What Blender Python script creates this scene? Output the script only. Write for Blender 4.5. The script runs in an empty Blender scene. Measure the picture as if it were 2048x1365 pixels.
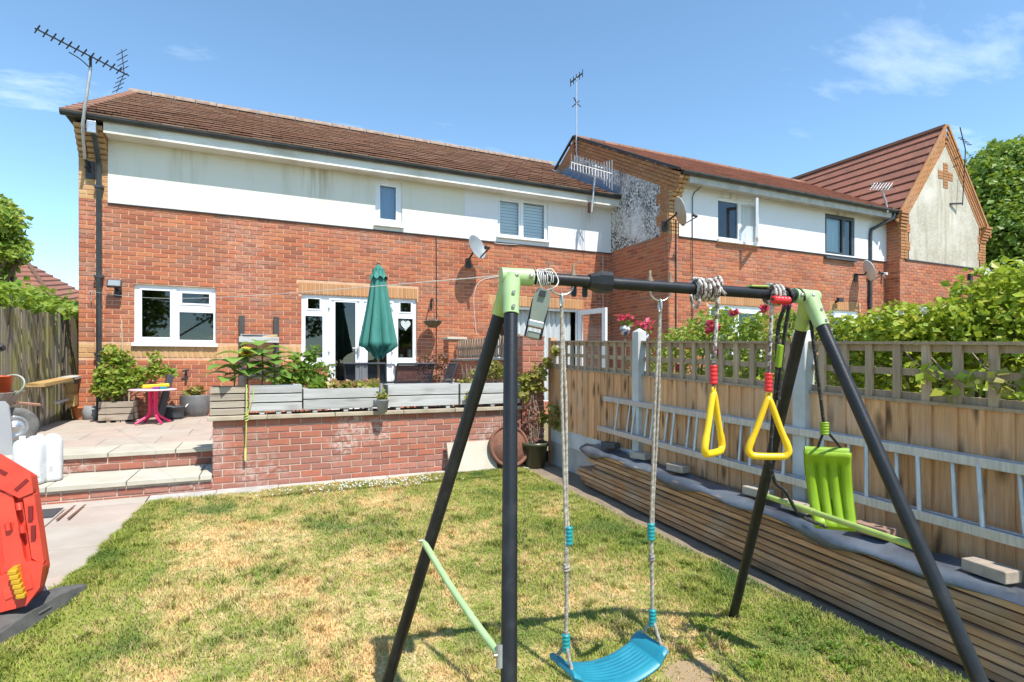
import bpy, math, random
import numpy as np
from mathutils import Matrix, Vector
random.seed(7); rng = np.random.default_rng(7)
S = bpy.context.scene; COL = S.collection
# ------------------------------------------------------------------ camera, sky, sun, exposure
TH = math.radians(24.6); CH = 1.345; FP = 1095.0; CX, HY = 1024.0, 728.0
FW = (math.sin(TH), math.cos(TH)); RT = (math.cos(TH), -math.sin(TH))
cam = bpy.data.objects.new('camera', bpy.data.cameras.new('camera')); COL.objects.link(cam)
cam.location = (0, 0, CH); cam.rotation_euler = (math.radians(90), 0, -TH)
cam.data.sensor_width = 36; cam.data.lens = FP / 2048 * 36; cam.data.shift_y = (HY - 682.5) / 2048
cam.data.clip_start = .05; cam.data.clip_end = 2000; S.camera = cam
def cam2w(x, d): return (FW[0]*d + RT[0]*x, FW[1]*d + RT[1]*x)
# light travels (camera frame) along (-.70,.85,-1.79)
_lx, _ly = cam2w(-.70, .85); LDIR = Vector((_lx, _ly, -1.79)).normalized()
SUN_EL = math.asin(-LDIR.z); SUN_AZ = math.atan2(-LDIR.x, -LDIR.y)
w = bpy.data.worlds.new('World'); S.world = w; w.use_nodes = True
nt = w.node_tree; nt.nodes.clear()
def wn(t, **k):
    n = nt.nodes.new(t)
    for a, b in k.items(): setattr(n, a, b)
    return n
sky = wn('ShaderNodeTexSky', sky_type='NISHITA', sun_disc=False, sun_elevation=SUN_EL, sun_rotation=SUN_AZ, altitude=1200, air_density=1.0, dust_density=.25, ozone_density=2.4)
bg = wn('ShaderNodeBackground'); bg.inputs[1].default_value = .14
out = wn('ShaderNodeOutputWorld'); nt.links.new(bg.outputs[0], out.inputs[0])
tc = wn('ShaderNodeTexCoord'); sp = wn('ShaderNodeSeparateXYZ'); nt.links.new(tc.outputs['Generated'], sp.inputs[0])
# thin clouds: noise over a flat cloud layer (direction / height)
mx = wn('ShaderNodeMath', operation='MAXIMUM'); mx.inputs[1].default_value = .04; nt.links.new(sp.outputs[2], mx.inputs[0])
ad = wn('ShaderNodeMath', operation='ADD'); ad.inputs[1].default_value = .12; nt.links.new(mx.outputs[0], ad.inputs[0])
dv = wn('ShaderNodeVectorMath', operation='DIVIDE'); nt.links.new(tc.outputs['Generated'], dv.inputs[0])
cb = wn('ShaderNodeCombineXYZ')
for i in range(3): nt.links.new(ad.outputs[0], cb.inputs[i])
nt.links.new(cb.outputs[0], dv.inputs[1])
mpn = wn('ShaderNodeMapping'); mpn.inputs['Location'].default_value = (26.7448, -.4451, 0); mpn.inputs['Rotation'].default_value = (0, 0, .5); mpn.inputs['Scale'].default_value = (.55, 1.2, 0)
nt.links.new(dv.outputs[0], mpn.inputs[0])
nz = wn('ShaderNodeTexNoise'); nz.inputs['Scale'].default_value = 1.5; nz.inputs['Detail'].default_value = 8; nz.inputs['Roughness'].default_value = .62
nt.links.new(mpn.outputs[0], nz.inputs['Vector'])
cr = wn('ShaderNodeValToRGB'); cr.color_ramp.elements[0].position = .60; cr.color_ramp.elements[0].color = (0, 0, 0, 1); cr.color_ramp.elements[1].position = .90; cr.color_ramp.elements[1].color = (.5, .5, .5, 1)
nt.links.new(nz.outputs[0], cr.inputs[0])
mixc = wn('ShaderNodeMix', data_type='RGBA'); mixc.inputs['B'].default_value = (8.2, 8.6, 9.2, 1)
tnt = wn('ShaderNodeMix', data_type='RGBA', blend_type='MULTIPLY'); tnt.inputs['Factor'].default_value = 1; tnt.inputs['B'].default_value = (.95, 1.085, 1.03, 1); nt.links.new(sky.outputs[0], tnt.inputs['A'])
mp2 = wn('ShaderNodeMapping'); mp2.inputs['Location'].default_value = (-24.8135, 10.5768, 0); mp2.inputs['Rotation'].default_value = (0, 0, .5); mp2.inputs['Scale'].default_value = (.55, 1.2, 0); nt.links.new(dv.outputs[0], mp2.inputs[0])
nz2 = wn('ShaderNodeTexNoise'); nz2.inputs['Scale'].default_value = 1.5; nz2.inputs['Detail'].default_value = 8; nz2.inputs['Roughness'].default_value = .62; nt.links.new(mp2.outputs[0], nz2.inputs['Vector'])
cr2 = wn('ShaderNodeMapRange'); cr2.inputs['From Min'].default_value = .67; cr2.inputs['From Max'].default_value = .90; cr2.inputs['To Max'].default_value = .55; nt.links.new(nz2.outputs[0], cr2.inputs['Value'])
mxx_ = wn('ShaderNodeMath', operation='MAXIMUM'); nt.links.new(cr.outputs[0], mxx_.inputs[0]); nt.links.new(cr2.outputs[0], mxx_.inputs[1]); nt.links.new(mxx_.outputs[0], mixc.inputs['Factor']); nt.links.new(tnt.outputs['Result'], mixc.inputs['A'])
nt.links.new(mixc.outputs['Result'], bg.inputs[0])
sun = bpy.data.objects.new('sun', bpy.data.lights.new('sun', 'SUN')); COL.objects.link(sun)
sun.data.energy = 3.6; sun.data.angle = math.radians(.53); sun.data.color = (1, .95, .87)
sun.rotation_euler = LDIR.to_track_quat('-Z', 'Y').to_euler(); sun.location = (2, -6, 14)
S.view_settings.view_transform = 'Standard'; S.view_settings.look = 'None'; S.view_settings.gamma = 1; S.view_settings.exposure = .93
S.render.engine = 'CYCLES'; S.cycles.max_bounces = 7; S.cycles.transparent_max_bounces = 12
# ------------------------------------------------------------------ geometry of the place: X along the houses, Y away to the houses, Z up
def rd(px, py):
    a = (px - CX) / FP
    return (FW[0] + a*RT[0], FW[1] + a*RT[1], (HY - py) / FP)
def onq(px, py, q):
    d = rd(px, py); t = q / d[1]; return Vector((d[0]*t, q, CH + d[2]*t))
def onp(px, py, p):
    d = rd(px, py); t = p / d[0]; return Vector((p, d[1]*t, CH + d[2]*t))
def onz(px, py, z):
    d = rd(px, py); t = (z - CH) / d[2]; return Vector((d[0]*t, d[1]*t, z))
GS, Q0 = .039, 6.65
def gz(q): return GS * (q - Q0)
def onlawn(px, py):
    d = rd(px, py); t = (CH + GS*Q0) / (GS*d[1] - d[2]); return Vector((d[0]*t, d[1]*t, CH + d[2]*t))
def atd(px, py, D):
    d = rd(px, py); return Vector((d[0]*D, d[1]*D, CH + d[2]*D))
def proj(P):
    D = P[0]*FW[0] + P[1]*FW[1]
    if D < .1: return (-9e3, -9e3, .1)
    return (CX + FP*(P[0]*RT[0] + P[1]*RT[1])/D, HY - FP*(P[2]-CH)/D, D)
# ------------------------------------------------------------------ objects
WM = {}
def link(o, parent, M=None):
    COL.objects.link(o); M = M or Matrix(); WM[o.name] = M
    if parent is not None:
        o.parent = parent; o.matrix_parent_inverse = WM[parent.name].inverted()
    o.matrix_basis = M; return o
def tag(o, label, cat=None, group=None, kind=None):
    if label: o['label'] = label
    if cat: o['category'] = cat
    if group: o['group'] = group
    if kind: o['kind'] = kind
    return o
def thing(name, label, cat, loc=(0, 0, 0), group=None):
    o = bpy.data.objects.new(name, None); o.empty_display_size = .1
    link(o, None, Matrix.Translation(Vector(loc))); return tag(o, label, cat, group)
def put(name, me, parent, M=None, label=None):
    o = bpy.data.objects.new(name, me); link(o, parent, M)
    if label: o['label'] = label
    return o
def V(*a): return Vector(a)
class MB:
    def __init__(s): s.v = []; s.f = []; s.sm = []; s.mi = []; s.m = 0
    def _add(s, vs, fs, smooth=False):
        o = len(s.v); s.v += [tuple(x) for x in vs]
        for f in fs: s.f.append(tuple(i+o for i in f)); s.sm.append(smooth); s.mi.append(s.m)
    def quad(s, *p): s._add(p, [tuple(range(len(p)))]); return s
    def bx(s, x0, x1, y0, y1, z0, z1, M=None):
        vs = [Vector(q) for q in ((x0,y0,z0),(x1,y0,z0),(x1,y1,z0),(x0,y1,z0),(x0,y0,z1),(x1,y0,z1),(x1,y1,z1),(x0,y1,z1))]
        if M is not None: vs = [M @ q for q in vs]
        s._add(vs, [(0,3,2,1),(4,5,6,7),(0,1,5,4),(1,2,6,5),(2,3,7,6),(3,0,4,7)]); return s
    def bar(s, a, b, w, h, up=(0,0,1)):
        a, b = Vector(a), Vector(b); d = (b-a); L = d.length; d.normalize(); sx = d.cross(Vector(up))
        if sx.length < 1e-4: sx = d.cross(Vector((1,0,0)))
        sx.normalize(); u = sx.cross(d)
        M = Matrix((( d.x, sx.x, u.x, a.x),( d.y, sx.y, u.y, a.y),( d.z, sx.z, u.z, a.z),(0,0,0,1)))
        return s.bx(0, L, -w/2, w/2, -h/2, h/2, M)
    def tube(s, pts, r, n=8, caps=True, closed=False):
        pts = [Vector(p) for p in pts]; k = len(pts); rs = r if isinstance(r, (list, tuple)) else [r]*k
        t = []
        for i in range(k):
            if closed: d = pts[(i+1) % k] - pts[i-1]
            else: d = pts[min(i+1, k-1)] - pts[max(i-1, 0)]
            t.append(d.normalized() if d.length > 1e-9 else Vector((0,0,1)))
        ref = Vector((0,0,1)) if abs(t[0].z) < .9 else Vector((1,0,0))
        u = t[0].cross(ref).normalized(); vs = []
        for i in range(k):
            u = u - t[i]*u.dot(t[i])
            u = u.normalized() if u.length > 1e-6 else t[i].orthogonal().normalized()
            b = t[i].cross(u)
            for j in range(n):
                an = 2*math.pi*j/n; vs.append(pts[i] + (u*math.cos(an) + b*math.sin(an))*rs[i])
        fs = [(i*n+j, i*n+(j+1) % n, ((i+1) % k)*n+(j+1) % n, ((i+1) % k)*n+j) for i in range(k if closed else k-1) for j in range(n)]
        s._add(vs, fs, n > 4)
        if caps and not closed:
            s._add(vs[:n], [tuple(range(n))[::-1]]); s._add(vs[-n:], [tuple(range(n))])
        return s
    def lathe(s, prof, c, n=20, M=None, wob=None):
        vs = []
        for (r, z) in prof:
            for j in range(n):
                an = 2*math.pi*j/n; rr = r*(wob(an, z) if wob else 1)
                p = Vector((rr*math.cos(an), rr*math.sin(an), z)); p = (M @ p) if M is not None else p
                vs.append(p + Vector(c))
        k = len(prof)
        s._add(vs, [(i*n+j, i*n+(j+1) % n, (i+1)*n+(j+1) % n, (i+1)*n+j) for i in range(k-1) for j in range(n)], True); return s
    def disc(s, c, r, n=16, ax=(0,0,1)):
        c, ax = Vector(c), Vector(ax).normalized(); u = ax.orthogonal().normalized(); b = ax.cross(u)
        s._add([c + (u*math.cos(2*math.pi*j/n) + b*math.sin(2*math.pi*j/n))*r for j in range(n)], [tuple(range(n))]); return s
    def prism(s, poly, d, smooth=False):
        n = len(poly); a = [Vector(p) for p in poly]; b = [p + Vector(d) for p in a]
        s._add(a + b, [tuple(range(n))[::-1], tuple(range(n, 2*n))]); s._add(a + b, [(i, (i+1) % n, n+(i+1) % n, n+i) for i in range(n)], smooth); return s
    def ball(s, c, r, n=10, sc=(1,1,1)):
        return s.lathe([(max(1e-4, math.sin(math.pi*i/n))*r*sc[0], -math.cos(math.pi*i/n)*r*sc[2]) for i in range(n+1)], c, n)
    def mesh(s, name, mats):
        me = bpy.data.meshes.new(name); me.from_pydata(s.v, [], s.f); mats = mats if isinstance(mats, (list, tuple)) else [mats]
        for m in mats: me.materials.append(m)
        me.polygons.foreach_set('use_smooth', s.sm); me.polygons.foreach_set('material_index', s.mi); me.update(); return me
    def build(s, name, mats, parent=None, bevel=0, label=None, seg=2, sub=0, M=None, kind=None):
        o = put(name, s.mesh(name, mats), parent, M, label)
        if bevel:
            b = o.modifiers.new('bevel', 'BEVEL'); b.width = bevel; b.segments = seg; b.limit_method = 'ANGLE'
        if sub:
            b = o.modifiers.new('sub', 'SUBSURF'); b.levels = sub; b.render_levels = sub
        if kind: o['kind'] = kind
        return o
def helix(pts, r, turns, ph, k=6):
    """points of a strand wound round a polyline"""
    pts = [Vector(p) for p in pts]; out = []; L = [0]
    for i in range(1, len(pts)): L.append(L[-1] + (pts[i]-pts[i-1]).length)
    N = max(8, int(turns*k)); u = None
    for m in range(N+1):
        s = L[-1]*m/N; i = max(j for j in range(len(L)) if L[j] <= s + 1e-9); i = min(i, len(pts)-2)
        f = (s - L[i]) / max(1e-9, L[i+1]-L[i]); p = pts[i].lerp(pts[i+1], f); d = (pts[i+1]-pts[i]).normalized()
        if u is None: u = d.orthogonal().normalized()
        u = (u - d*u.dot(d)).normalized(); b = d.cross(u); an = 2*math.pi*turns*m/N + ph
        out.append(p + (u*math.cos(an) + b*math.sin(an))*r)
    return out
def rope(mb, pts, r, pitch=.035, strands=3, n=5):
    pts = [Vector(p) for p in pts]; L = sum((pts[i+1]-pts[i]).length for i in range(len(pts)-1))
    for k in range(strands): mb.tube(helix(pts, r*.52, L/pitch, 2*math.pi*k/strands), r*.62, n)
    return mb
def spline(pts, n=8):
    pts = [Vector(p) for p in pts]; o = []
    for i in range(len(pts)-1):
        p0, p1, p2, p3 = pts[max(i-1,0)], pts[i], pts[i+1], pts[min(i+2, len(pts)-1)]
        for k in range(n):
            t = k/n; o.append(.5*((2*p1) + (p2-p0)*t + (2*p0-5*p1+4*p2-p3)*t*t + (3*p1-p0-3*p2+p3)*t**3))
    return o + [pts[-1]]
# ------------------------------------------------------------------ materials
class Nt:
    def __init__(s, name):
        s.m = bpy.data.materials.new(name); s.m.use_nodes = True; s.t = s.m.node_tree; s.t.nodes.clear()
        s.out = s.n('ShaderNodeOutputMaterial')
    def n(s, t, inp=None, **k):
        x = s.t.nodes.new(t)
        for a, b in k.items(): setattr(x, a, b)
        for a, b in (inp or {}).items():
            if isinstance(b, bpy.types.NodeSocket): s.t.links.new(b, x.inputs[a])
            else: x.inputs[a].default_value = b
        return x
    def math(s, op, a, b=0.0, cl=False):
        x = s.n('ShaderNodeMath', {0: a, 1: b}, operation=op); x.use_clamp = cl; return x.outputs[0]
    def mix(s, f, a, b, bt='MIX'):
        x = s.n('ShaderNodeMix', {'Factor': f}, data_type='RGBA', blend_type=bt)
        for k, c in (('A', a), ('B', b)):
            if isinstance(c, bpy.types.NodeSocket): s.t.links.new(c, x.inputs[k])
            else: x.inputs[k].default_value = (*c, 1)
        return x.outputs['Result']
    def noise(s, vec, scale, detail=4, rough=.55):
        return s.n('ShaderNodeTexNoise', {'Vector': vec, 'Scale': scale, 'Detail': detail, 'Roughness': rough}).outputs[0]
    def ramp(s, f, lo, hi, cl=None):
        return s.n('ShaderNodeMapRange', {'Value': f, 'From Min': lo, 'From Max': hi}, clamp=True).outputs[0]
    def coords(s, stretch=(1,1,1)):
        tc = s.n('ShaderNodeTexCoord'); oi = s.n('ShaderNodeObjectInfo')
        off = s.n('ShaderNodeVectorMath', {0: oi.outputs['Random'], 1: (37., 53., 71.)}, operation='MULTIPLY').outputs[0]
        sc = s.n('ShaderNodeVectorMath', {0: tc.outputs['Object'], 1: stretch}, operation='MULTIPLY').outputs[0]
        return s.n('ShaderNodeVectorMath', {0: sc, 1: off}, operation='ADD').outputs[0]
    def rnd(s):
        oi = s.n('ShaderNodeObjectInfo').outputs['Random']; g = s.n('ShaderNodeNewGeometry').outputs['Random Per Island']
        return s.math('FRACT', s.math('ADD', s.math('MULTIPLY', oi, 7.31), g))
    def finish(s, col, rough=.6, metal=0, spec=.5, h=None, bump=.3, bd=.004):
        b = s.n('ShaderNodeBsdfPrincipled', {'Roughness': rough, 'Metallic': metal, 'Specular IOR Level': spec})
        if isinstance(col, bpy.types.NodeSocket): s.t.links.new(col, b.inputs['Base Color'])
        else: b.inputs['Base Color'].default_value = (*col, 1)
        if h is not None:
            bp = s.n('ShaderNodeBump', {'Height': h, 'Strength': bump, 'Distance': bd}); s.t.links.new(bp.outputs[0], b.inputs['Normal'])
        s.t.links.new(b.outputs[0], s.out.inputs[0]); s.b = b; return s.m
def M(name, c, c2=None, rough=.6, scale=6, stretch=(1,1,1), bump=0, bscale=40, rnd=0, metal=0, spec=.5, lo=.35, hi=.65, bd=.004):
    s = Nt(name); co = s.coords(stretch); c2 = c2 or tuple(x*.8 for x in c)
    col = s.mix(s.ramp(s.noise(co, scale), lo, hi), c, c2)
    if rnd:
        k = s.n('ShaderNodeMapRange', {'Value': s.rnd(), 'To Min': 1-rnd, 'To Max': 1+rnd}).outputs[0]
        col = s.n('ShaderNodeHueSaturation', {'Color': col, 'Value': k}).outputs[0]
    h = s.noise(co, bscale, 3) if bump else None
    return s.finish(col, rough, metal, spec, h, bump, bd)
def ramp_rnd(s, cols, f=None):
    r = s.n('ShaderNodeValToRGB', {0: f if f is not None else s.rnd()}); e = r.color_ramp.elements; r.color_ramp.interpolation = 'LINEAR'
    while len(e) < len(cols): e.new(.5)
    for i, c in enumerate(cols): e[i].position = i/max(1, len(cols)-1); e[i].color = (*c, 1)
    return r.outputs[0]
def brickmat(name, cols, white=0, wscale=1.1, dirt=0, patch=None):
    s = Nt(name); pos = s.n('ShaderNodeNewGeometry').outputs['Position']; col = ramp_rnd(s, cols)
    col = s.mix(s.math('MULTIPLY', s.ramp(s.noise(pos, 28, 4), .35, .75), .35), col, tuple(x*.62 for x in cols[1]))
    if white:
        wv = s.math('MULTIPLY', s.ramp(s.noise(pos, wscale, 3), .52, .66), s.ramp(s.noise(pos, 22, 4), .42, .62))
        col = s.mix(s.math('MULTIPLY', wv, white), col, (.62, .54, .48))
    if dirt:
        col = s.mix(s.math('MULTIPLY', s.ramp(s.noise(pos, .9, 5, .65), .48, .75), dirt), col, (.20,.10,.07))
    if patch:
        c_, r_, a_ = patch; d_ = s.n('ShaderNodeVectorMath', {0: pos, 1: c_}, operation='SUBTRACT').outputs[0]; d_ = s.n('ShaderNodeVectorMath', {0: d_, 1: r_}, operation='DIVIDE').outputs[0]; d_ = s.n('ShaderNodeVectorMath', {0: d_}, operation='LENGTH').outputs['Value']
        f_ = s.math('MULTIPLY', s.ramp(s.math('ADD', d_, s.noise(pos, 6, 5, .7)), 1.45, .75), s.ramp(s.noise(pos, 34, 4, .7), .36, .6)); col = s.mix(s.math('MULTIPLY', f_, a_), col, (.66,.60,.55))
    return s.finish(col, .85, 0, .25, s.noise(pos, 120, 3), .5, .004)
RED = [(.27,.10,.06), (.43,.132,.07), (.51,.165,.08), (.37,.135,.085), (.49,.18,.09), (.33,.16,.11), (.54,.20,.09), (.45,.15,.08)]
brick_red = brickmat('brick_red', RED, .22, .7, .30)
WQ_ = 6.65
brick_old = brickmat('brick_old', [(.30,.125,.095), (.41,.15,.10), (.49,.17,.105), (.36,.16,.12), (.43,.20,.15), (.48,.185,.125)], .8, 1.6, .35, ((-.95, WQ_, .50), (.70, 1.0, .32), 1.0))
brick_yel = brickmat('brick_yellow', [(.48,.29,.135), (.55,.33,.15), (.50,.28,.12), (.58,.37,.18), (.46,.25,.11)], .1)
brick_tan = brickmat('brick_tan', [(.44,.235,.105), (.50,.26,.115), (.46,.22,.10), (.54,.30,.14), (.40,.20,.09)], .1)
brick_org = brickmat('brick_orange', [(.44,.21,.09), (.36,.18,.08), (.48,.23,.10), (.40,.17,.08)], .25)
mortar = M('mortar', (.68,.42,.27), (.56,.33,.205), .9, 9, bump=.4, bscale=90, spec=.2)
mortar_pale = M('mortar_pale', (.58,.48,.39), (.44,.355,.28), .9, 6, bump=.4, bscale=90, spec=.2)
def stucco(name, c, stain, amt, blot=None, lo=.45, hi=.75, sc=1.6, leak=(), spk=(48, .30, .66)):
    s = Nt(name); pos = s.n('ShaderNodeNewGeometry').outputs['Position']
    st = s.n('ShaderNodeVectorMath', {0: pos, 1: (3., 3., .35)}, operation='MULTIPLY').outputs[0]
    col = s.mix(s.math('MULTIPLY', s.ramp(s.noise(st, 1.3, 5), .52, .75), amt), c, stain)
    if blot:
        f = s.math('MULTIPLY', s.ramp(s.noise(pos, sc, 6, .7), lo, hi), s.ramp(s.noise(pos, spk[0], 4, .65), spk[1], spk[2]))
        col = s.mix(f, col, blot)
    for lx_, lw_, lc_ in leak:
        sx_ = s.n('ShaderNodeSeparateXYZ', {0: pos}); fx_ = s.ramp(s.math('ABSOLUTE', s.math('SUBTRACT', sx_.outputs[0], lx_)), lw_, lw_*.2)
        st2 = s.n('ShaderNodeVectorMath', {0: pos, 1: (16., 16., .9)}, operation='MULTIPLY').outputs[0]
        f_ = s.math('MULTIPLY', s.math('MULTIPLY', fx_, s.ramp(s.noise(st2, 1.0, 4), .42, .62)), s.ramp(sx_.outputs[2], 4.25, 4.95)); col = s.mix(s.math('MULTIPLY', f_, .8), col, lc_)
    return s.finish(col, .9, 0, .2, s.noise(pos, 160, 2), .3, .004)
cream = stucco('render_cream', (.71,.69,.61), (.50,.47,.36), .55, leak=((.95,.40,(.36,.30,.19)), (-1.2,.25,(.48,.45,.34)), (2.3,.12,(.44,.38,.27))))
white_r = stucco('render_white', (.74,.74,.76), (.66,.66,.66), .3, leak=((6.9,.25,(.40,.37,.30)), (9.2,.3,(.42,.38,.32)), (12.8,.35,(.42,.38,.30))))
moss_r = stucco('render_mossy', (.74,.73,.72), (.42,.39,.35), .6, (.075,.065,.05), .30, .58, 1.5, spk=(20, .41, .54))
tan_r = stucco('render_tan', (.62,.585,.50), (.36,.31,.22), .95, (.28,.235,.165), .30, .56, .8)
white_p = M('white_plastic', (.82,.83,.85), (.78,.79,.81), .32, 3)
grey_p = M('grey_plastic', (.045,.055,.065), (.06,.07,.08), .4, 3)
soffit_m = M('soffit_white', (.74,.72,.66), (.52,.48,.39), .6, 1.6, (1,1,3), lo=.45, hi=.75)
gutter_m = M('gutter_black', (.025,.03,.033), (.05,.055,.058), .35, 4)
lead = M('lead_grey', (.16,.19,.25), (.24,.27,.33), .55, 5)
black_m = M('black_plastic', (.02,.02,.022), (.035,.035,.038), .45, 6)
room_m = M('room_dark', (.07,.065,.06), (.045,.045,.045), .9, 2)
curtain = M('curtain', (.62,.64,.64), (.46,.50,.51), .9, 3, (6,6,.3))
blind_m = M('blind_blue', (.30,.44,.62), (.36,.50,.66), .6, 2)
blind_w = M('blind_pale', (.84,.88,.90), (.76,.83,.87), .7, 2)
def glassmat(name, tint, refl=1.0):
    s = Nt(name); fr = s.n('ShaderNodeFresnel', {'IOR': 1.5}).outputs[0]
    t = s.n('ShaderNodeBsdfTransparent', {'Color': (*tint, 1)}).outputs[0]; g = s.n('ShaderNodeBsdfGlossy', {'Roughness': .02, 'Color': (.95,.97,1,1)}).outputs[0]
    x = s.n('ShaderNodeMixShader', {0: s.math('MULTIPLY', fr, refl, True), 1: t, 2: g}); s.t.links.new(x.outputs[0], s.out.inputs[0]); return s.m
glass = glassmat('glass', (.66,.74,.72), 1.7); glass_clear = glassmat('glass_clear', (.93,.95,.95), 1.2)
def tilemat(name, cols):
    s = Nt(name); pos = s.n('ShaderNodeNewGeometry').outputs['Position']; col = ramp_rnd(s, cols)
    col = s.mix(s.math('MULTIPLY', s.ramp(s.noise(pos, 14, 5, .7), .5, .72), .5), col, (.36,.25,.17))
    col = s.mix(s.math('MULTIPLY', s.ramp(s.noise(pos, 2.2, 4), .5, .8), .45), col, (.07,.05,.04))
    return s.finish(col, .9, 0, .2, s.noise(pos, 90, 3), .4, .004)
tile_br = tilemat('tile_brown', [(.20,.095,.062), (.26,.125,.08), (.16,.075,.05), (.30,.155,.10), (.22,.105,.07), (.27,.14,.09), (.13,.07,.05)])
tile_lit_edge = tilemat('tile_lit_edge', [(.34,.19,.13), (.40,.23,.155), (.28,.15,.10), (.43,.27,.19)])  # sunlight on the tile noses put into the colour, paler than the tile tops
tile_rd = tilemat('tile_red', [(.27,.115,.08), (.30,.125,.085), (.24,.105,.075)])
def woodmat(name, a, b, knot=(.12,.06,.03), grain=1.0, rnd=.15, axis=2, rough=.8, kn=.5, lichen=None):
    s = Nt(name); st = [14., 14., 14.]; st[axis] = .7
    co = s.coords(tuple(st)); kx = s.n('ShaderNodeSeparateXYZ', {0: s.coords()}); X_, Y_, Z_ = kx.outputs
    u_, v_ = {2: (s.math('MULTIPLY', s.math('ADD', X_, Y_), 7.), s.math('MULTIPLY', Z_, 2.4)), 1: (s.math('MULTIPLY', Y_, 2.4), s.math('MULTIPLY', Z_, 9.)), 0: (s.math('MULTIPLY', X_, 2.4), s.math('MULTIPLY', Z_, 9.))}[axis]
    kc = s.n('ShaderNodeCombineXYZ', {0: u_, 1: v_}).outputs[0]
    kc = s.n('ShaderNodeVectorMath', {0: kc, 1: s.n('ShaderNodeTexNoise', {'Vector': co, 'Scale': .5}).outputs['Color']}, operation='ADD').outputs[0]
    v = s.n('ShaderNodeTexVoronoi', {'Vector': kc, 'Scale': .75}, voronoi_dimensions='2D'); 
    n1 = s.noise(co, 2.2*grain, 6, .65); n2 = s.noise(co, 9*grain, 3, .6); n1 = s.math('ADD', s.math('MULTIPLY', n1, .62), s.math('MULTIPLY', n2, .38))
    col = s.mix(s.ramp(n1, .36, .62), a, b)
    if kn: col = s.mix(s.math('MULTIPLY', s.ramp(v.outputs['Distance'], .20, .06), kn), col, knot)
    if lichen:
        pos = s.n('ShaderNodeNewGeometry').outputs['Position']
        col = s.mix(s.math('MULTIPLY', s.ramp(s.noise(pos, 2.5, 5), .45, .68), lichen[1]), col, lichen[0])
    k = s.n('ShaderNodeMapRange', {'Value': s.rnd(), 'To Min': 1-rnd, 'To Max': 1+rnd}).outputs[0]
    col = s.n('ShaderNodeHueSaturation', {'Color': col, 'Value': k}).outputs[0]
    return s.finish(col, rough, 0, .25, n1, .35, .004)
fence_w = woodmat('fence_wood', (.82,.46,.235), (.52,.27,.13), rnd=.16, lichen=((.64,.46,.33), .5), kn=.85)
trellis_w = woodmat('trellis_wood', (.51,.375,.26), (.34,.245,.165), rnd=.18, kn=0)
grey_w = woodmat('weathered_wood', (.50,.50,.49), (.36,.35,.33), rnd=.14, axis=0, kn=.35, knot=(.16,.13,.10))
grey_wt = woodmat('planter_wood', (.42,.36,.29), (.30,.25,.19), rnd=.15, axis=0)
oldfence_w = woodmat('old_fence_wood', (.30,.265,.21), (.16,.14,.105), rnd=.3, kn=0, lichen=((.24,.23,.05), .75))
plank_w = woodmat('plank_wood', (.60,.325,.165), (.30,.16,.085), rnd=.32, axis=1, kn=.5, lichen=((.40,.33,.26), .5))
dark_w = woodmat('dark_wood', (.09,.085,.08), (.05,.05,.048), rnd=.1, kn=0)
raw_w = woodmat('raw_wood', (.55,.36,.13), (.42,.27,.12), rnd=.2, axis=1)
concrete = M('concrete', (.52,.50,.46), (.38,.36,.33), .85, 5, bump=.4, bscale=70, rnd=.06)
conc_white = M('concrete_pale', (.62,.63,.64), (.48,.48,.47), .8, 4, bump=.3, bscale=60)
slab_m = M('paving_slab', (.43,.375,.315), (.37,.315,.26), .85, 3.0, bump=.35, bscale=60, rnd=.04)
slab_pink = M('paving_pink', (.45,.365,.305), (.385,.31,.255), .85, 3.0, bump=.35, bscale=60, rnd=.04)
slab_cream = M('step_slab', (.53,.49,.40), (.44,.40,.32), .85, 3, bump=.35, bscale=60, rnd=.05)
coping_m = M('coping_stone', (.46,.39,.29), (.34,.28,.20), .85, 5, bump=.5, bscale=50, rnd=.08)
soil = M('soil', (.05,.035,.025), (.08,.06,.04), .95, 20, bump=.8, bscale=60, bd=.02)
earth = M('earth', (.26,.20,.14), (.18,.14,.10), .95, 6, bump=.8, bscale=40, bd=.01)
galv = M('galvanised', (.55,.56,.58), (.42,.43,.45), .35, 8, metal=.8)
alu = M('aluminium', (.58,.58,.58), (.45,.45,.46), .42, 10, (6,6,.6), metal=.55)
steel = M('bolt_steel', (.55,.53,.48), (.38,.34,.28), .35, 30, metal=.9)
rust = M('rusty_iron', (.23,.10,.06), (.15,.07,.045), .85, 14, bump=.5, bscale=80)
def leafmat(name, cols, tr=.35):
    s = Nt(name); c = ramp_rnd(s, cols)
    b = s.n('ShaderNodeBsdfPrincipled', {'Base Color': c, 'Roughness': .45, 'Specular IOR Level': .4})
    t = s.n('ShaderNodeBsdfTranslucent', {'Color': s.mix(.5, c, (.45,.55,.05))})
    x = s.n('ShaderNodeMixShader', {0: tr, 1: b.outputs[0], 2: t.outputs[0]}); s.t.links.new(x.outputs[0], s.out.inputs[0]); return s.m
lf_tree = leafmat('leaf_tree', [(.09,.17,.03), (.15,.25,.04), (.21,.31,.05), (.11,.20,.035)])
lf_lime = leafmat('leaf_lime', [(.20,.29,.02), (.31,.40,.03), (.40,.48,.04), (.23,.33,.025), (.50,.46,.06)])
lf_laurel = leafmat('leaf_laurel', [(.12,.22,.025), (.20,.33,.035), (.30,.42,.05), (.16,.27,.03), (.36,.44,.10)], .35)
lf_hop = leafmat('leaf_hop', [(.15,.25,.035), (.22,.33,.045), (.29,.38,.05), (.40,.38,.07)])
lf_sun = leafmat('leaf_sunflower', [(.14,.27,.05), (.19,.33,.06), (.24,.38,.08)], .3)
lf_green = leafmat('leaf_green', [(.10,.19,.025), (.15,.26,.03), (.20,.30,.04)])
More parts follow.
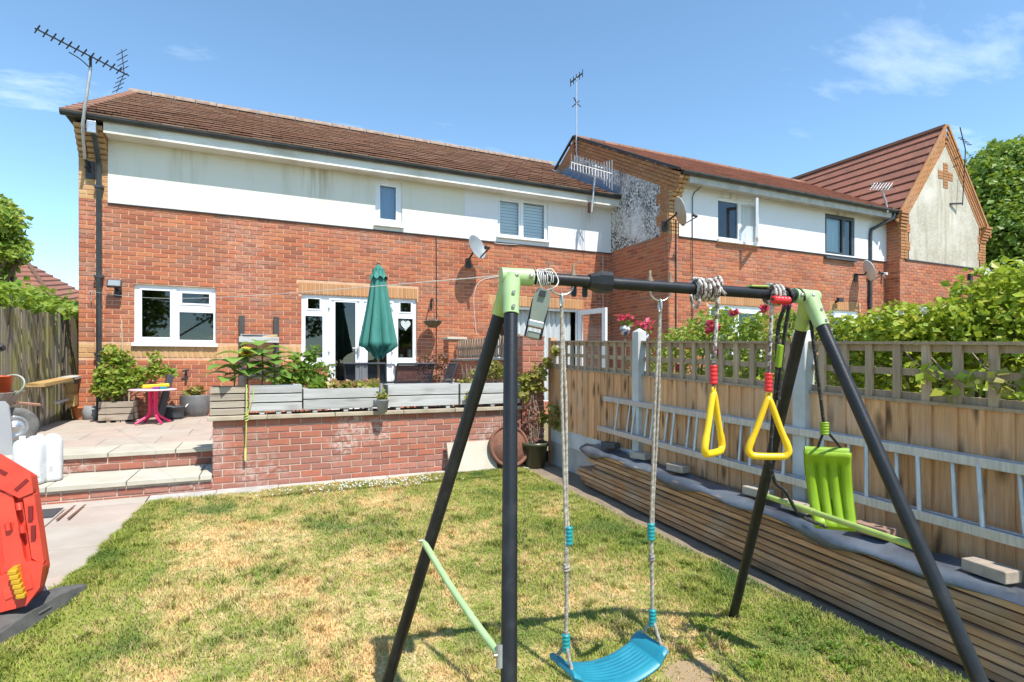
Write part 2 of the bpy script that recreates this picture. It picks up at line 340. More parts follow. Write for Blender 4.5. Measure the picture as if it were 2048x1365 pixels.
lf_yel = leafmat('leaf_yellow', [(.26,.25,.05), (.34,.30,.07), (.22,.24,.05), (.40,.30,.12)])
lf_purple = leafmat('leaf_purple', [(.14,.05,.045), (.20,.08,.07), (.26,.13,.10), (.10,.04,.04)], .2)
lf_lett = leafmat('leaf_lettuce', [(.34,.10,.08), (.34,.42,.06), (.46,.48,.14), (.60,.44,.24), (.42,.14,.11), (.38,.46,.08)])
petal_pink = leafmat('petal_pink', [(.60,.03,.12), (.72,.06,.16), (.50,.02,.08)], .2)
petal_yel = leafmat('petal_yellow', [(.80,.45,.02), (.85,.52,.03)], .2)
petal_white = leafmat('petal_white', [(.75,.75,.68), (.8,.8,.75)], .2)
stem_m = M('stem', (.14,.17,.05), (.20,.18,.08), .7); twig_m = M('twig', (.20,.14,.10), (.30,.23,.17), .8)
bark = M('bark', (.10,.075,.05), (.16,.12,.085), .9, 12, bump=.6)
# ------------------------------------------------------------------ brickwork
def brick_mesh(name, mats):
    """unit brick: length along x, front towards -y, chamfered; scaled per use"""
    b = MB(); brick_geo(b, Matrix()); return b.mesh(name, mats)
def brick_geo(b, Mx, l=1, h=1, d=1):
    c = .06*h; cl = .06*h
    vs = [(0,1,0),(1,1,0),(1,1,1),(0,1,1),(0,.25,0),(1,.25,0),(1,.25,1),(0,.25,1)]
    fr = [(cl,0,c),(l-cl,0,c),(l-cl,0,h-c),(cl,0,h-c)]
    vs = [Vector((x*l, y*d, z*h)) for x, y, z in vs] + [Vector(f) for f in fr]
    b._add([Mx @ v for v in vs], [(0,1,5,4),(1,2,6,5),(2,3,7,6),(3,0,4,7),(4,5,9,8),(5,6,10,9),(6,7,11,10),(7,4,8,11),(8,9,10,11)])
BM = {}
def full_brick(mat, l, h, d=.018):
    k = (mat.name, round(l,3), round(h,3), d)
    if k not in BM:
        b = MB(); brick_geo(b, Matrix(), l, h, d); BM[k] = b.mesh('brick', mat)
    return BM[k]
def courses(x0, x1, z0, z1, holes=(), L=.213, H=.063, J=.012, phase=0, shift=True):
    """bricks (x, z, l, h) of a running bond inside a rectangle, cut round the holes"""
    out = []; z = z0; i = 0
    while z < z1 - .02:
        h = min(H, z1 - z); iv = [(x0, x1)]
        for a, b, c, d in holes:
            if c < z + h - .006 and d > z + .006:
                iv = [q for s, e in iv for q in ((s, min(e, a)), (max(s, b), e)) if q[1] - q[0] > .02]
        off = phase + (i % 2)*(L+J)/2 if shift else phase; x = x0 - (L+J) + (off % (L+J))
        while x < x1:
            for s, e in iv:
                a, b = max(x, s), min(x + L, e)
                if b - a > .035: out.append((a, z, b - a, h))
            x += L + J
        z += H + J; i += 1
    return out
def lay(parent, sets, org, ux, nrm, limit=300, see=None, keep=.004):
    """sets: [(bricks, material)] laid on a wall through org along ux, outside = nrm; the largest in view are objects, the rest one mesh"""
    ux = Vector(ux); nrm = Vector(nrm); org = Vector(org); allb = []
    R = Matrix(((ux.x, -nrm.x, 0, 0), (ux.y, -nrm.y, 0, 0), (0, 0, 1, 0), (0, 0, 0, 1)))
    for bs, mt in sets:
        for (x, z, l, h) in bs:
            jit = random.uniform(-.002, .003)
            P = org + ux*x + nrm*(.008 + jit) + Vector((0, 0, z))
            c = P + ux*l/2 + Vector((0, 0, h/2)); px, py, D = proj(c)
            vis = 0 < px < 2048 and 0 < py < 1365 and (see is None or see(x + l/2, z + h/2))
            allb.append((l*h/D**2*(1 if vis else 0), P, l, h, mt))
    allb.sort(key=lambda t: -t[0]); mats = list({m.name: m for _, m in sets}.values())
    for a, P, l, h, mt in allb[:limit]:
        if a <= 0: break
        l2 = round(l, 3) if abs(l - .213) > .002 else .213
        put('brick', full_brick(mt, l2, h), parent, Matrix.Translation(P) @ R)
    rest = [t for i, t in enumerate(allb) if not (i < limit and t[0] > 0)]
    if rest:
        b = MB()
        for a, P, l, h, mt in rest:
            b.m = mats.index(mt); brick_geo(b, Matrix.Translation(P) @ R, l, h, .018)
        b.build('brickwork', mats, parent, kind='stuff')
def panel(b, org, ux, nrm, x0, x1, z0, z1, holes=(), dep=.1, holes_only=False):
    """flat wall sheet with openings and their reveals"""
    ux, nrm, org = Vector(ux), Vector(nrm), Vector(org)
    P = lambda x, z, d=0: org + ux*x - nrm*d + Vector((0, 0, z))
    xs = sorted({x0, x1, *[min(max(h[i], x0), x1) for h in holes for i in (0, 1)]}); zs = sorted({z0, z1, *[min(max(h[i], z0), z1) for h in holes for i in (2, 3)]})
    for i in range(len(xs)-1):
        for j in range(len(zs)-1):
            cx, cz = (xs[i]+xs[i+1])/2, (zs[j]+zs[j+1])/2
            if any(a < cx < c and d < cz < e for a, c, d, e in holes): continue
            b.quad(P(xs[i], zs[j]), P(xs[i+1], zs[j]), P(xs[i+1], zs[j+1]), P(xs[i], zs[j+1]))
    for a, c, d, e in holes:
        b.quad(P(a,d), P(a,d,dep), P(a,e,dep), P(a,e)); b.quad(P(c,d), P(c,e), P(c,e,dep), P(c,d,dep))
        b.quad(P(a,e), P(a,e,dep), P(c,e,dep), P(c,e)); b.quad(P(a,d), P(c,d), P(c,d,dep), P(a,d,dep))
UX = (1, 0, 0); NF = (0, -1, 0)
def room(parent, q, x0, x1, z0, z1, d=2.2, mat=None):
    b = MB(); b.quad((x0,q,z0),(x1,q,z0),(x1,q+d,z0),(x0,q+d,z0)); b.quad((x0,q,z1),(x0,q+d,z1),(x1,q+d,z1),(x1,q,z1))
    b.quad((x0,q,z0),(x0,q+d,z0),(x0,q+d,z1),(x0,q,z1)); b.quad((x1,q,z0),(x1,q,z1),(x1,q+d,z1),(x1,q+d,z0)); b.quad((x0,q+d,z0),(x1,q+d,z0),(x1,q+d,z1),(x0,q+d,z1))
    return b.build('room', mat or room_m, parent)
def window(parent, q, x0, x1, z0, z1, panes, mat=None, sill=.05, rec=.04, name='window', rims=True, mull=(), gl=None, sillw=.03):
    """frame with panes (x0,x1,z0,z1): front face recessed by rec behind wall plane q"""
    mat = mat or white_p; f = MB(); y = q + rec
    panel(f, (0, y, 0), UX, NF, x0, x1, z0, z1, panes, .035)
    for a, b_, c, d in panes:
        if rims:
            t = .028; o = .012
            for bx in ((a-t, a, c-t, d+t), (b_, b_+t, c-t, d+t), (a, b_, c-t, c), (a, b_, d, d+t)):
                f.bx(bx[0], bx[1], y-o, y+.002, bx[2], bx[3])
    for a, b_, c, d in mull: f.bx(a, b_, y-.014, y+.001, c, d)
    fr = f.build(name, mat, parent)
    if sill: 
        s = MB(); s.bx(x0-sillw, x1+sillw, q-.06, y+.01, z0-sill, z0+.004); s.build('sill', mat, fr, bevel=.006)
    for a, b_, c, d in panes:
        g = MB(); g.quad((a, y+.022, c), (b_, y+.022, c), (b_, y+.022, d), (a, y+.022, d)); g.build('pane', gl or glass, fr)
    return fr
# ------------------------------------------------------------------ brick terrace (the long house on the left)
QA = 10.86; PA0, PA1 = -2.66, 7.56; ZR = 4.0; ZE = 5.06; PS = 3.86
def A(px, py): v = onq(px, py, QA); return v.x, v.z
def rectA(x0, y0, x1, y1, q=QA):
    a = onq(x0, y0, q); b = onq(x1, y1, q); return a.x, b.x, b.z, a.z
terr = thing('terraced_house', 'long brick terrace with cream and white rendered upper floor and brown tiled roof', 'house', (PA0, QA, .4))
kit = rectA(268, 568, 432, 689); 
fx0, fz1 = A(603, 588); fx1, _ = A(834, 598); fzs = A(720, 728)[1]; fr_h = (fx0, fx1, fzs, fz1)
dx0 = A(655.5, 700)[0]; dx1 = A(791, 700)[0]; door_h = (dx0, dx1, .45, fzs)
hx0, hz1 = A(991, 611); hx1 = A(1160, 620)[0]; dr2 = (hx0, hx1, .5, hz1)
up1 = rectA(750, 357, 804, 455); up2 = rectA(994, 392, 1095, 484)
zb0, zb1 = A(157, 715)[1], A(157, 691)[1]
wall = MB()
lint1 = (A(597,570)[0], A(837,570)[0], fz1+.004, fz1+.225); lint2 = (A(978,590)[0], A(1167,590)[0], hz1+.004, hz1+.225)
band = (PA0, fx0-.02, zb0, zb0+.222)
panel(wall, (0, QA, 0), UX, NF, PA0, PA1, .2, ZR, [kit, fr_h, door_h, dr2], .12)
wl = wall.build('wall', mortar, terr)
side = MB(); side.quad((PA0,QA,.2),(PA0,QA,5.1),(PA0,QA+9,5.1),(PA0,QA+9,.2)); side.prism([(PA0,QA-.3,5.1),(PA0,QA+9.3,5.1),(PA0,15.3,7.6)], (.02,0,0)); side.build('gable_wall', mortar, terr)
redA = courses(PA0, PA1, .215, ZR, [kit, fr_h, door_h, dr2, lint1, lint2, band], phase=.0)
sold = [b for b in courses(-2.26, band[1], zb0, zb0+.222, [kit], L=.063, H=.213)]
strt = courses(PA0, -2.27, zb0, zb0+.222)
l1 = courses(lint1[0], lint1[1], lint1[2], lint1[3], L=.063, H=.213); l2 = courses(lint2[0], lint2[1], lint2[2], lint2[3], L=.063, H=.213)
lay(wl, [(redA, brick_red), (sold, brick_yel), (strt, brick_yel), (l1, brick_tan), (l2, brick_tan)], (0, QA, 0), UX, NF, 300, see=lambda x, z: z > 1.0)
# rendered upper floor
PC = -2.27
for nm, mt, a, b in (('cream_render', cream, PC, PS), ('white_render', white_r, PS+.003, PA1)):
    r = MB(); hs = [h for h in (up1, up2) if a < (h[0]+h[1])/2 < b]
    panel(r, (0, QA-.028, 0), UX, NF, a, b, ZR-.03, ZE, [(h[0], h[1], max(h[2], ZR-.03), h[3]) for h in hs], .12)
    r.quad((a, QA-.028, ZR-.03), (a, QA+.02, ZR-.03), (b, QA+.02, ZR-.03), (b, QA-.028, ZR-.03)); r.quad((a,QA-.028,ZR-.03),(a,QA-.028,ZE),(a,QA,ZE),(a,QA,ZR-.03))
    r.build(nm, mt, terr)
    t = MB(); t.bx(a, b, QA-.034, QA-.004, ZR-.052, ZR-.032); t.build('render_stop', black_m if nm[0]=='c' else dark_w, terr)
# yellow corner pier with corbelled kneeler
pc = MB(); pc.bx(PA0, PC, QA-.002, QA+.2, ZR, 5.1); pcw = pc.build('corner_pier', mortar, terr)
cb_ = courses(PA0, PC, ZR, 4.66); lay(pcw, [(cb_, brick_yel)], (0, QA, 0), UX, NF, 60)
for i in range(6):
    k = MB(); z = 4.66 + i*.075; o = .03 + i*.055
    for j, x in enumerate(np.arange(PA0, PC-.02, .13)): brick_geo(k, Matrix.Translation((x, QA-o-.008, z)), min(.122, PC-x), .067, o+.05)
    k.build('corbel', brick_yel, pcw)
# eaves
QE = QA - .40
e = MB(); e.bx(PC+.01, PA1, QE+.06, QA, 5.0, 5.05); e.bx(PC+.01, PA1, QE+.045, QE+.062, 4.985, 5.17); e.build('fascia', soffit_m, terr)
def gutter(parent, x0, x1, q, z, r=.06, nb=12, fall=0):
    b = MB(); n = 8
    prof = [(q + r*math.cos(math.pi*k/n), z - r*1.05*math.sin(math.pi*k/n)) for k in range(n+1)]
    inn = [(q + .9*r*math.cos(math.pi*k/n), z - .88*r*math.sin(math.pi*k/n)) for k in range(n+1)]
    poly = prof + inn[::-1]
    b._add([(x0, y, zz) for y, zz in poly] + [(x1, y, zz) for y, zz in poly], [(i, (i+1) % len(poly), len(poly)+(i+1) % len(poly), len(poly)+i) for i in range(len(poly))])
    for x, s in ((x0, 1), (x1, -1)): b._add([(x, y, zz) for y, zz in prof], [tuple(range(n+1))[::s]])
    g = b.build('gutter', gutter_m, parent)
    for i in range(nb):
        x = x0 + (x1-x0)*(i+.5)/nb; c = MB()
        pr = [(q + r*1.12*math.cos(math.pi*k/n), z + .004 - r*1.16*math.sin(math.pi*k/n)) for k in range(n+1)]
        c.prism([(x, y, zz) for y, zz in pr] + [(x, q+.9*r*math.cos(math.pi*(n-k)/n), z - .86*r*math.sin(math.pi*(n-k)/n)) for k in range(n+1)], (.03,0,0))
        c.bx(x, x+.03, q+r*.9, q+r*1.5, z-.07, z+.01); c.build('gutter_bracket', gutter_m, g)
    return g
gutter(terr, PA0-.13, PA1-.02, QE, 5.21)
# roof: gauge .345, brown interlocking tiles
ZEV, QR, ZRG = 5.23, 15.32, 7.69
pit = math.atan2(ZRG-ZEV, QR-QE); SL = math.hypot(ZRG-ZEV, QR-QE); rf = MB(); PV = PA0-.13
rf.prism([(PV+.05, QE+.05, ZEV-.07), (PV+.05, QR, ZRG-.06), (PV+.05, 2*QR-QE, ZEV-.07)], (PA1-PV-.05, 0, 0)); rf.prism([(PA1, 13.6, ZRG-.06-(QR-13.6)*math.tan(pit)), (PA1, QR, ZRG-.06), (PA1, QR+.3, 6.2), (PA1, 13.6, 6.2)], (.85, 0, 0))
roofA = rf.build('roof', dark_w, terr)
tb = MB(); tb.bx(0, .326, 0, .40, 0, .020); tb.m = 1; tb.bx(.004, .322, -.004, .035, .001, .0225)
TM = tb.mesh('roof_tile', [tile_br, tile_lit_edge])
def tiles(parent, x0, x1f, q0, z0, pit, n, gauge=.345, w=.33, flip=1, me=None, mat=None, limit=300, tilt=.125, ph=0):
    ent = []
    for i in range(n):
        s = i*gauge - .03; x1 = x1f(i); x = x0 - (w/2 if (i+ph) % 2 else 0)
        while x < x1 - .02:
            a = max(x, x0); l = min(x+w, x1) - a
            if l > .05:
                Mx = Matrix.Translation((a, q0 + flip*s*math.cos(pit), z0 + s*math.sin(pit))) @ Matrix.Rotation(flip*(pit - tilt) + random.uniform(-.006,.006), 4, 'X') 
                if flip < 0: Mx = Mx @ Matrix.Scale(-1, 4, (0,1,0))
                Mx = Mx @ Matrix.Translation((0, 0, .012 + random.uniform(-.003,.004)))
                px, py, D = proj(Mx.translation); vis = 0 < px < 2048 and py > 0
                ent.append((w*.3/D**2 if vis and l > w*.9 else 0, Mx, l))
            x += w
    ent.sort(key=lambda t: -t[0]); rest = MB()
    for i, (sc, Mx, l) in enumerate(ent):
        if i < limit and sc > 0: put('roof_tile', me, parent, Mx)
        else:
            rest.m = 0; rest.bx(0, l-.004, 0, .40, 0, .020, Mx)
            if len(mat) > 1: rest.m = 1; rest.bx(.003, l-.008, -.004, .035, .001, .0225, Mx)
    if rest.v: rest.build('tile_field', mat, parent, kind='stuff')
tiles(roofA, PV, lambda i: PA1 + (.0 if i < 9 else .14*(i-8)), QE-.02, ZEV-.01, pit, 15, me=TM, mat=[tile_br, tile_lit_edge])
vf = MB(); vf.bar((PV+.09,QE+.02,ZEV+.005),(PV+.09,QR,ZRG+.005),.17,.05,(0,0,1)); vf.build('verge', tile_br, roofA)
ridge_pale = M('ridge_pale', (.34,.25,.19), (.22,.145,.105), .85, 9, bump=.4)
for i in range(25):
    x = PV + i*.45; b = MB(); n = 8
    b._add([(x+o, QR + .125*math.cos(math.pi*k/n), ZRG-.04 + .12*math.sin(math.pi*k/n)) for o in (0,.44) for k in range(n+1)], [(k, k+1, n+2+k, n+1+k) for k in range(n)], True); b.build('ridge_tile', ridge_pale, roofA)
# kitchen window
def pa(x0, y0, x1, y1): return rectA(x0, y0, x1, y1)
kw = window(terr, QA, *kit, [pa(282.5,579.5,339.5,675), pa(363.5,586,418,608), pa(358,624,426.5,681)], rec=.05, mull=[(A(344,600)[0], A(352,600)[0], kit[2]+.03, kit[3]-.03)])
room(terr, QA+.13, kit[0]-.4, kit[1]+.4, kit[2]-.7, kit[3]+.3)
# items on the kitchen window board
def leafcloud(b, n, fn, size, droop=.3, quad2=True):
    for _ in range(n):
        c, nr = fn(); s = size*random.choice((random.uniform(.35,.8), random.uniform(.7,1.15), random.uniform(.9,1.5))); nr = Vector(nr)
        d = Vector((random.gauss(0,1), random.gauss(0,1), random.gauss(0,.6)-droop)); d.normalize()
        nn = (nr*.7 + Vector((random.gauss(0,.6), random.gauss(0,.6), random.gauss(0,.6)+.5))); sx = d.cross(nn)
        if sx.length < 1e-3: continue
        sx.normalize(); up = sx.cross(d); c = Vector(c); w_ = s*random.uniform(.32,.46)
        tip = c + d*s; mid = c + d*s*.5; q = up*s*.10
        b._add([c, mid + sx*w_ + q, tip, mid - sx*w_ + q], [(0,1,2),(0,2,3)])
def blob(c, r, k=.55):
    """sampler: points near the outside of an ellipsoid"""
    c = Vector(c); r = Vector(r)
    def fn():
        while 1:
            v = Vector((random.gauss(0,1), random.gauss(0,1), random.gauss(0,1)))
            if v.length > .01: break
        v.normalize(); s = k + (1-k)*random.random()**.6
        return c + Vector((v.x*r.x, v.y*r.y, v.z*r.z))*s, v
    return fn
def blobs(L, k=.5):
    fs = [blob(c, r, k) for c, r in L]; ws = [Vector(r).length**2 for c, r in L]
    return lambda: random.choices(fs, ws)[0]()
terracotta = M('terracotta', (.52,.19,.07), (.42,.14,.05), .75, 8)
def small_pot(name, label, x, q, z, r, h, mat, leaf=None, n=60, ls=.05, cat='plant pot', group=None, lh=.12):
    t = thing(name, label, cat, (x, q, z), group)
    b = MB(); b.lathe([(.001,.002),(r*.72,.002),(r*.95,h*.84),(r*1.05,h*.84),(r*1.05,h),(r*.93,h),(r*.88,h*.88),(.001,h*.86)], (x, q, z), 14); b.build('pot', mat, t)
    if leaf:
        l = MB(); leafcloud(l, n, blob((x,q,z+h+lh*.5), (r*1.1, r*1.1, lh), .2), ls); l.build('foliage', leaf, t)
    return t
zz = kit[2] + .01
small_pot('potted_plant', 'spiky pot plant inside the kitchen window, left pane', A(325,670)[0]+.05, QA+.22, zz, .07, .05, terracotta, lf_green, 50, .14, 'plant', lh=.07)
small_pot('potted_plant', 'small pot plant inside the kitchen window, right pane', A(397,676)[0]+.05, QA+.24, zz, .07, .07, terracotta, lf_laurel, 30, .08, 'plant', lh=.05)
b = MB(); b.lathe([(.001,0),(.06,0),(.075,.06),(.06,.12),(.035,.15),(.001,.16)], (A(421,676)[0], QA+.22, zz), 14); tag(b.build('jar', M('amber_jar', (.55,.27,.06), None, .4)), 'amber rounded jar behind the right pane of the kitchen window', 'jar')
b = MB(); b.bar((A(286,670)[0], QA+.2, zz+.02), (A(301,672)[0], QA+.26, zz+.02), .10, .05); tag(b.build('tissue_box', blind_w, bevel=.006), 'pale tissue box behind the left pane of the kitchen window', 'box')
# French doors, first house
P1 = [pa(616,597,640,618), pa(611,631.5,645.5,716), pa(801.5,605,823,624.5), pa(797,637,826.5,716)]
dl = (A(671,700)[0], A(711.5,700)[0], .62, A(671,603.5)[1]); dr = (A(736,700)[0], A(774.5,700)[0], .62, A(736,605.5)[1])
fd = MB(); hs = P1 + [dl, dr]; y = QA + .05
panel(fd, (0,y,0), UX, NF, fr_h[0], fr_h[1], fr_h[2], fr_h[3], [(a,b_,max(c,fr_h[2]),d) for a,b_,c,d in hs], .035)
panel(fd, (0,y,0), UX, NF, dx0, dx1, .47, fr_h[2], [(a,b_,c,fr_h[2]) for a,b_,c,d in (dl, dr)], .035)
fdo = fd.build('french_doors', white_p, terr)
for k, (a, b_, c, d) in enumerate(hs):
    g = MB(); g.quad((a,y+.022,c),(b_,y+.022,c),(b_,y+.022,d),(a,y+.022,d)); g.build('pane', glass, fdo)
    r = MB()
    for bx in ((a-.026,a,c-.026,d+.026),(b_,b_+.026,c-.026,d+.026),(a,b_,c-.026,c),(a,b_,d,d+.026)): r.bx(bx[0],bx[1],y-.012,y+.002,bx[2],bx[3])
    r.build('glazing_bead', white_p, fdo)
for x0_, x1_ in ((dx0+.03, A(723.5,700)[0]), (A(724.5,700)[0], dx1-.03)):
    r = MB(); z1_ = fr_h[3]-.05
    for bx in ((x0_,x0_+.035,.5,z1_),(x1_-.035,x1_,.5,z1_),(x0_+.035,x1_-.035,z1_-.035,z1_)): r.bx(bx[0],bx[1],y-.02,y+.001,bx[2],bx[3])
    r.build('door_leaf', white_p, fdo)
for px, py in ((659,611),(659,699),(786,615),(786,700)):
    x, z = A(px, py); r = MB(); r.bx(x-.02,x+.02,y-.045,y-.015,z-.05,z+.05); r.build('hinge', white_p, fdo, bevel=.006)
x, z = A(716,697.5); r = MB(); r.bar((x+.01,y-.06,z),(x-.11,y-.065,z),.022,.026); r.bx(x-.01,x+.03,y-.06,y,z-.12,z+.05); r.build('door_handle', galv, fdo, bevel=.005)
for a, b_ in ((fr_h[0], dx0), (dx1, fr_h[1])):
    s = MB(); s.bx(a-.02,b_+.01,QA-.07,y+.01,fzs-.04,fzs+.004); s.build('sill', white_p, fdo, bevel=.006)
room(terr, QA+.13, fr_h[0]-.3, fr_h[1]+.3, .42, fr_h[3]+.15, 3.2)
# things behind the French doors
b = MB(); cx_, cz_ = A(812,650); ht = []
for i in range(40):
    t_ = 2*math.pi*i/40; ht.append((cx_ + .0062*16*math.sin(t_)**3, QA+.03, cz_ + .0072*(13*math.cos(t_)-5*math.cos(2*t_)-2*math.cos(3*t_)-math.cos(4*t_))))
b.prism(ht, (0,.012,0)); b.tube([(cx_,QA+.036,cz_+.03),(cx_,QA+.036,cz_+.115)],.003,5)
tag(b.build('hanging_heart', M('heart_silver', (.62,.66,.64), (.40,.44,.42), .4, 40), None), 'pale wooden heart hanging in the right side window of the French doors', 'ornament')
for px, h, rr, lab, mt in ((823,.16,.045,'cream candle jar standing in the right side window', cream), (806,.06,.04,'low white dish on the inner sill of the right side window', white_p), (613.5,.14,.035,'clear bottle standing in the left side window of the French doors', blind_w)):
    x, z = A(px, 716); b = MB(); b.lathe([(.001,0),(rr,0),(rr*1.02,h*.6),(rr*.9,h),(rr*.8,h),(.001,h*.95)], (x, QA+.16, z+.01), 14); tag(b.build('jar' if px != 613.5 else 'bottle', mt), lab, 'ornament')
# upper windows
def inset(r, l, rr, t, bt): return (r[0]+l, r[1]-rr, r[2]+bt, r[3]-t)
w1 = window(terr, QA-.028, *up1, [inset(up1,.10,.12,.12,.13)], rec=.045, sill=.035, gl=glass_clear)
bl = MB(); bl.quad((up1[0],QA+.10,up1[2]),(up1[1],QA+.10,up1[2]),(up1[1],QA+.10,up1[3]),(up1[0],QA+.10,up1[3])); bl.build('blind', blind_m, w1)
mid = A(1043.5,430)[0]
w2 = window(terr, QA-.028, *up2, [pa(1000,401,1038,472), pa(1047,405,1089,479.5)], rec=.045, sill=.035, mull=[(mid-.03, mid+.03, up2[2]+.02, up2[3]-.02)], gl=glass_clear)
bl = MB(); n = 13
for i in range(n):
    za = up2[2] + (up2[3]-up2[2])*i/n; zb_ = up2[2] + (up2[3]-up2[2])*(i+1)/n; bl.quad((up2[0]+.06,QA+.095,za),(up2[1]-.06,QA+.095,za),(up2[1]-.06,QA+.115,zb_),(up2[0]+.06,QA+.115,zb_))
bl.build('blind', blind_w, w2)
# second house French doors with both leaves standing open
zf = hz1; fm = MB(); y2 = QA+.05; lx = [hx0, hx0+.62, hx1-.05, hx1]
panel(fm, (0,y2,0), UX, NF, hx0, hx1, .5, zf, [(hx0+.06, hx1-.06, .52, zf-.06)], .06)
fo = fm.build('door_frame', white_p, terr)
g = MB(); xm = (hx0+hx1)/2
for i in range(24):
    xa = hx0+.45 + (hx1-hx0-.55)*i/24; xb = hx0+.45 + (hx1-hx0-.55)*(i+1)/24; s_ = .03 if i % 2 else -.03
    g.quad((xa,QA+.22-s_,.5),(xb,QA+.22+s_,.5),(xb,QA+.22+s_,zf-.05),(xa,QA+.22-s_,zf-.05))
g.build('curtain', curtain, fo); room(terr, QA+.13, hx0-.3, hx1+.3, .4, zf+.15, 3)
def leaf(h0, h1, zt):
    d = (Vector(h1)-Vector(h0)); L = d.length; d.normalize(); Mx = Matrix(((d.x,-d.y,0,h0[0]),(d.y,d.x,0,h0[1]),(0,0,1,0),(0,0,0,1)))
    b = MB()
    for a in ((0,.11,.52,zt),(L-.11,L,.52,zt),(.11,L-.11,zt-.11,zt),(.11,L-.11,.52,.75)): b.bx(a[0],a[1],-.03,.03,a[2],a[3],Mx)
    o = b.build('door_leaf', white_p, fo); g = MB(); g.quad(*[Mx @ Vector(v) for v in ((.11,0,.75),(L-.11,0,.75),(L-.11,0,zt-.11),(.11,0,zt-.11))]); g.build('pane', glass_clear, o)
leaf((hx1-.02, QA+.02), (hx1+.14, QA-.86), zf-.03)
leaf((hx0+.05, QA+.02), (hx0-.03, QA-.80), zf-.03)
# ------------------------------------------------------------------ second block, stepped forward, gable side with mossy render
QB = 8.82; PB1 = 14.62; blk = thing('stepped_house', 'brick house stepped forward with white rendered band and mossy grey gable side', 'house', (PA1, QB, .2))
def Bq(px, py): v = onq(px, py, QB); return v.x, v.z
def rectB(x0,y0,x1,y1): a = onq(x0,y0,QB); b = onq(x1,y1,QB); return a.x, b.x, b.z, a.z
bw1 = rectB(1434,394,1513,489); bw2 = rectB(1648,427,1707,521); bd1 = rectB(1418,608,1528,700); bd2 = rectB(1661,620,1719,690)
bd1 = (bd1[0], bd1[1], .35, bd1[3]); bd2 = (bd2[0], bd2[1], .35, bd2[3])
wb = MB(); panel(wb, (0,QB,0), UX, NF, PA1, PB1, .1, ZR, [bd1, bd2], .12); wb.quad((PA1,QA+.2,.1),(PA1,QB,.1),(PA1,QB,5.1),(PA1,QA+.2,5.1))
wbo = wb.build('wall', mortar, blk)
lb1 = (bd1[0]-.03, bd1[1]+.03, bd1[3]+.004, bd1[3]+.22); lb2 = (bd2[0]-.03, bd2[1]+.03, bd2[3]+.004, bd2[3]+.22)
front = courses(PA1, PB1, .1, ZR, [bd1, bd2, lb1, lb2]); 
lay(wbo, [(front, brick_red), (courses(*lb1, L=.063, H=.213), brick_tan), (courses(*lb2, L=.063, H=.213), brick_tan)], (0,QB,0), UX, NF, 180, see=lambda x, z: z > 2.0)
sd = MB(); sd.quad((PA1-.004,QA,.1),(PA1-.004,QB,.1),(PA1-.004,QB,ZR),(PA1-.004,QA,ZR)); sdo = sd.build('side_wall', mortar, blk)
lay(sdo, [(courses(0, QA-QB, .1, ZR), brick_red)], (PA1-.004, QA, 0), (0,-1,0), (-1,0,0), 120, see=lambda x, z: z > 1.6)
QEB, ZEB, QRB, ZRB = QB-.38, 5.17, 12.43, 7.3; pitB = math.atan2(ZRB-ZEB, QRB-QEB)
# gable: render, orange brick quoin, corbel and rake band
rk = lambda q: ZEB + (q-QEB)*math.tan(pitB)
gb = MB(); X = PA1-.02
gb.quad(*[(X, q, z) for q, z in ((QA+.1,ZR),(QB,ZR),(QB,rk(QB)),(QRB,ZRB),(2*QRB-QA-.1, rk(QA+.1)),(QRB+3,4.0))]); gbo = gb.build('gable_render', moss_r, blk)
qn = MB(); 
for i in range(15):
    z = ZR + .004 + i*.075; l = .36 if (i//3) % 2 else .25
    if z + .06 > rk(QB+.1)-.1: break
    for j in range(2): brick_geo(qn, Matrix.Translation((X-.012, QB+l-j*l/2, z)) @ Matrix(((0,1,0,0),(-1,0,0,0),(0,0,1,0),(0,0,0,1))), l/2-.008, .066, .02)
slope = Vector((0, math.cos(pitB), math.sin(pitB))); nrm_ = Vector((0, -math.sin(pitB), math.cos(pitB)))
for sgn in (1, -1):
    n_ = int((QRB-QEB)/math.cos(pitB)/.225)+1
    for i in range(n_):
        for r in range(5):
            s = i*.225 - (.112 if r % 2 else 0); P = Vector((X-.018-.006*r, QEB + s*math.cos(pitB), ZEB + s*math.sin(pitB))) - nrm_*(.40-.075*r)
            if sgn > 0 and P.y > QEB-.05: 
                Mx = Matrix(((0,1,0,P.x),(slope.y,0,nrm_.y,P.y),(slope.z,0,nrm_.z,P.z),(0,0,0,1)))
                brick_geo(qn, Mx, .215, .066, .05)
            elif sgn < 0 and P.y < QRB:
                yy = 2*QRB - P.y; Mx = Matrix(((0,1,0,P.x),(-slope.y,0,-nrm_.y,yy),(slope.z,0,nrm_.z,P.z),(0,0,0,1))); brick_geo(qn, Mx, .215, .066, .05)
qn.build('rake_brickwork', brick_org, blk, kind='stuff')
# front: quoin + corbel at the corner, white render, eaves
r = MB(); hB = [(bw1[0],bw1[1],max(bw1[2],ZR),bw1[3]), (bw2[0],bw2[1],max(bw2[2],ZR),bw2[3])]
panel(r, (0,QB-.028,0), UX, NF, PA1+.24, PB1, ZR-.03, ZE+.05, hB, .12); r.build('white_render', white_r, blk)
t = MB(); t.bx(PA1+.24, PB1, QB-.034, QB-.004, ZR-.052, ZR-.032); t.build('render_stop', black_m, blk)
k = MB()
for i in range(15):
    z = ZR + i*.075; o = .0 if z < 4.62 else .03 + (z-4.62)/.075*.05
    for x in (PA1-.01, PA1+.12): brick_geo(k, Matrix.Translation((x, QB-o-.01, z)), .12, .066, o+.05)
k.build('corbel', brick_yel, blk)
e = MB(); e.bx(PA1+.24, PB1-.01, QEB+.06, QB-.03, 5.03, 5.06); e.bx(PA1+.24, PB1-.01, QEB+.045, QEB+.062, 4.98, 5.13); e.build('fascia', concrete, blk)
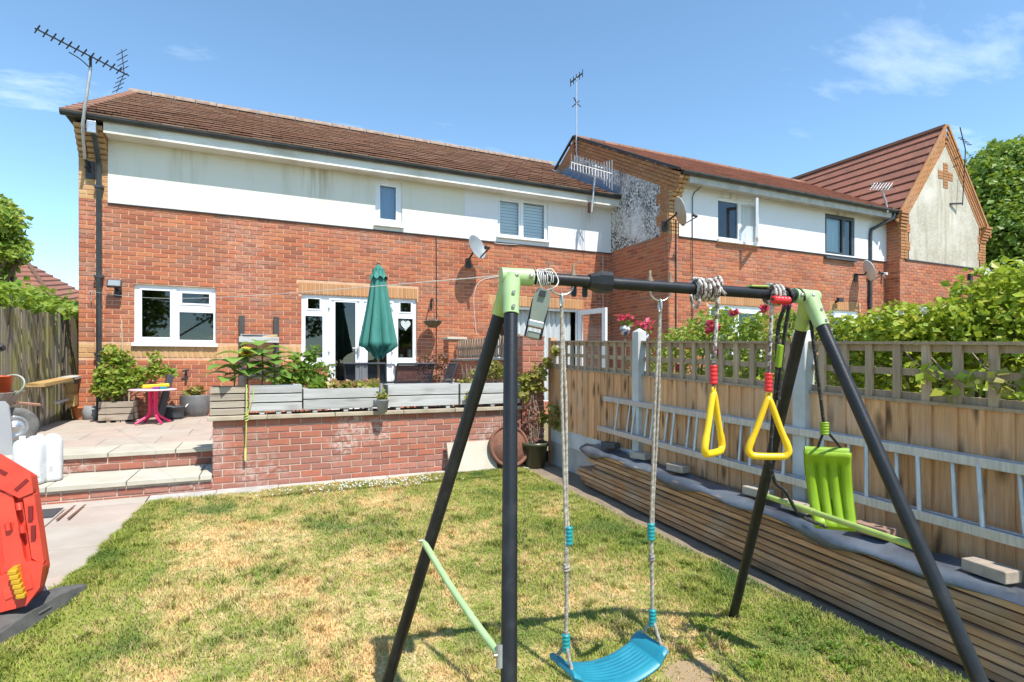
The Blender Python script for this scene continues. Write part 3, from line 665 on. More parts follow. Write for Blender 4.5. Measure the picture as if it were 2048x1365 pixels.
gutter(blk, PA1+.02, PB1-.1, QEB, 5.17, nb=9)
rb = MB(); rb.prism([(PA1+.03,QEB+.05,ZEB-.05),(PA1+.03,QRB,ZRB-.04),(PA1+.03,2*QRB-QEB,ZEB-.05)], (PB1-PA1+1.55,0,0)); rbo = rb.build('roof', tile_rd, blk)
TR = MB().bx(0,.326,0,.40,0,.022).mesh('roof_tile', tile_rd)
tiles(rbo, PA1-.06, lambda i: PB1 + .14*i, QEB-.02, ZEB, pitB, 13, me=TR, mat=[tile_rd], limit=0)
b = MB()
for i in range(20):
    n = 6; x = PA1-.06 + i*.45; b._add([(x+o, QRB + .11*math.cos(math.pi*kk/n), ZRB-.03 + .10*math.sin(math.pi*kk/n)) for o in (0,.44) for kk in range(n+1)], [(kk,kk+1,n+2+kk,n+1+kk) for kk in range(n)], True)
b.build('ridge', tile_br, rbo)
vg = MB(); vg.bar((PA1-.09,QEB-.03,ZEB+.015),(PA1-.09,QRB,ZRB+.03),.05,.05,(1,0,0)); vg.bar((PA1-.09,2*QRB-QEB,ZEB),(PA1-.09,QRB,ZRB+.03),.05,.05,(1,0,0)); vg.build('verge', dark_w, rbo)
fl = MB(); a_ = Vector((PA1-.03, QE+.02, ZEV+.10)); b_ = Vector((PA1-.03, 13.4, ZEV+.10+(13.4-QE)*math.tan(pit))); fl.bar(a_, b_, .02, .20, (0,0,1)); fl.bar(a_+Vector((-.09,0,-.07)), b_+Vector((-.09,0,-.07)), .2, .015); fl.build('lead_flashing', lead, blk)
# windows of the second block
bm = onq(1482,440,QB-.03).x
wo = window(blk, QB-.028, *bw1, [(bw1[0]+.03, bm-.05, bw1[2]+.06, bw1[3]-.07)], rec=.045, sill=.06, mull=[(bm-.03,bm+.04,bw1[2]+.02,bw1[3]-.02)])
b = MB(); b.bx(bm+.05, bw1[1]-.02, QB+.012, QB+.016, bw1[2]+.05, bw1[3]-.09); b.build('curtain', curtain, wo)
b = MB(); xr = bw1[1]-.02; zt = bw1[3]-.03; zl = bw1[2]+.03
Mc = Matrix.Translation((xr, QB-.05, 0)) @ Matrix.Rotation(math.radians(-50), 4, 'Z')
for s in ((0,.06,zl,zt),(.46,.52,zl,zt),(.06,.46,zt-.06,zt),(.06,.46,zl,zl+.06)): b.bx(-.025,.025,-s[1],-s[0],s[2],s[3],Mc)
lf = b.build('casement', white_p, wo); g = MB(); g.quad(*[Mc @ Vector(v_) for v_ in ((0,-.06,zl+.06),(0,-.46,zl+.06),(0,-.46,zt-.06),(0,-.06,zt-.06))]); g.build('pane', glass_clear, lf)
room(blk, QB+.13, bw1[0]-.2, bw1[1]+.2, bw1[2]-.4, bw1[3]+.15)
bm2 = onq(1686,470,QB).x
w3 = window(blk, QB-.028, *bw2, [(bw2[0]+.06, bm2-.05, bw2[2]+.14, bw2[3]-.09), (bm2+.05, bw2[1]-.10, bw2[2]+.10, bw2[3]-.09)], mat=grey_p, rec=.02, sill=.05, mull=[(bw2[0]+.02, bm2+.02, bw2[2]+.03, bw2[2]+.09), (bm2-.02,bm2+.03,bw2[2]+.03,bw2[3]-.02)])
g = MB()
for i in range(10):
    xa = bw2[0]+.05+(bm2-bw2[0]-.05)*i/10; xb = bw2[0]+.05+(bm2-bw2[0]-.05)*(i+1)/10; s_ = .02 if i % 2 else -.02
    g.quad((xa,QB+.10-s_,bw2[2]),(xb,QB+.10+s_,bw2[2]),(xb,QB+.10+s_,bw2[3]),(xa,QB+.10-s_,bw2[3]))
g.build('curtain', blind_w, w3); room(blk, QB+.13, bw2[0]-.2, bw2[1]+.2, bw2[2]-.4, bw2[3]+.15)
m1 = onq(1473,640,QB).x; 
window(blk, QB, *bd1, [(bd1[0]+.08,m1-.10,.6,bd1[3]-.10),(m1+.10,bd1[1]-.12,.6,bd1[3]-.16)], rec=.04, sill=0, name='french_doors'); room(blk, QB+.13, bd1[0]-.2, bd1[1]+.2, .2, bd1[3]+.15)
window(blk, QB, *bd2, [(bd2[0]+.10,(bd2[0]+bd2[1])/2-.06,.6,bd2[3]-.18),((bd2[0]+bd2[1])/2+.06,bd2[1]-.10,.6,bd2[3]-.18)], rec=.04, sill=0, name='french_doors'); room(blk, QB+.13, bd2[0]-.2, bd2[1]+.2, .2, bd2[3]+.15)
# ------------------------------------------------------------------ gabled wing at the right end
QC, PC0, PC1 = 8.47, PB1, 18.5; ZRC = 4.0
wing = thing('gabled_wing', 'steep gabled house wing with weathered rendered gable and red brick cross', 'house', (PC0, QC, .2))
ax, az = onq(1890,255,QC).x, onq(1890,255,QC).z; zeC = 5.12; hw = (PC1-PC0)/2; cxC = (PC0+PC1)/2
wc = MB(); wc.quad((PC0,QC,.1),(PC1,QC,.1),(PC1,QC,zeC),(cxC,QC,az-.12),(PC0,QC,zeC)); wc.quad((PC0,QB,.1),(PC0,QC,.1),(PC0,QC,zeC),(PC0,QB,zeC)); wc.quad((PC1,QC,.1),(PC1,QC+9,.1),(PC1,QC+9,zeC),(PC1,QC,zeC)); wco = wc.build('wall', mortar, wing)
lay(wco, [(courses(PC0, PC1, .1, ZRC), brick_red)], (0,QC,0), UX, NF, 150, see=lambda x, z: z > 2.3)
lay(wco, [(courses(0, QB-QC, .1, zeC), brick_red)], (PC0, QB, 0), (0,-1,0), (-1,0,0), 40, see=lambda x, z: z > 2.3)
# rendered gable panel
zi = lambda x: az - .12 - (abs(x-cxC)) * (az-.12-zeC)/hw
rp = MB(); ins = .34; xs = [PC0+ins, PC1-ins]
rp.quad((xs[0],QC-.02,ZRC),(xs[1],QC-.02,ZRC),(xs[1],QC-.02,zi(xs[1])-.12),(cxC,QC-.02,az-.50),(xs[0],QC-.02,zi(xs[0])-.12)); rpo = rp.build('gable_render', tan_r, wing)
t = MB(); t.bx(PC0+.2, PC1-.1, QC-.03, QC-.003, ZRC-.03, ZRC-.002); t.build('render_stop', black_m, wing)
q = MB(); tan_ = (az-.12-zeC)/hw; ang = math.atan(tan_)
for s_ in (0, 1):
    for i in range(15):
        z = ZRC + .005 + i*.075; l = .40 if (i//3) % 2 else .30
        x = PC0-.005 if s_ == 0 else PC1-l+.005
        for j in range(2): brick_geo(q, Matrix.Translation((x+j*l/2, QC-.03, z)), l/2-.008, .066, .03)
    for i in range(int(hw/math.cos(ang)/.225)+2):
        for r_ in range(4):
            d_ = i*.225 - (.11 if r_ % 2 else 0); sg = 1 if s_ == 0 else -1
            sl = Vector((sg*math.cos(ang), 0, math.sin(ang))); nn = Vector((-sg*math.sin(ang), 0, math.cos(ang)))
            P = Vector((PC0-.12 if sg > 0 else PC1+.12, QC-.03-.012*r_, zeC-.12*tan_)) + sl*d_ - nn*(.24-.075*r_)
            if sg*(cxC-P.x) < .04: continue
            Mx = Matrix(((sl.x,0,nn.x,P.x),(0,1,0,P.y),(sl.z,0,nn.z,P.z),(0,0,0,1)))
            if sg < 0: Mx = Mx @ Matrix.Scale(1,4)
            brick_geo(q, Mx, .215, .066, .04)
q.build('quoin_brickwork', brick_org, wing, kind='stuff')
c = MB(); 
for i in range(9):
    z = 6.02 + i*.075; n = 3 if 3 <= i <= 5 else 1
    for j in range(n): brick_geo(c, Matrix.Translation((cxC-.11+(j-(n-1)/2)*.225, QC-.032, z)), .215, .066, .03)
c.build('brick_cross', brick_org, rpo)
c = MB()
for i in range(6):
    for k_, x in enumerate((PC0-.06-.02*i, PC1-.31+.02*i)): c = MB(); brick_geo(c, Matrix.Translation((x, QC-.05-.02*i, 4.72+i*.075)), .30, .066, .10); c.build('corbel', brick_org, wing)
rc = MB(); rz0 = zeC-.12*tan_+.04
rc.prism([(PC0-.10,QC+.03,rz0-.05),(cxC,QC+.03,az-.08),(PC1+.10,QC+.03,rz0-.05)], (0,9,0)); rco = rc.build('roof', tile_rd, wing)
Lr = math.hypot(hw+.14, az-rz0); n = 10; gg = (Lr)/n; ent = MB()
ro = math.atan2(az-rz0, hw+.14)
for i in range(n):
    s = i*gg; x = -.02
    for j in range(27):
        y0_ = QC-.05 + j*.33 - (.165 if i % 2 else 0)
        Mx = Matrix.Translation((PC0-.14 + s*math.cos(ro), y0_, rz0 + s*math.sin(ro))) @ Matrix.Rotation(-(ro-.11)+random.uniform(-.004,.004), 4, 'Y')
        ent.bx(0, gg+.03, .002 + (.165 if j == 0 and i % 2 else 0), .329, 0, .03, Mx)
ent.build('tile_field', tile_rd, rco, kind='stuff')
b = MB(); b.bar((cxC,QC-.05,az+.01),(cxC,QC+9,az+.01),.16,.08); b.build('ridge', tile_br, rco)
b = MB(); b.bar((PC1+.16,QC-.06,rz0-.02),(cxC+.02,QC-.06,az+.03),.06,.05,(0,1,0)); b.bar((PC0-.16,QC-.05,rz0-.0),(cxC-.02,QC-.05,az+.03),.06,.045,(0,1,0)); b.build('verge', brick_org, rco)
# ------------------------------------------------------------------ ground
def grassmat(name, blades):
    s = Nt(name); pos = s.n('ShaderNodeNewGeometry').outputs['Position']; rn = s.rnd()
    sx = s.n('ShaderNodeSeparateXYZ', {0: pos})
    big = s.noise(pos, 1.15, 3, .6); mid = s.noise(pos, 4.5, 4, .65); fin = s.noise(pos, 30, 2)
    grad = s.math('MULTIPLY', s.ramp(sx.outputs[0], .3, 2.6), .13)           # greener towards the fence side
    edge = s.math('MULTIPLY', s.ramp(sx.outputs[0], -.55, -1.15), .26)
    f = s.math('ADD', s.math('ADD', s.math('ADD', s.math('MULTIPLY', big, .72), s.math('MULTIPLY', mid, .55)), s.math('MULTIPLY', s.math('SUBTRACT', s.noise(pos, 16, 3), .5), .45)), s.math('ADD', grad, edge))
    g = s.ramp(s.math('ADD', f, s.math('MULTIPLY', s.math('SUBTRACT', rn, .5), .34 if blades else 0)), .575, .735)
    straw = s.mix(s.ramp(mid, .35, .65), (.76,.52,.24), (.80,.66,.36)); green = s.mix(s.ramp(fin, .3, .7), (.22,.28,.045), (.35,.39,.075))
    green = s.mix(s.ramp(big, .54, .68), green, (.115,.20,.04))
    c = s.mix(g, straw, green)
    if not blades: c = s.mix(s.math('MULTIPLY', s.ramp(fin, .3, .7), .75), c, (.24,.17,.08))
    else:
        k = s.n('ShaderNodeMapRange', {'Value': rn, 'To Min': .62, 'To Max': 1.3}).outputs[0]; c = s.n('ShaderNodeHueSaturation', {'Color': c, 'Value': k}).outputs[0]
    bare = s.n('ShaderNodeVectorMath', {0: pos, 1: (bsx, bsy, 0)}, operation='SUBTRACT').outputs[0]; bare = s.n('ShaderNodeVectorMath', {0: bare, 1: (.18,.12,3.)}, operation='DIVIDE').outputs[0]; bare = s.n('ShaderNodeVectorMath', {0: bare}, operation='LENGTH').outputs['Value']
    if not blades: c = s.mix(s.ramp(s.math('ADD', bare, s.math('MULTIPLY', mid, .5)), 1.35, 1.05), c, (.33,.24,.14))
    m = s.finish(c, .7, 0, .2, None if blades else s.noise(pos, 90, 3), .6, .01)
    if blades:
        t = s.n('ShaderNodeBsdfTranslucent', {'Color': c}); x = s.n('ShaderNodeMixShader', {0: .25, 1: s.b.outputs[0], 2: t.outputs[0]}); s.t.links.new(x.outputs[0], s.out.inputs[0])
    return m
bsx, bsy = onlawn(1385, 1345).x, onlawn(1385, 1345).y
def ground_quad(name, x0, x1, q0, q1, zf, mat, n=1):
    b = MB()
    for i in range(n):
        a, c = q0+(q1-q0)*i/n, q0+(q1-q0)*(i+1)/n; b.quad((x0,a,zf(a)),(x1,a,zf(a)),(x1,c,zf(c)),(x0,c,zf(c)))
    o = b.build(name, mat); o['kind'] = 'structure'; return o
ground_m = M('ground_green', (.16,.15,.06), (.22,.18,.09), .95, .3)
ground_quad('ground', -600, 600, -600, 600, lambda q: -1.0, ground_m)
XL, XR = -1.14, 3.62
WQ = 6.65
lawn_soil = grassmat('lawn_turf', False); blade_m = grassmat('grass_blade', True)
xe = lambda q: -.985 + (q-6.4)*.078
b = MB(); b.quad((xe(-12),-12,gz(-12)),(3.02,-12,gz(-12)),(3.02,WQ-.26,gz(WQ-.26)),(xe(WQ-.26),WQ-.26,gz(WQ-.26))); o = b.build('lawn', lawn_soil); o['kind'] = 'structure'
ground_quad('soil_strip', 3.0, XR+.06, -12, WQ, lambda q: gz(q)-.006, earth)
ground_quad('soil_bed', -9, XL+.02, -12, WQ+.1, lambda q: gz(q)-.05, earth)
ground_quad('neighbour_lawn', XR+.05, 40, -12, 30, lambda q: .12, ground_m)
ground_quad('side_garden', -40, -2.99, -12, 40, lambda q: .1, ground_m)
# ---- grass blades
def blades(n, x0, x1, q0, q1, hmin, hmax, keep=None, seed=3):
    r = np.random.default_rng(seed); x = r.uniform(x0, x1, n); q = q0 + (q1-q0)*r.random(n)**1.25
    if keep is not None: k = keep(x, q); x, q = x[k], q[k]
    # only what the lens or a step aside could see
    a = (x*RT[0] + q*RT[1]) / np.maximum(.3, x*FW[0] + q*FW[1]); k = (np.abs(a) < 1.35) & (x*FW[0]+q*FW[1] > .9); x, q = x[k], q[k]; n = len(x)
    cl = .5 + .5*np.sin(x*5.1 + 2*np.sin(q*3.3)) * np.sin(q*4.7 + 1.5*np.sin(x*2.9))
    dry = np.clip(1.1 - .45*(x+1), .35, 1)
    h = r.uniform(hmin, hmax, n)*(.55 + .6*cl); an = r.uniform(0, 2*np.pi, n); ln = r.uniform(.3, 1.15, n)*h; wd = r.uniform(.0014, .0032, n)
    dx, dy = np.cos(an), np.sin(an); z = gz(q) - .004
    sx, sy = -dy*wd, dx*wd; P = np.zeros((n, 5, 3))
    P[:,0] = np.c_[x-sx, q-sy, z]; P[:,1] = np.c_[x+sx, q+sy, z]; m = .55
    P[:,2] = np.c_[x+sx*.8+dx*ln*.35, q+sy*.8+dy*ln*.35, z+h*.62]; P[:,3] = np.c_[x-sx*.8+dx*ln*.35, q-sy*.8+dy*ln*.35, z+h*.62]
    P[:,4] = np.c_[x+dx*ln, q+dy*ln, z+h*.92]
    return P.reshape(-1, 3), n
def blade_mesh(name, P, n, mat):
    me = bpy.data.meshes.new(name); o = np.arange(n)*5
    me.vertices.add(n*5); me.vertices.foreach_set('co', P.ravel().astype(np.float32))
    li = np.empty((n, 7), np.int32); li[:, :4] = o[:, None] + np.array([0,1,2,3]); li[:, 4:] = o[:, None] + np.array([3,2,4])
    me.loops.add(n*7); me.loops.foreach_set('vertex_index', li.ravel())
    ls = np.empty((n, 2), np.int32); ls[:,0] = np.arange(n)*7; ls[:,1] = ls[:,0]+4
    me.polygons.add(n*2); me.polygons.foreach_set('loop_start', ls.ravel()); me.materials.append(mat); me.update(calc_edges=True); return me
bs = onlawn(1385, 1345)
def in_lawn(x, q):
    r_ = np.hypot((x-bs.x)/.16, (q-bs.y)/.10) + .25*np.sin(x*19)*np.sin(q*23); return (x > xe(q)-.01) & ((r_ > 1) | (np.random.default_rng(9).random(len(x)) < .12))
Ps = [blades(340000, -1.45, 3.1, 1.0, WQ-.24, .018, .042, in_lawn)]
_r = np.random.default_rng(4); tx_, tq_ = _r.uniform(-1.2, 3.0, 520), _r.uniform(1.1, 6.3, 520)
def tuft_keep(x, q):
    k = np.zeros(len(x), bool)
    for i in range(0, len(x), 4000):
        d = (x[i:i+4000, None]-tx_[None])**2 + (q[i:i+4000, None]-tq_[None])**2; k[i:i+4000] = d.min(1) < .032**2
    return k & in_lawn(x, q)
Ps.append(blades(420000, -1.3, 3.0, 1.1, 6.3, .04, .075, tuft_keep, 8))
# a longer fringe along the path and the wall
def fr_keep(x, q): return np.abs(x - (xe(q)+.05 + .02*np.sin(q*7) + .015*np.sin(q*23))) < .05 + .04*np.sin(q*3.1)**2
Ps.append(blades(150000, -1.45, -.8, 1.4, WQ-.3, .02, .05, fr_keep, 5))
Ps.append(blades(60000, .0, 3.0, WQ-.55, WQ-.22, .025, .055, lambda x, q: np.random.default_rng(1).random(len(x)) < .55, 6))
PP = np.concatenate([p for p, n in Ps]); g = put('grass', blade_mesh('grass', PP, len(PP)//5, blade_m), None); g['kind'] = 'stuff'
# clover flowers along the far edge, broad-leaved weeds near the planks
cl = MB()
for _ in range(190):
    v = onlawn(random.gauss(735, 75), 958); x = v.x + random.uniform(-.1,.1); q = random.gauss(6.16, .11)
    q = min(q, WQ-.28); cl.ball((x, q, gz(q)+random.uniform(.03,.055)), .009, 4)
cl.build('clover_flowers', petal_white, None, kind='stuff')
wd = MB()
def rosette(b, x, q, r, n):
    for i in range(n):
        an = random.uniform(0, 6.283); L = r*random.uniform(.6, 1.1); z = gz(q)+.012; el = random.uniform(.15,.7)
        d = Vector((math.cos(an), math.sin(an), 0)); s_ = Vector((-d.y, d.x, 0))*L*.22; p = Vector((x, q, z)) + d*r*.15*random.random(); m = p + d*L*.55 + Vector((0,0,L*el)); e_ = p + d*L + Vector((0,0,L*el*.7))
        b._add([p, m+s_, e_, m-s_], [(0,1,2),(0,2,3)])
for px, py, r in ((1437,1265,.10),(1560,1255,.09),(1640,1305,.09),(1760,1290,.08),(1390,1290,.08),(1520,1330,.10),(1700,1340,.09),(1480,1215,.07),(1300,1080,.06),(1370,1130,.06),(1245,1085,.05),(640,950,.06),(1130,1020,.06),(1600,1265,.07),(1240,1140,.05),(1345,1310,.06),(1850,1330,.09),(900,1080,.05),(885,1175,.05)):
    v = onlawn(px, py)
    for _ in range(4): rosette(wd, v.x+random.gauss(0,r*.7), v.y+random.gauss(0,r*.7), r*.42, 12)
wd.build('weeds', lf_green, None, kind='stuff')
# ---- path, steps, patio
path = MB().bx(-3.0, XL+.04, -3, WQ-.02, -1, -.9).build('path', mortar_pale); path['kind'] = 'structure'
def slab(parent, x0, x1, q0, q1, zf, mat, th=.045, gap=.005, name='paving_slab'):
    b = MB(); j = random.uniform(-.002, .002); a = [(x0+gap/2,q0+gap/2),(x1-gap/2,q0+gap/2),(x1-gap/2,q1-gap/2),(x0+gap/2,q1-gap/2)]
    b._add([(x, q, zf(q)-th) for x, q in a] + [(x, q, zf(q)+j) for x, q in a], [(4,5,6,7),(0,1,5,4),(1,2,6,5),(2,3,7,6),(3,0,4,7)])
    return b.build(name, mat, parent, bevel=.004, seg=1)
ground_quad('path_bed', -3.0, XL+.03, -3, WQ-.02, lambda q: gz(q)-.03, mortar_pale)
for i, q in enumerate(np.arange(1.0, 6.3, .60)):
    off = .0 if i % 2 else .3
    for x0, x1 in ((XL-.62+off*.3, XL+.24), (XL-1.24+off*.3, XL-.62+off*.3), (-3.0, XL-1.24+off*.3)):
        slab(path, x0, x1, float(q), float(q)+.60, lambda y: gz(y)-.004, slab_pink if (i+int(x0*3)) % 3 == 0 else slab_m, .045, .011)
x = XL-.62; 
slab(path, -3.0, XL+.10, 6.40, WQ-.03, lambda y: gz(y)-.003, slab_m)
kerb = MB(); 
for i in range(8):
    x0 = XL+.11 + i*.6; slab(path, x0, min(x0+.6, 3.25), WQ-.27, WQ-.03, lambda y: gz(y)+.004, concrete, name='edging_slab')
# drain cover in the path
dv_ = onlawn(95, 1027); b = MB(); b.bx(dv_.x-.42, dv_.x+.08, dv_.y-.16, dv_.y+.16, gz(dv_.y)-.02, gz(dv_.y)+.006); o = b.build('drain_cover', M('drain_iron', (.06,.06,.065), None, .6, 8)); tag(o, 'dark flat drain cover set in the path beside the steps', 'drain cover')
b = MB(); 
for x_ in (dv_.x+.14, dv_.x+.22): b.bx(x_, x_+.02, dv_.y-.3, dv_.y+.28, gz(dv_.y), gz(dv_.y)+.007)
b.build('channel_edge', rust, o)
# steps
H1, H2 = .165, .367; QS1, QS2 = WQ-.03, 7.32; XS = onq(425,975,WQ).x
steps = thing('garden_steps', 'two shallow garden steps of cream slabs on brick risers', 'steps', (XS-1.2, QS1, 0))
st = MB(); st.bx(-3.0, XS+.01, QS1+.035, 8.2, -.3, H1-.05); st.bx(-3.0, XS+.3, QS2+.035, 8.2, H1-.05, H2-.05); sto = st.build('step_base', mortar_pale, steps)
lay(sto, [(courses(-3.0, XS, -.055, H1-.05), brick_old)], (0, QS1+.035, 0), UX, NF, 60); lay(sto, [(courses(-3.0, XS, H1+.005, H2-.05, H=.068), brick_old)], (0, QS2+.035, 0), UX, NF, 40)
for k, (q_, h_, off) in enumerate(((QS1, H1, .12), (QS2, H2, .42))):
    x = XS-.0
    xs_ = [XS] + [XS-off-.64*i for i in range(5)]
    for i in range(len(xs_)-1):
        slab(steps, xs_[i+1], xs_[i], q_-.01, q_+ (.70 if k == 0 else .64), lambda y, h=h_: h, slab_cream, .048, .010, 'step_slab')
# patio
pz = lambda q: H2 + .027*(max(q, 7.95)-7.95)
patio = MB().bx(-3.0, 3.5, 7.96, QA, -.3, .3).build('patio', mortar_pale); patio['kind'] = 'structure'
ground_quad('patio_bed', -3.0, 3.5, 7.9, QA, lambda q: pz(q)-.02, mortar_pale); ground_quad('patio_bed', XS, 3.5, WQ+.1, 7.96, lambda q: H2-.02, mortar_pale)
for i, q in enumerate(np.arange(7.965, QA-.05, .60)):
    for j in range(11):
        x0 = -3.0 + j*.6 - (.3 if i % 2 else 0); slab(patio, max(x0,-3.0), min(x0+.6,3.4), float(q), min(float(q)+.60, QA-.01), pz, slab_pink if (i*3+j) % 2 else slab_m)
for j in range(8): slab(patio, XS+.02+j*.6, min(XS+.62+j*.6, 3.4), WQ+.35, 7.3, pz, slab_m); slab(patio, XS+.02+j*.6, min(XS+.62+j*.6, 3.4), 7.3, 7.955, pz, slab_m)
# ------------------------------------------------------------------ planter wall and corner pier
XW0, XW1 = XS, 3.18
gw = thing('garden_wall', 'low retaining brick wall with stone coping and white stains facing the lawn', 'garden wall', ((XW0+XW1)/2, WQ, 0))
ZC = .735
b = MB(); b.bx(XW0+.01, XW1, WQ+.012, WQ+.22, -.1, ZC-.005); gwo = b.build('wall_core', mortar_pale, gw)
lay(gwo, [(courses(XW0, XW1, -.012, ZC, phase=.1), brick_old)], (0, WQ+.012, 0), UX, NF, 300)
lay(gwo, [(courses(0, .2, -.012, ZC), brick_old)], (XW0+.01, WQ+.215, 0), (0,-1,0), (-1,0,0), 40)
x = XW0-.05; i = 0
while x < XW1-.05:
    l = min([.58,.72,.80,.66,.85,.7,.9][i % 7], XW1-x); b = MB(); b.bx(x+.003, x+l-.003, WQ-.05, WQ+.30, ZC, ZC+.046); b.build('coping_slab', coping_m, gw, bevel=.006); x += l; i += 1
pier = thing('brick_pier', 'square brick pier at the corner between garden wall and fence', 'pier', (3.35, WQ, 0))
b = MB(); b.bx(3.20, 3.51, WQ-.018, WQ+.31, -.1, 1.70); po = b.build('pier_core', mortar, pier)
lay(po, [(courses(3.19, 3.52, -.05, 1.70), brick_old)], (0, WQ-.018, 0), UX, NF, 120); lay(po, [(courses(0, .33, -.05, 1.7), brick_old)], (3.20, WQ+.31, 0), (0,-1,0), (-1,0,0), 60, see=lambda x, z: z > .7)
b = MB(); b.bx(3.185, 3.525, WQ-.03, WQ+.325, 1.70, 1.725); b.build('pier_cap', brick_old, pier, bevel=.006)
# boundary wall between the two patios: pillar by the house, wall with ledge, trellis on top
bw = thing('boundary_wall', 'brick boundary wall with stone capped pillar between the two patios', 'wall', (3.3, 9, .4))
XBW = onq(897, 720, 9.75).x; PQ = 9.75
b = MB(); b.bx(XBW+.01, XBW+.32, PQ+.012, PQ+.32, .3, 1.80); b.bx(XBW+.07, XBW+.27, WQ+.3, PQ, .3, 1.40); bo = b.build('wall_core', mortar, bw)
lay(bo, [(courses(XBW, XBW+.33, .35, 1.80), brick_red)], (0,PQ+.012,0), UX, NF, 80, see=lambda x, z: z > .85); lay(bo, [(courses(0, .33, .35, 1.80), brick_red)], (XBW+.01, PQ+.335, 0), (0,-1,0), (-1,0,0), 40, see=lambda x, z: z > .85)
lay(bo, [(courses(0, PQ-WQ-.3, .35, 1.40), brick_red)], (XBW+.07, PQ, 0), (0,-1,0), (-1,0,0), 100, see=lambda x, z: z > .85)
b = MB(); b.bx(XBW-.03, XBW+.36, PQ-.03, PQ+.36, 1.80, 1.845); b.build('pillar_cap', slab_cream, bw, bevel=.006); b = MB(); b.bx(XBW+.03, XBW+.31, WQ+.33, PQ-.035, 1.40, 1.435); b.build('wall_ledge', concrete, bw, bevel=.005)
def slats_trellis(parent, P, x0, x1, z0, z1, n, zr, dep=.022, sw=.042, mat=None, zrow=None):
    """upright slats + rails in a vertical plane; P(s, z, d) maps along, up, out"""
    mat = mat or trellis_w
    def bx8(s0, s1, za, zb, d0, d1, nm):
        b = MB(); v = [P(s, z if not callable(z) else z(s), d) for d in (d0, d1) for s, z in ((s0,za),(s1,za),(s1,zb),(s0,zb))]
        b._add(v, [(0,1,2,3),(7,6,5,4),(0,4,5,1),(1,5,6,2),(2,6,7,3),(3,7,4,0)]); return b.build(nm, mat, parent)
    for i in range(n):
        s = x0 + (x1-x0)*(i+.5)/n + random.uniform(-.004,.004); bx8(s-sw/2, s+sw/2, z0, z1, 0, dep, 'trellis_slat')
    for k in range(zr):
        f = k/(zr-1)
        za = (lambda s, f=f: z0(s) + (z1(s)-z0(s)-sw)*f) ; zb = (lambda s, f=f: z0(s) + (z1(s)-z0(s)-sw)*f + sw*.95)
        bx8(x0, x1, za, zb, dep+.001, dep*2, 'trellis_rail')
tr = thing('trellis_panel', 'brown trellis panel on top of the boundary wall between the patios', 'trellis', (XBW+.16, 8.2, 1.45))
Pt = lambda s, z, d: Vector((XBW+.14+d, s, z(s) if callable(z) else z))
slats_trellis(tr, Pt, WQ+.36, PQ-.06, lambda s: 1.45, lambda s: 1.77, 22, 3)
# ------------------------------------------------------------------ right fence: concrete posts, gravel boards, close boards, trellis
XF = 3.60; fence = thing('garden_fence', 'wooden board fence with trellis top and white concrete posts on the right', 'fence', (XF, 3.5, 0))
def fz(px, py): return onp(px, py, XF)
posts = [(onp(1281,700,XF).y, onp(1264,660,XF-.02).z), (onp(1610,700,XF).y, onp(1610,657,XF-.02).z), (.80, 1.47)]
b = MB(); b.bx(XF-.02, XF+.07, WQ-.10, WQ-.025, -.05, 1.70); b.build('wooden_post', fence_w, fence)
for q_, zt in posts:
    b = MB(); w_ = .052; zb = gz(q_)-.1
    b.bx(XF-.07, XF+.035, q_-w_, q_+w_, zb, zt-.03)
    b._add([(XF-.07,q_-w_,zt-.03),(XF+.035,q_-w_,zt-.03),(XF+.035,q_+w_,zt-.03),(XF-.07,q_+w_,zt-.03),(XF-.017,q_,zt+.012)], [(0,1,4),(1,2,4),(2,3,4),(3,0,4)])
    b.build('concrete_post', conc_white, fence, bevel=.006)
ends = [WQ-.10] + [q_ for q_, _ in posts]
ztop = lambda q: 1.462 + (q-2.0)*.0395; ztb = lambda q: ztop(q) - .335
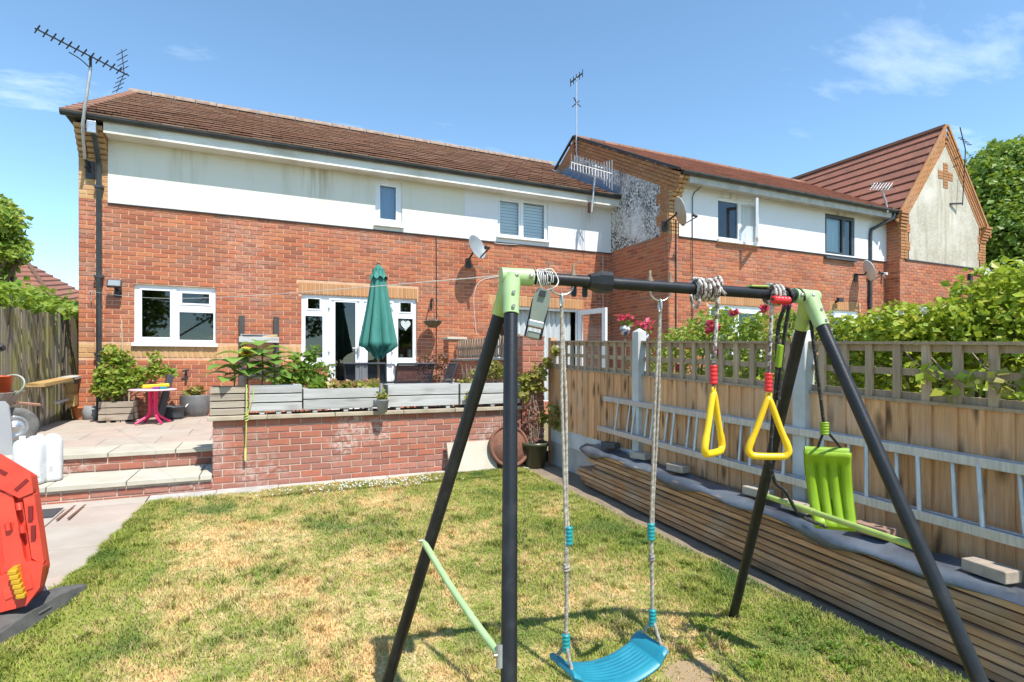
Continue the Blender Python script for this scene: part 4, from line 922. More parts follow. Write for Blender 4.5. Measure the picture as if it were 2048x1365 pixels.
for k in range(3):
    qa, qb = ends[k+1]+.055, ends[k] - (.055 if k else .005)
    b = MB(); zz_ = lambda q: gz(q)+ (.17 if k == 0 else .1)
    b._add([(XF+dx_, q_, z_) for dx_ in (-.012,.035) for q_, z_ in ((qa,gz(qa)-.2),(qb,gz(qb)-.2),(qb,gz(qb)+.30),(qa,gz(qa)+.30))], [(0,1,2,3),(7,6,5,4),(3,2,6,7),(0,3,7,4),(1,5,6,2)]); b.build('gravel_board', concrete, fence)
    if k == 0:
        b = MB(); b._add([(XF+dx_, q_, z_) for dx_ in (-.02,.03) for q_, z_ in ((qa,gz(qa)+.30),(qb,gz(qb)+.30),(qb,gz(qb)+.50),(qa,gz(qa)+.50))], [(0,1,2,3),(7,6,5,4),(3,2,6,7),(0,3,7,4),(1,5,6,2)]); b.build('gravel_board', conc_white, fence)
    n = 14; s = (qb-qa)/n; z0o = .50 if k == 0 else .30
    for i in range(n):
        q0_, q1_ = qa+i*s, qa+(i+1)*s+.018; b = MB(); o_ = random.uniform(-.003,.003)
        zt0, zt1 = ztb(q0_)-.01, ztb(q1_)-.01; zb0_, zb1_ = gz(q0_)+z0o, gz(q1_)+z0o
        b._add([(XF-.024+o_,q0_,zb0_),(XF-.008+o_,q1_,zb1_),(XF-.008+o_,q1_,zt1),(XF-.024+o_,q0_,zt0),(XF-.006,q0_,zb0_),(XF+.0,q1_,zb1_),(XF+.0,q1_,zt1),(XF-.006,q0_,zt0)],[(3,2,1,0),(0,1,5,4),(2,3,7,6),(0,4,7,3),(1,2,6,5),(4,5,6,7)])
        b.build('fence_board', fence_w, fence)
    Pf = lambda s_, z, d: Vector((XF-.018+d, s_, z(s_) if callable(z) else z))
    slats_trellis(fence, Pf, qa, qb, ztb, ztop, 11 if k else 12, 3, sw=.044)
    b = MB(); v = [(XF-.035, q_, ztop(q_)+dz) for q_, dz in ((qa,0),(qb,0),(qb,.018),(qa,.018))] + [(XF+.04, q_, ztop(q_)+dz) for q_, dz in ((qa,0),(qb,0),(qb,.018),(qa,.018))]
    b._add(v, [(0,1,2,3),(7,6,5,4),(0,4,5,1),(3,2,6,7),(0,3,7,4),(1,5,6,2)]); b.build('capping_rail', trellis_w, fence)
    b = MB(); v = [(XF-.03, q_, ztb(q_)-.02+dz) for q_, dz in ((qa,0),(qb,0),(qb,.02),(qa,.02))] + [(XF+.03, q_, ztb(q_)-.02+dz) for q_, dz in ((qa,0),(qb,0),(qb,.02),(qa,.02))]
    b._add(v, [(0,1,2,3),(7,6,5,4),(0,4,5,1),(3,2,6,7),(0,3,7,4),(1,5,6,2)]); b.build('trellis_base', trellis_w, fence)
# ------------------------------------------------------------------ left fence
XLF = -2.92; lfn = thing('side_fence', 'old narrow board fence with green algae beside the house corner', 'fence', (XLF, 9.5, .3))
zl = lambda q: 2.06 + (q-8.67)*.035
q_ = 7.6; pitch = .088
while q_ < 11.9:
    b = MB(); o_ = random.uniform(-.004,.004); t_ = random.uniform(-.012,.012); b.bx(XLF-.012+o_, XLF+.012+o_, q_, q_+pitch-.014, .28, zl(q_)+t_); b.build('fence_board', oldfence_w, lfn); q_ += pitch
b = MB(); b.bx(XLF+.012, XLF+.045, 7.6, 11.9, .28, .42); b.build('gravel_board', oldfence_w, lfn)
b = MB(); b.bx(XLF-.05, XLF-.014, 7.6, 11.9, 1.5, 1.6); b.build('fence_rail', oldfence_w, lfn)
# ------------------------------------------------------------------ stacked scaffold boards
SP0, SP1 = (3.335, 5.30), (3.19, 1.30); sd_ = (Vector((SP1[0]-SP0[0], SP1[1]-SP0[1], 0))).normalized(); sn = Vector((-sd_.y, sd_.x, 0)); 
if sn.x < 0: sn = -sn
LABN = ['lowest plank of the stack, resting on the soil', 'second plank up from the bottom of the stack', 'third plank up from the bottom of the stack', 'fourth plank up in the stack of scaffold boards', 'middle plank of the stack, fifth from the bottom', 'fourth plank down from the black sheeting', 'third plank down from the black sheeting', 'second plank down from the black sheeting', 'topmost plank of the stack, right under the black sheeting']
NPL = 9; PT = .047
STK0 = .02
def stk(s, d, h):
    """point in the stack: s along from the far end, d into the stack, h above its base"""
    P = Vector((SP0[0], SP0[1], 0)) + sd_*s + sn*d; return Vector((P.x, P.y, gz(P.y) + STK0 + h))
for i in range(NPL):
    s0 = random.uniform(0, .22) if i > 3 else random.uniform(-.22, -.02); s1 = 4.6 + random.uniform(-.1,.1); d0 = random.uniform(-.016,.016) + (.0 if i < 8 else .006*(i-7)); b = MB()
    h0, h1 = i*PT+.004, (i+1)*PT-.005; nseg = 10; vs = []; wa, wb = random.uniform(-.003,.003), random.uniform(0,6)
    for k in range(nseg+1):
        s = s0 + (s1-s0)*k/nseg; wv = random.uniform(-.003,.003) + .006*math.sin(s*1.7+wb); hv = wa*math.sin(s*2.3+wb)
        vs += [stk(s,d0+wv,h0+hv), stk(s,d0+wv,h1+hv), stk(s,d0+.225,h1+hv), stk(s,d0+.225,h0+hv)]
    fs = [(k*4+j, k*4+(j+1)%4, k*4+4+(j+1)%4, k*4+4+j) for k in range(nseg) for j in range(4)] + [(3,2,1,0), tuple(nseg*4+j for j in range(4))]
    b._add(vs, fs); o = b.build('scaffold_plank', plank_w, None, bevel=.004, seg=1); tag(o, LABN[i], 'plank', 'scaffold planks stacked along the fence')
HT = NPL*PT
b = MB(); vs = []; NX, ND = 160, 9
def tz(s, t):
    return .014 + .011*math.sin(s*5.1+t*2) + .008*math.sin(s*11.3+1.3*t) + .006*math.sin(s*23.7+2.9*t)
for k in range(NX+1):
    s = -.10 + 4.75*k/NX
    ed = .024 + .028*math.sin(s*6.1) + .016*math.sin(s*14.7+.8)
    dr = .020 + .040*(.5+.5*math.sin(s*4.3+1.0))**2 + .018*math.sin(s*9.1)
    row = [(-.012-ed*.3, HT-dr), (-.006-ed*.5, HT-dr*.45), (.004, HT+tz(s,0)), (.07, HT+tz(s,1)), (.14, HT+tz(s,2)), (.20, HT+tz(s,3)), (.245, HT+tz(s,4)), (.29, HT+.0), (.32, HT-.15), (.33, .03)]
    vs += [stk(s, d, h) for d, h in row]
n = 10
b._add(vs, [(k*n+j, k*n+j+1, (k+1)*n+j+1, (k+1)*n+j) for k in range(NX) for j in range(n-1)], True)
tarp_m = M('black_sheeting', (.055,.065,.085), (.13,.15,.18), .32, 3, bump=.6, bscale=9, bd=.012, spec=.8)
o = b.build('plastic_sheet', tarp_m); tag(o, 'black plastic sheeting laid over the stack of planks', 'sheeting'); sm_ = o.modifiers.new('solid','SOLIDIFY'); sm_.thickness = .003
def sh(s, d): return stk(s, d, HT + .014 + max(tz(s, 1), tz(s, 2), tz(s,3)))
pav = [M('paver_%d' % i, c, None, .85, 20, bump=.5, bscale=70) for i, c in enumerate(((.40,.33,.26), (.33,.20,.14), (.44,.38,.31), (.09,.085,.08)))]
def on_stack(px, py): 
    best = None
    for s in np.arange(-.1, 4.6, .01):
        P = sh(s, .13); u = proj(P); e_ = abs(u[0]-px)
        if best is None or e_ < best[0]: best = (e_, s)
    return best[1]
for px, lab, mt, L, W_, rot in ((1217,'dark block weighing down the far end of the black sheeting',3,.20,.09,.3),(1277,'pale paving brick on the sheeting, second from the far end',2,.20,.10,.2),(1352,'tan paving brick on the sheeting behind the swing rope',0,.20,.10,.1),(1512,'pinkish paving brick on the sheeting behind the rear swing leg',2,.21,.105,.05),(1592,'tan paving brick on the sheeting left of the green seat',0,.21,.105,.0),(1745,'reddish brown brick on the sheeting right of the green seat',1,.215,.10,.0),(1975,'large mottled paving brick on the sheeting nearest the camera',0,.21,.11,-.15)):
    s = on_stack(px, 0); P = sh(s, .15); a_ = math.atan2(sd_.y, sd_.x) + rot
    b = MB(); b.bx(-L/2, L/2, -W_/2, W_/2, 0, .062); o = b.build('paving_brick', pav[mt], None, bevel=.006, M=Matrix.Translation(P) @ Matrix.Rotation(a_, 4, 'Z')); tag(o, lab, 'brick', 'bricks weighing down the black sheeting')
# ------------------------------------------------------------------ ladder lying on its edge against the fence
lad = thing('ladder', 'long aluminium extension ladder lying on its side against the fence', 'ladder', (3.5, 3.2, .4))
def lrail(px0, py0, px1, py1, xa, xb): return onp(px0, py0, xa), onp(px1, py1, xb)
T0, T1 = onp(1207,797,3.54), onp(2048,940,3.50); B0_, B1 = onp(1196,856,3.50), onp(2048,1087,3.43)
T1 = T0 + (T1-T0)*1.25; B1 = B0_ + (B1-B0_)*1.25
for k, off in enumerate((Vector((0,0,0)), Vector((.045,-.03,.004)))):
    for a_, c_ in ((T0,T1),(B0_,B1)):
        b = MB(); b.bar(a_+off, c_+off, .03, .055 if k == 0 else .05, (0,0,1)); b.build('rail', alu, lad, bevel=.004)
    n = 15
    for i in range(n):
        f = (i+.35+.42*k)/n; f = .04 + f*.95
        # rungs at equal spacing on both rails
        P = T0.lerp(T1, f)+off; Q = B0_.lerp(B1, f + .006)+off; b = MB(); b.tube([P, Q], .014, 10); b.build('rung', alu, lad)
# ------------------------------------------------------------------ swing frame
def CW(X, D, z): x, y = cam2w(X, D); return Vector((x, y, z))
LA, RA = atd(1022,553,2.07), atd(1618,594,2.46)
LN = CW(-.012, 1.48, -.207); LB = CW(-.587, 2.456, -.165); RB = CW(1.313, 3.261, -.17); RF = CW(1.64, 1.57, -.235)
gz_in = lambda P: Vector((P.x, P.y, gz(P.y)-.01))
LN, LB, RB, RF = map(gz_in, (LN, LB, RB, RF))
dark_tube = M('swing_tube', (.010,.011,.014), (.030,.031,.034), .42, 14, spec=.4, bump=.15, bscale=160, lo=.5, hi=.8); green_p = M('pale_green_plastic', (.34,.49,.22), (.42,.55,.30), .5, 14, lo=.45, hi=.7); lime_p = M('lime_paint', (.40,.50,.13), (.30,.40,.11), .45, 12)
swing = thing('swing_set', 'black tubular swing frame with pale green joints standing on the lawn', 'swing set', tuple((LA+RA)/2 - Vector((0,0,1.8))))
R_ = .0255
def tube_(name, pts, r, mat, par, n=14, **k): b = MB(); b.tube(pts, r, n); return b.build(name, mat, par, **k)
bd = (RA-LA).normalized(); br_ = .0235
tube_('crossbar', [LA, RA], br_, dark_tube, swing, 20)
for nm, ap, ft in (('leg', LA, LN), ('leg', LA, LB), ('leg', RA, RB), ('leg', RA, RF)):
    d = (ft-ap); tube_('leg', [ap+d*.04, ft], R_, dark_tube, swing, 20)
    if ft is LN: 
        P = ap+d*.70; tube_('joint_sleeve', [P, P+d*.3], R_*1.03, dark_tube, swing, 20)
# coupling bracket in the middle of the bar
def barP(px): 
    best = min(np.linspace(0,1,600), key=lambda t: abs(proj(LA.lerp(RA,t))[0]-px)); return LA.lerp(RA, best), best
side_ = bd.cross(Vector((0,0,1))).normalized()   # towards the camera side
upb = side_.cross(bd)
def bframe(P): return Matrix(((bd.x, side_.x, upb.x, P.x),(bd.y, side_.y, upb.y, P.y),(bd.z, side_.z, upb.z, P.z),(0,0,0,1)))
P, _ = barP(1203); Mx = bframe(P); b = MB()
prof = [(-.028,-.034),(.028,-.034),(.036,-.012),(.036,.022),(.022,.038),(-.022,.038),(-.036,.022),(-.036,-.012)]
w2_ = .034; vs = []
for x, s in ((-.055,.68),(-w2_*.4,1.02),(w2_,1.02)): vs += [Mx @ Vector((x, y*s, z*s)) for y, z in prof]
b._add(vs, [(k*8+j,k*8+(j+1)%8,k*8+8+(j+1)%8,k*8+8+j) for k in range(2) for j in range(8)] + [tuple(range(8))[::-1]])
o = b.build('coupling', dark_tube, swing); sm_ = o.modifiers.new('solid','SOLIDIFY'); sm_.thickness = .003
b = MB(); 
for px in (1150, 1172):
    P, _ = barP(px); Mx = bframe(P); pr = [(-.010,-.01),(.010,-.01),(.011,-.052),(.007,-.062),(-.007,-.062),(-.011,-.052)]; b.prism([Mx @ Vector((x, -.012, z)) for x, z in pr], side_*.006)
    b.build('hook_lug', dark_tube, swing); b = MB()
# green end joints
for ap, f1, f2 in ((LA, LN, LB), (RA, RB, RF)):
    sg = 1 if ap is LA else -1; b = MB()
    b.tube([ap - bd*sg*.040, ap + bd*sg*.085], [.031,.033], 18); o = b.build('joint', green_p, swing)
    for ft, L in ((f1, .155), (f2, .155)):
        d = (ft-ap).normalized(); c = MB(); c.tube([ap + d*.0, ap + d*.03, ap + d*.10, ap + d*L], [.040,.036,.0315,.0305], 18); c.build('joint_socket', green_p if ft in (LN, RF) else lime_p, o)
        c = MB()
        for t_ in (.07, .125): c.tube([ap + d*t_ + side_*.024, ap + d*t_ + side_*.042], .007, 8)
        c.build('bolt', steel, o)
    c = MB(); c.ball(ap + side_*.032 + bd*sg*.01, .011, 8); c.ball(ap + side_*.032 + bd*sg*.07, .010, 8); c.build('bolt', steel, o)
b = MB(); dL = (LB-LA).normalized(); b.bar(LA + dL*.02 + Vector((0,0,-.01)), LA + dL*.17, .012, .045, side_); b.build('clamp_plate', lime_p, swing, bevel=.005)
# braces
def on_leg(ap, ft, py): 
    t = min(np.linspace(0,1,500), key=lambda t: abs(proj(ap.lerp(ft,t))[1]-py)); return ap.lerp(ft,t)
p0, p1 = on_leg(LA, LB, 1082), on_leg(LA, LN, 1308); p0 = p0 - bd*.03; p1 = p1 - bd*.028; m = (p0+p1)/2 + Vector((0,0,-.018))
b = MB(); pts = spline([p0, p0.lerp(m,.6)+Vector((0,0,-.004)), m, m.lerp(p1,.6)+Vector((0,0,-.006)), p1], 5); b.tube(pts, [.006]+[.0125]*(len(pts)-2)+[.013], 12); br1 = b.build('brace', green_p, swing)
b = MB(); d = (LN-LA).normalized(); b.tube([p1 - d*.03, p1 + d*.035], .0125, 10); b.tube([p1 - bd*.02, p1 - bd*.001], .0065, 8); b.build('brace_bolt', steel, br1)
b = MB(); b.tube([p0 - bd*.018, p0+bd*.03], .0065, 8); b.build('brace_bolt', steel, br1)
p0, p1 = on_leg(RA, RB, 992), on_leg(RA, RF, 1097); b = MB(); b.tube([p0 + bd*.02, p0.lerp(p1,.45) + bd*.01, p1 + bd*.0], .0135, 12); b.build('brace', lime_p, swing)
p0, p1 = p0.lerp(p1,.28), p0.lerp(p1,.40); b = MB(); b.tube([p0+bd*.014, p1+bd*.012], .0165, 12); b.build('brace_sleeve', lime_p, swing)
# eyebolts and half-ring hooks
HK = []
for pa_, pb_ in ((1098,1147),(1300,1340)):
    A0, _ = barP(pa_); A1, _ = barP(pb_); mdl = (A0+A1)/2; b = MB(); hw_ = (A1-A0).length/2
    b.tube([mdl + bd*(hw_*math.cos(t)) + Vector((0,0,-.018-.042*math.sin(t))) for t in np.linspace(math.pi,0,14)], .0045, 8)
    b.build('hook_ring', steel, swing)
    for A_ in (A0, A1):
        b = MB(); b.tube([A_+Vector((0,0,.02)), A_+Vector((0,0,.062))], .0055, 8); b.tube([A_+Vector((0,0,.024)), A_+Vector((0,0,.036))], .011, 6); b.tube([A_+Vector((0,0,.018)), A_+Vector((0,0,.024))], .016, 10); b.build('bolt', M('rusty_bolt_%d' % len(HK), (.30,.17,.10), (.45,.36,.25), .5, 60, metal=.5), swing)
    HK.append(mdl + Vector((0,0,-.058)))
# ------------------------------------------------------------------ teal swing seat on ropes
rope_m = M('rope_grey', (.40,.37,.32), (.24,.21,.175), .85, 60, rnd=.25); rope_bw = M('rope_flecked', (.52,.48,.44), (.12,.09,.08), .85, 45, rnd=.35, lo=.48, hi=.54); rope_bk = M('rope_black', (.02,.02,.02), (.12,.12,.12), .8, 70, lo=.55, hi=.68)
teal_m = M('teal_plastic', (.010,.185,.27), (.022,.25,.33), .45, 9, lo=.4, hi=.75, bump=.12, bscale=120); bead_t = M('bead_teal', (.01,.24,.26), (.012,.27,.29), .4, 5); bead_r = M('bead_red', (.62,.025,.03), (.7,.03,.035), .35, 5); yel_p = M('yellow_plastic', (.78,.50,.01), (.82,.54,.015), .35, 3)
sw = thing('swing', 'teal plastic swing seat on two grey twisted ropes', 'swing', tuple((HK[0]+HK[1])/2))
EL, ER = atd(1127,1345,2.085), atd(1303,1296,2.275); cS = (EL+ER)/2; e1 = (ER-EL); Ls = e1.length; e1.normalize(); e1h = Vector((e1.x,e1.y,0)).normalized(); e2 = Vector((e1h.y,-e1h.x,0))
b = MB(); vs = []; NS = 22; W2 = .088; nv = None
for k in range(NS+1):
    t = -1 + 2*k/NS; x = t*(Ls/2+.0); zc = -.062*(1-t*t) ; 
    lip = .0
    if abs(t) > .84: lip = .020
    row = []
    M_ = 18
    for j in range(M_+1):
        y = -W2 + 2*W2*j/M_; rg = .0025*math.cos(j*math.pi) if 2 < j < M_-2 and abs(t) < .8 else 0
        ed = -.010 if j in (0, M_) else (-.002 if j in (1, M_-1) else 0)
        row.append(cS + e1*x*1.06 + e2*(y*(1.0 if abs(t) < .97 else .9)) + Vector((0,0,zc + rg + ed + lip)))
    vs += row
M1 = 19
b._add(vs, [(k*M1+j, (k+1)*M1+j, (k+1)*M1+j+1, k*M1+j+1) for k in range(NS) for j in range(M1-1)], True)
o = b.build('seat', teal_m, sw); sm_ = o.modifiers.new('solid','SOLIDIFY'); sm_.thickness = .024; sm_.offset = -1; bv_ = o.modifiers.new('bevel','BEVEL'); bv_.width = .006; bv_.segments = 3; bv_.limit_method = 'ANGLE'
for k, (hk, E, pb, pu, pm) in enumerate(((HK[0], EL, (1132,1287), (1134,1072), (1126,740)), (HK[1], ER, (1305,1236), (1303,1064), (1313,760)))):
    Dh = proj(hk)[2]; De = proj(E)[2]; fD = lambda py: Dh + (De-Dh)*(py-590)/(1330-590)
    bead = atd(*pb, fD(pb[1])); up_ = atd(*pu, fD(pu[1])); r = MB()
    ringb = hk + Vector((0,0,-.045)); c = MB(); c.tube([hk + Vector((0,0,-.022)) + side_*.011*math.cos(t) + Vector((0,0,.028))*math.sin(t) for t in np.linspace(0,2*math.pi,14)[:-1]], .0042, 8, closed=True); c.build('carabiner', galv, sw)
    rope(r, [ringb, ringb.lerp(up_,.4)+bd*.010, up_.lerp(ringb,.12)+bd*.002, up_ + bd*.008], .0062, .030); rope(r, [ringb, ringb.lerp(up_,.4)-bd*.008, up_ - bd*.004, up_.lerp(bead,.28)-bd*.003], .0062, .030)
    kn = up_.lerp(bead, .30); rope(r, [up_, kn, bead], .0075, .030)
    c = MB(); c.tube(helix([kn+Vector((0,0,.014)), kn-Vector((0,0,.014))], .009, 2.5, 0, 10), .006, 6); c.build('knot', rope_m, sw)
    a_, c_ = E - e2*.072 + Vector((0,0,.012)), E + e2*.072 + Vector((0,0,.012)); rope(r, [bead, a_], .0068, .028); rope(r, [bead, c_], .0068, .028); r.build('rope', rope_m, sw)
    for P in (bead, up_ + (bd*.008 if k == 0 else -bd*.002)):
        c = MB(); pr = []
        for i in range(25): z = -.036 + .072*i/24; pr.append(((.0135 + .0028*abs(math.sin(i*math.pi/5)))*(1 if 0 < i < 24 else .5), z))
        c.lathe(pr, P, 14); c.build('bead', bead_t, sw)
# ------------------------------------------------------------------ trapeze rings with wound ropes
def windrope(par, px0, px1, turns, rr, mat, n2=1):
    A0, _ = barP(px0); A1, _ = barP(px1); r = MB()
    for k in range(n2):
        pts = helix([A0, A1], rr + .011*k, turns, 1.2*k, 12); r.tube(pts, .0065, 6)
    return r
def triring(par, c, ux, h, w_, top, mat):
    """rounded triangular handle: ux horizontal direction of its plane"""
    T = c + Vector((0,0,h/2)); pts = [(0,h/2),(-.014,h/2-.03),(-w_*.30,-.005),(-w_*.5,-h*.36),(-w_*.45,-h*.47),(-w_*.3,-h*.5),(w_*.3,-h*.5),(w_*.45,-h*.47),(w_*.5,-h*.36),(w_*.30,-.005),(.014,h/2-.03)]
    pp = [c + ux*x + Vector((0,0,z)) for x, z in pts]; sp_ = spline(pp + [pp[0]], 5)[:-1]; b = MB(); b.tube(sp_, [.0135 if (p-T).z > -h*.72 else .0155 for p in sp_], 10, closed=True)
    o = b.build('handle', mat, par); c2 = MB(); c2.tube([T + Vector((0,0,.012)) + ux*.010*math.cos(t) + Vector((0,0,.016*math.sin(t))) for t in np.linspace(0,2*math.pi,12)[:-1]], .006, 8, closed=True); c2.build('eyelet', mat, o)
for px, D, ry0, ry1, w_, rot, ptop, bead_y, lab, wnd in ((1427,2.33,786,906,.150,.75,1427,750,'yellow triangular trapeze handle turned edgeways, nearer the middle of the bar', (1386,1432)), (1537,2.40,797,913,.165,-.12,1535,765,'yellow triangular trapeze handle facing front, nearer the right swing legs', (1534,1560))):
    c_ = atd(px, (ry0+ry1)/2, D); h = (ry1-ry0)/FP*D
    ux = (Vector((RT[0],RT[1],0))*math.cos(rot) + Vector((FW[0],FW[1],0))*math.sin(rot)); t = thing('trapeze_handle', lab, 'trapeze', tuple(c_), 'yellow trapeze handles')
    triring(t, c_, ux, h, w_, None, yel_p); top = c_ + Vector((0,0,h/2+.02)); bp, _ = barP(ptop); r = MB(); bead = atd(px, bead_y, D)
    st_ = bp + side_*.03
    rope(r, [st_, st_.lerp(bead,.5), bead], .0078, .026); rope(r, [bead, top + ux*.006], .006, .024); rope(r, [bead, top - ux*.006], .006, .024)
    A0, _ = barP(wnd[0]); A1, _ = barP(wnd[1]); n_ = 5 if wnd[0] < 1500 else 3
    for kk in range(2):
        hp = helix([A0 + bd*.004*kk, A1], .031 + .012*kk, n_, .7*kk, 14); rope(r, hp, .0075, .026, 3, 5)
    if wnd[0] < 1500:
        P, _ = barP(1388); rope(r, spline([P+side_*.03, P+side_*.035+Vector((0,0,-.06)), P-bd*.02+side_*.03+Vector((0,0,-.085)), P-bd*.03+side_*.02+Vector((0,0,-.03))],6), .0065, .026)
        P, _ = barP(1436); rope(r, spline([P+side_*.03+Vector((0,0,.02)), P+bd*.01+Vector((0,0,.055)), P-bd*.012+Vector((0,0,.05)), P-bd*.005+side_*.03, P+bd*.012+side_*.035+Vector((0,0,-.02))],6), .007, .026)
    r.build('rope', rope_bw, t)
    for P, ax in ((bead, None),):
        cc = MB(); pr = [((.0145 + .003*abs(math.sin(i*math.pi/5)))*(1 if 0 < i < 24 else .5), -.042+.084*i/24) for i in range(25)]; cc.lathe(pr, P, 14); cc.build('bead', bead_r, t)
    if wnd[0] > 1500:
        P, _ = barP(1546); P = P + side_*.045 + Vector((0,0,-.03)); cc = MB(); Mx = Matrix(((0,0,bd.x,0),(1,0,bd.y,0),(0,-1,bd.z,0),(0,0,0,1))); cc.lathe(pr, P, 14, Mx); cc.build('bead', bead_r, t)
# ------------------------------------------------------------------ green toddler seat on black ropes
lime2 = M('lime_plastic', (.20,.34,.008), (.25,.40,.014), .42, 7)
DS = 2.62; cS2 = atd(1660,977,DS); ts = thing('toddler_swing', 'lime green moulded swing seat hanging upright from black ropes', 'swing', tuple(cS2)); hh = 150/FP*DS; ww = 78/FP*DS
ux = (Vector((RT[0],RT[1],0))*math.cos(.35) - Vector((FW[0],FW[1],0))*math.sin(.35)).normalized(); uz = (Vector((0,0,1)) - ux*.10).normalized(); uy = uz.cross(ux)*-1
if uy.dot(Vector((FW[0],FW[1],0))) > 0: uy = -uy
prof = []; Nn = 36
for i in range(Nn+1):
    x = -ww/2 + ww*i/Nn; g_ = 0
    for gc in (-.27,0,.27): 
        d_ = abs(x/ww - gc); g_ = max(g_, max(0, 1 - (d_/.085)**4) if d_ < .085 else 0)
    prof.append((x, .020 - .020*g_ - (.008 if i in (0,Nn) else 0), g_))
b = MB(); vs = []; NZ = 16
for k in range(NZ+1):
    t_ = k/NZ; z = -hh/2 + hh*t_
    for (x, y, g_) in prof:
        inn = 1 if .10 < t_ < .84 else max(0, 1 - abs(t_-(.10 if t_ < .5 else .84))/.05)
        yy = .020 - .020*g_*inn - (.008 if abs(x) > ww*.49 else 0) - .03*math.sin(math.pi*t_) + (.012 if t_ > .93 or t_ < .04 else 0); vs.append(cS2 + ux*(x*(1-.10*(1-t_))) + uz*z + uy*yy)
b._add(vs, [(k*(Nn+1)+j,k*(Nn+1)+j+1,(k+1)*(Nn+1)+j+1,(k+1)*(Nn+1)+j) for k in range(NZ) for j in range(Nn)], True)
o = b.build('seat_shell', lime2, ts); sm_ = o.modifiers.new('solid','SOLIDIFY'); sm_.thickness = .02; sm_.offset = 0
for zz_, nm in ((hh/2, 'top_rim'), (-hh/2, 'bottom_rim')):
    b = MB(); f_ = 1 if zz_ > 0 else .9; b.tube([cS2 + ux*(-ww/2*f_) + uz*zz_ + uy*.012, cS2 + ux*(ww/2*f_) + uz*zz_ + uy*.012], .021 if zz_ > 0 else .016, 12); b.build(nm, lime2, ts, bevel=.008)
r = MB(); bd2 = atd(1649,857,2.52); topR, _ = barP(1632); topR = RA + Vector((0,0,-.09)) + (RF-RA).normalized()*.02
rope(r, [topR, bd2], .0075, .024); rope(r, [bd2, cS2 + ux*(-ww*.2) + uz*hh/2], .006, .022); rope(r, [bd2, cS2 + ux*(ww*.42) + uz*hh/2 - uy*.01], .006, .022)
P, _ = barP(1556); pts = spline([P + side_*.04 + Vector((0,0,-.06)), atd(1556,660,2.42), atd(1553,760,2.45), atd(1541,900,2.5), atd(1548,960,2.55), atd(1572,985,2.58), atd(1600,1030,2.62), cS2 - uz*hh/2 - ux*ww*.2 + uy*.03], 8); rope(r, pts, .0085, .024); pts = spline([P + side_*.045 + bd*.02 + Vector((0,0,-.05)), atd(1568,680,2.42), atd(1557,800,2.45)], 8); rope(r, pts, .008, .024)
hp = helix([barP(1566)[0], barP(1600)[0]], .031, 1.5, 0, 12); rope(r, hp, .0065, .024)
r.build('rope', rope_bk, ts)
cc = MB(); cc.lathe([((.0165 + .003*abs(math.sin(i*math.pi/5)))*(1 if 0 < i < 24 else .5), -.03+.06*i/24) for i in range(25)], bd2, 14); cc.build('bead', lime2, ts)
b = MB(); b.bar(atd(1561,690,2.41), atd(1556,735,2.43), .018, .03); b.build('buckle', lime2, ts, bevel=.004)
P, _ = barP(1512); b = MB(); b.bar(P + Vector((0,0,.027)) - bd*.04, P + Vector((0,0,.030)) + bd*.05, .05, .008); b.build('foot_strap', lime_p, ts, bevel=.003)
# ------------------------------------------------------------------ retractable washing line
reel_m = M('reel_grey_green', (.17,.20,.17), (.22,.25,.21), .45, 8); line_m = M('line_white', (.75,.74,.70), None, .6)
cR = atd(1078,618,2.10); reel = thing('washing_line_reel', 'grey green washing line reel hanging by the left swing joint', 'clothes line', tuple(cR))
uu = Vector((RT[0],RT[1],0)); vv = Vector((FW[0],FW[1],0)); tl = uu*.22 + Vector((0,0,1)); tl.normalize(); tx = (uu - tl*uu.dot(tl)).normalized()
b = MB(); hw_, hh_ = .034, .072
Mr = Matrix(((tx.x,vv.x,tl.x,cR.x),(tx.y,vv.y,tl.y,cR.y),(tx.z,vv.z,tl.z,cR.z),(0,0,0,1)))
b.prism([Mr @ Vector((x,-.035,z)) for x, z in ((-.026,-.055),(.026,-.055),(.034,.03),(.026,.072),(-.020,.076),(-.032,.04))], vv*.07); o = b.build('casing', reel_m, reel, bevel=.010, seg=3)
b = MB(); b.bx(-.030,.030,-.042,.03,-.075,-.05,Mr); b.build('lower_plate', galv, reel, bevel=.004); b = MB(); b.bx(-.024,.024,-.03,.02,-.118,-.092,Mr); b.build('line_stop', reel_m, reel, bevel=.004)
for s in (-1,1): b = MB(); b.bx(s*.030-.004,s*.030+.004,-.03,.03,-.115,.03,Mr); b.build('side_strap', dark_tube, reel, bevel=.002)
b = MB(); b.bx(-.012,.012,-.046,-.036,.045,.065,Mr); b.build('button', black_m, reel)
b = MB(); 
for k in range(4): b.tube(helix([barP(1070+8*k)[0], barP(1078+8*k)[0]], .028, 2, k, 12), .0022, 5)
P1_, _ = barP(1085); b.tube(spline([P1_+side_*.03+Vector((0,0,.03)), P1_+bd*.03+Vector((0,0,.03))+side_*.03, P1_+bd*.05+Vector((0,0,-.01))+side_*.04, P1_+bd*.03+Vector((0,0,-.04))+side_*.05, cR+tl*.07], 8), .0022, 5); b.tube(spline([cR+tl*.07, P1_-bd*.03+side_*.05+Vector((0,0,-.02)), P1_-bd*.02+Vector((0,0,.032)), P1_+bd*.03+Vector((0,0,.03))], 8), .0022, 5); b.build('cord_loops', line_m, reel)
hkq = onq(182,583,QA-.03); s0 = LA + Vector((0,0,.0)) - bd*.04; b = MB(); N = 30
b.tube([s0.lerp(hkq, i/N) - Vector((0,0,.10*math.sin(math.pi*i/N))) for i in range(N+1)], .0020, 5); o = b.build('washing_line', line_m); tag(o, 'white washing line stretched from the house wall to the swing frame', 'clothes line')
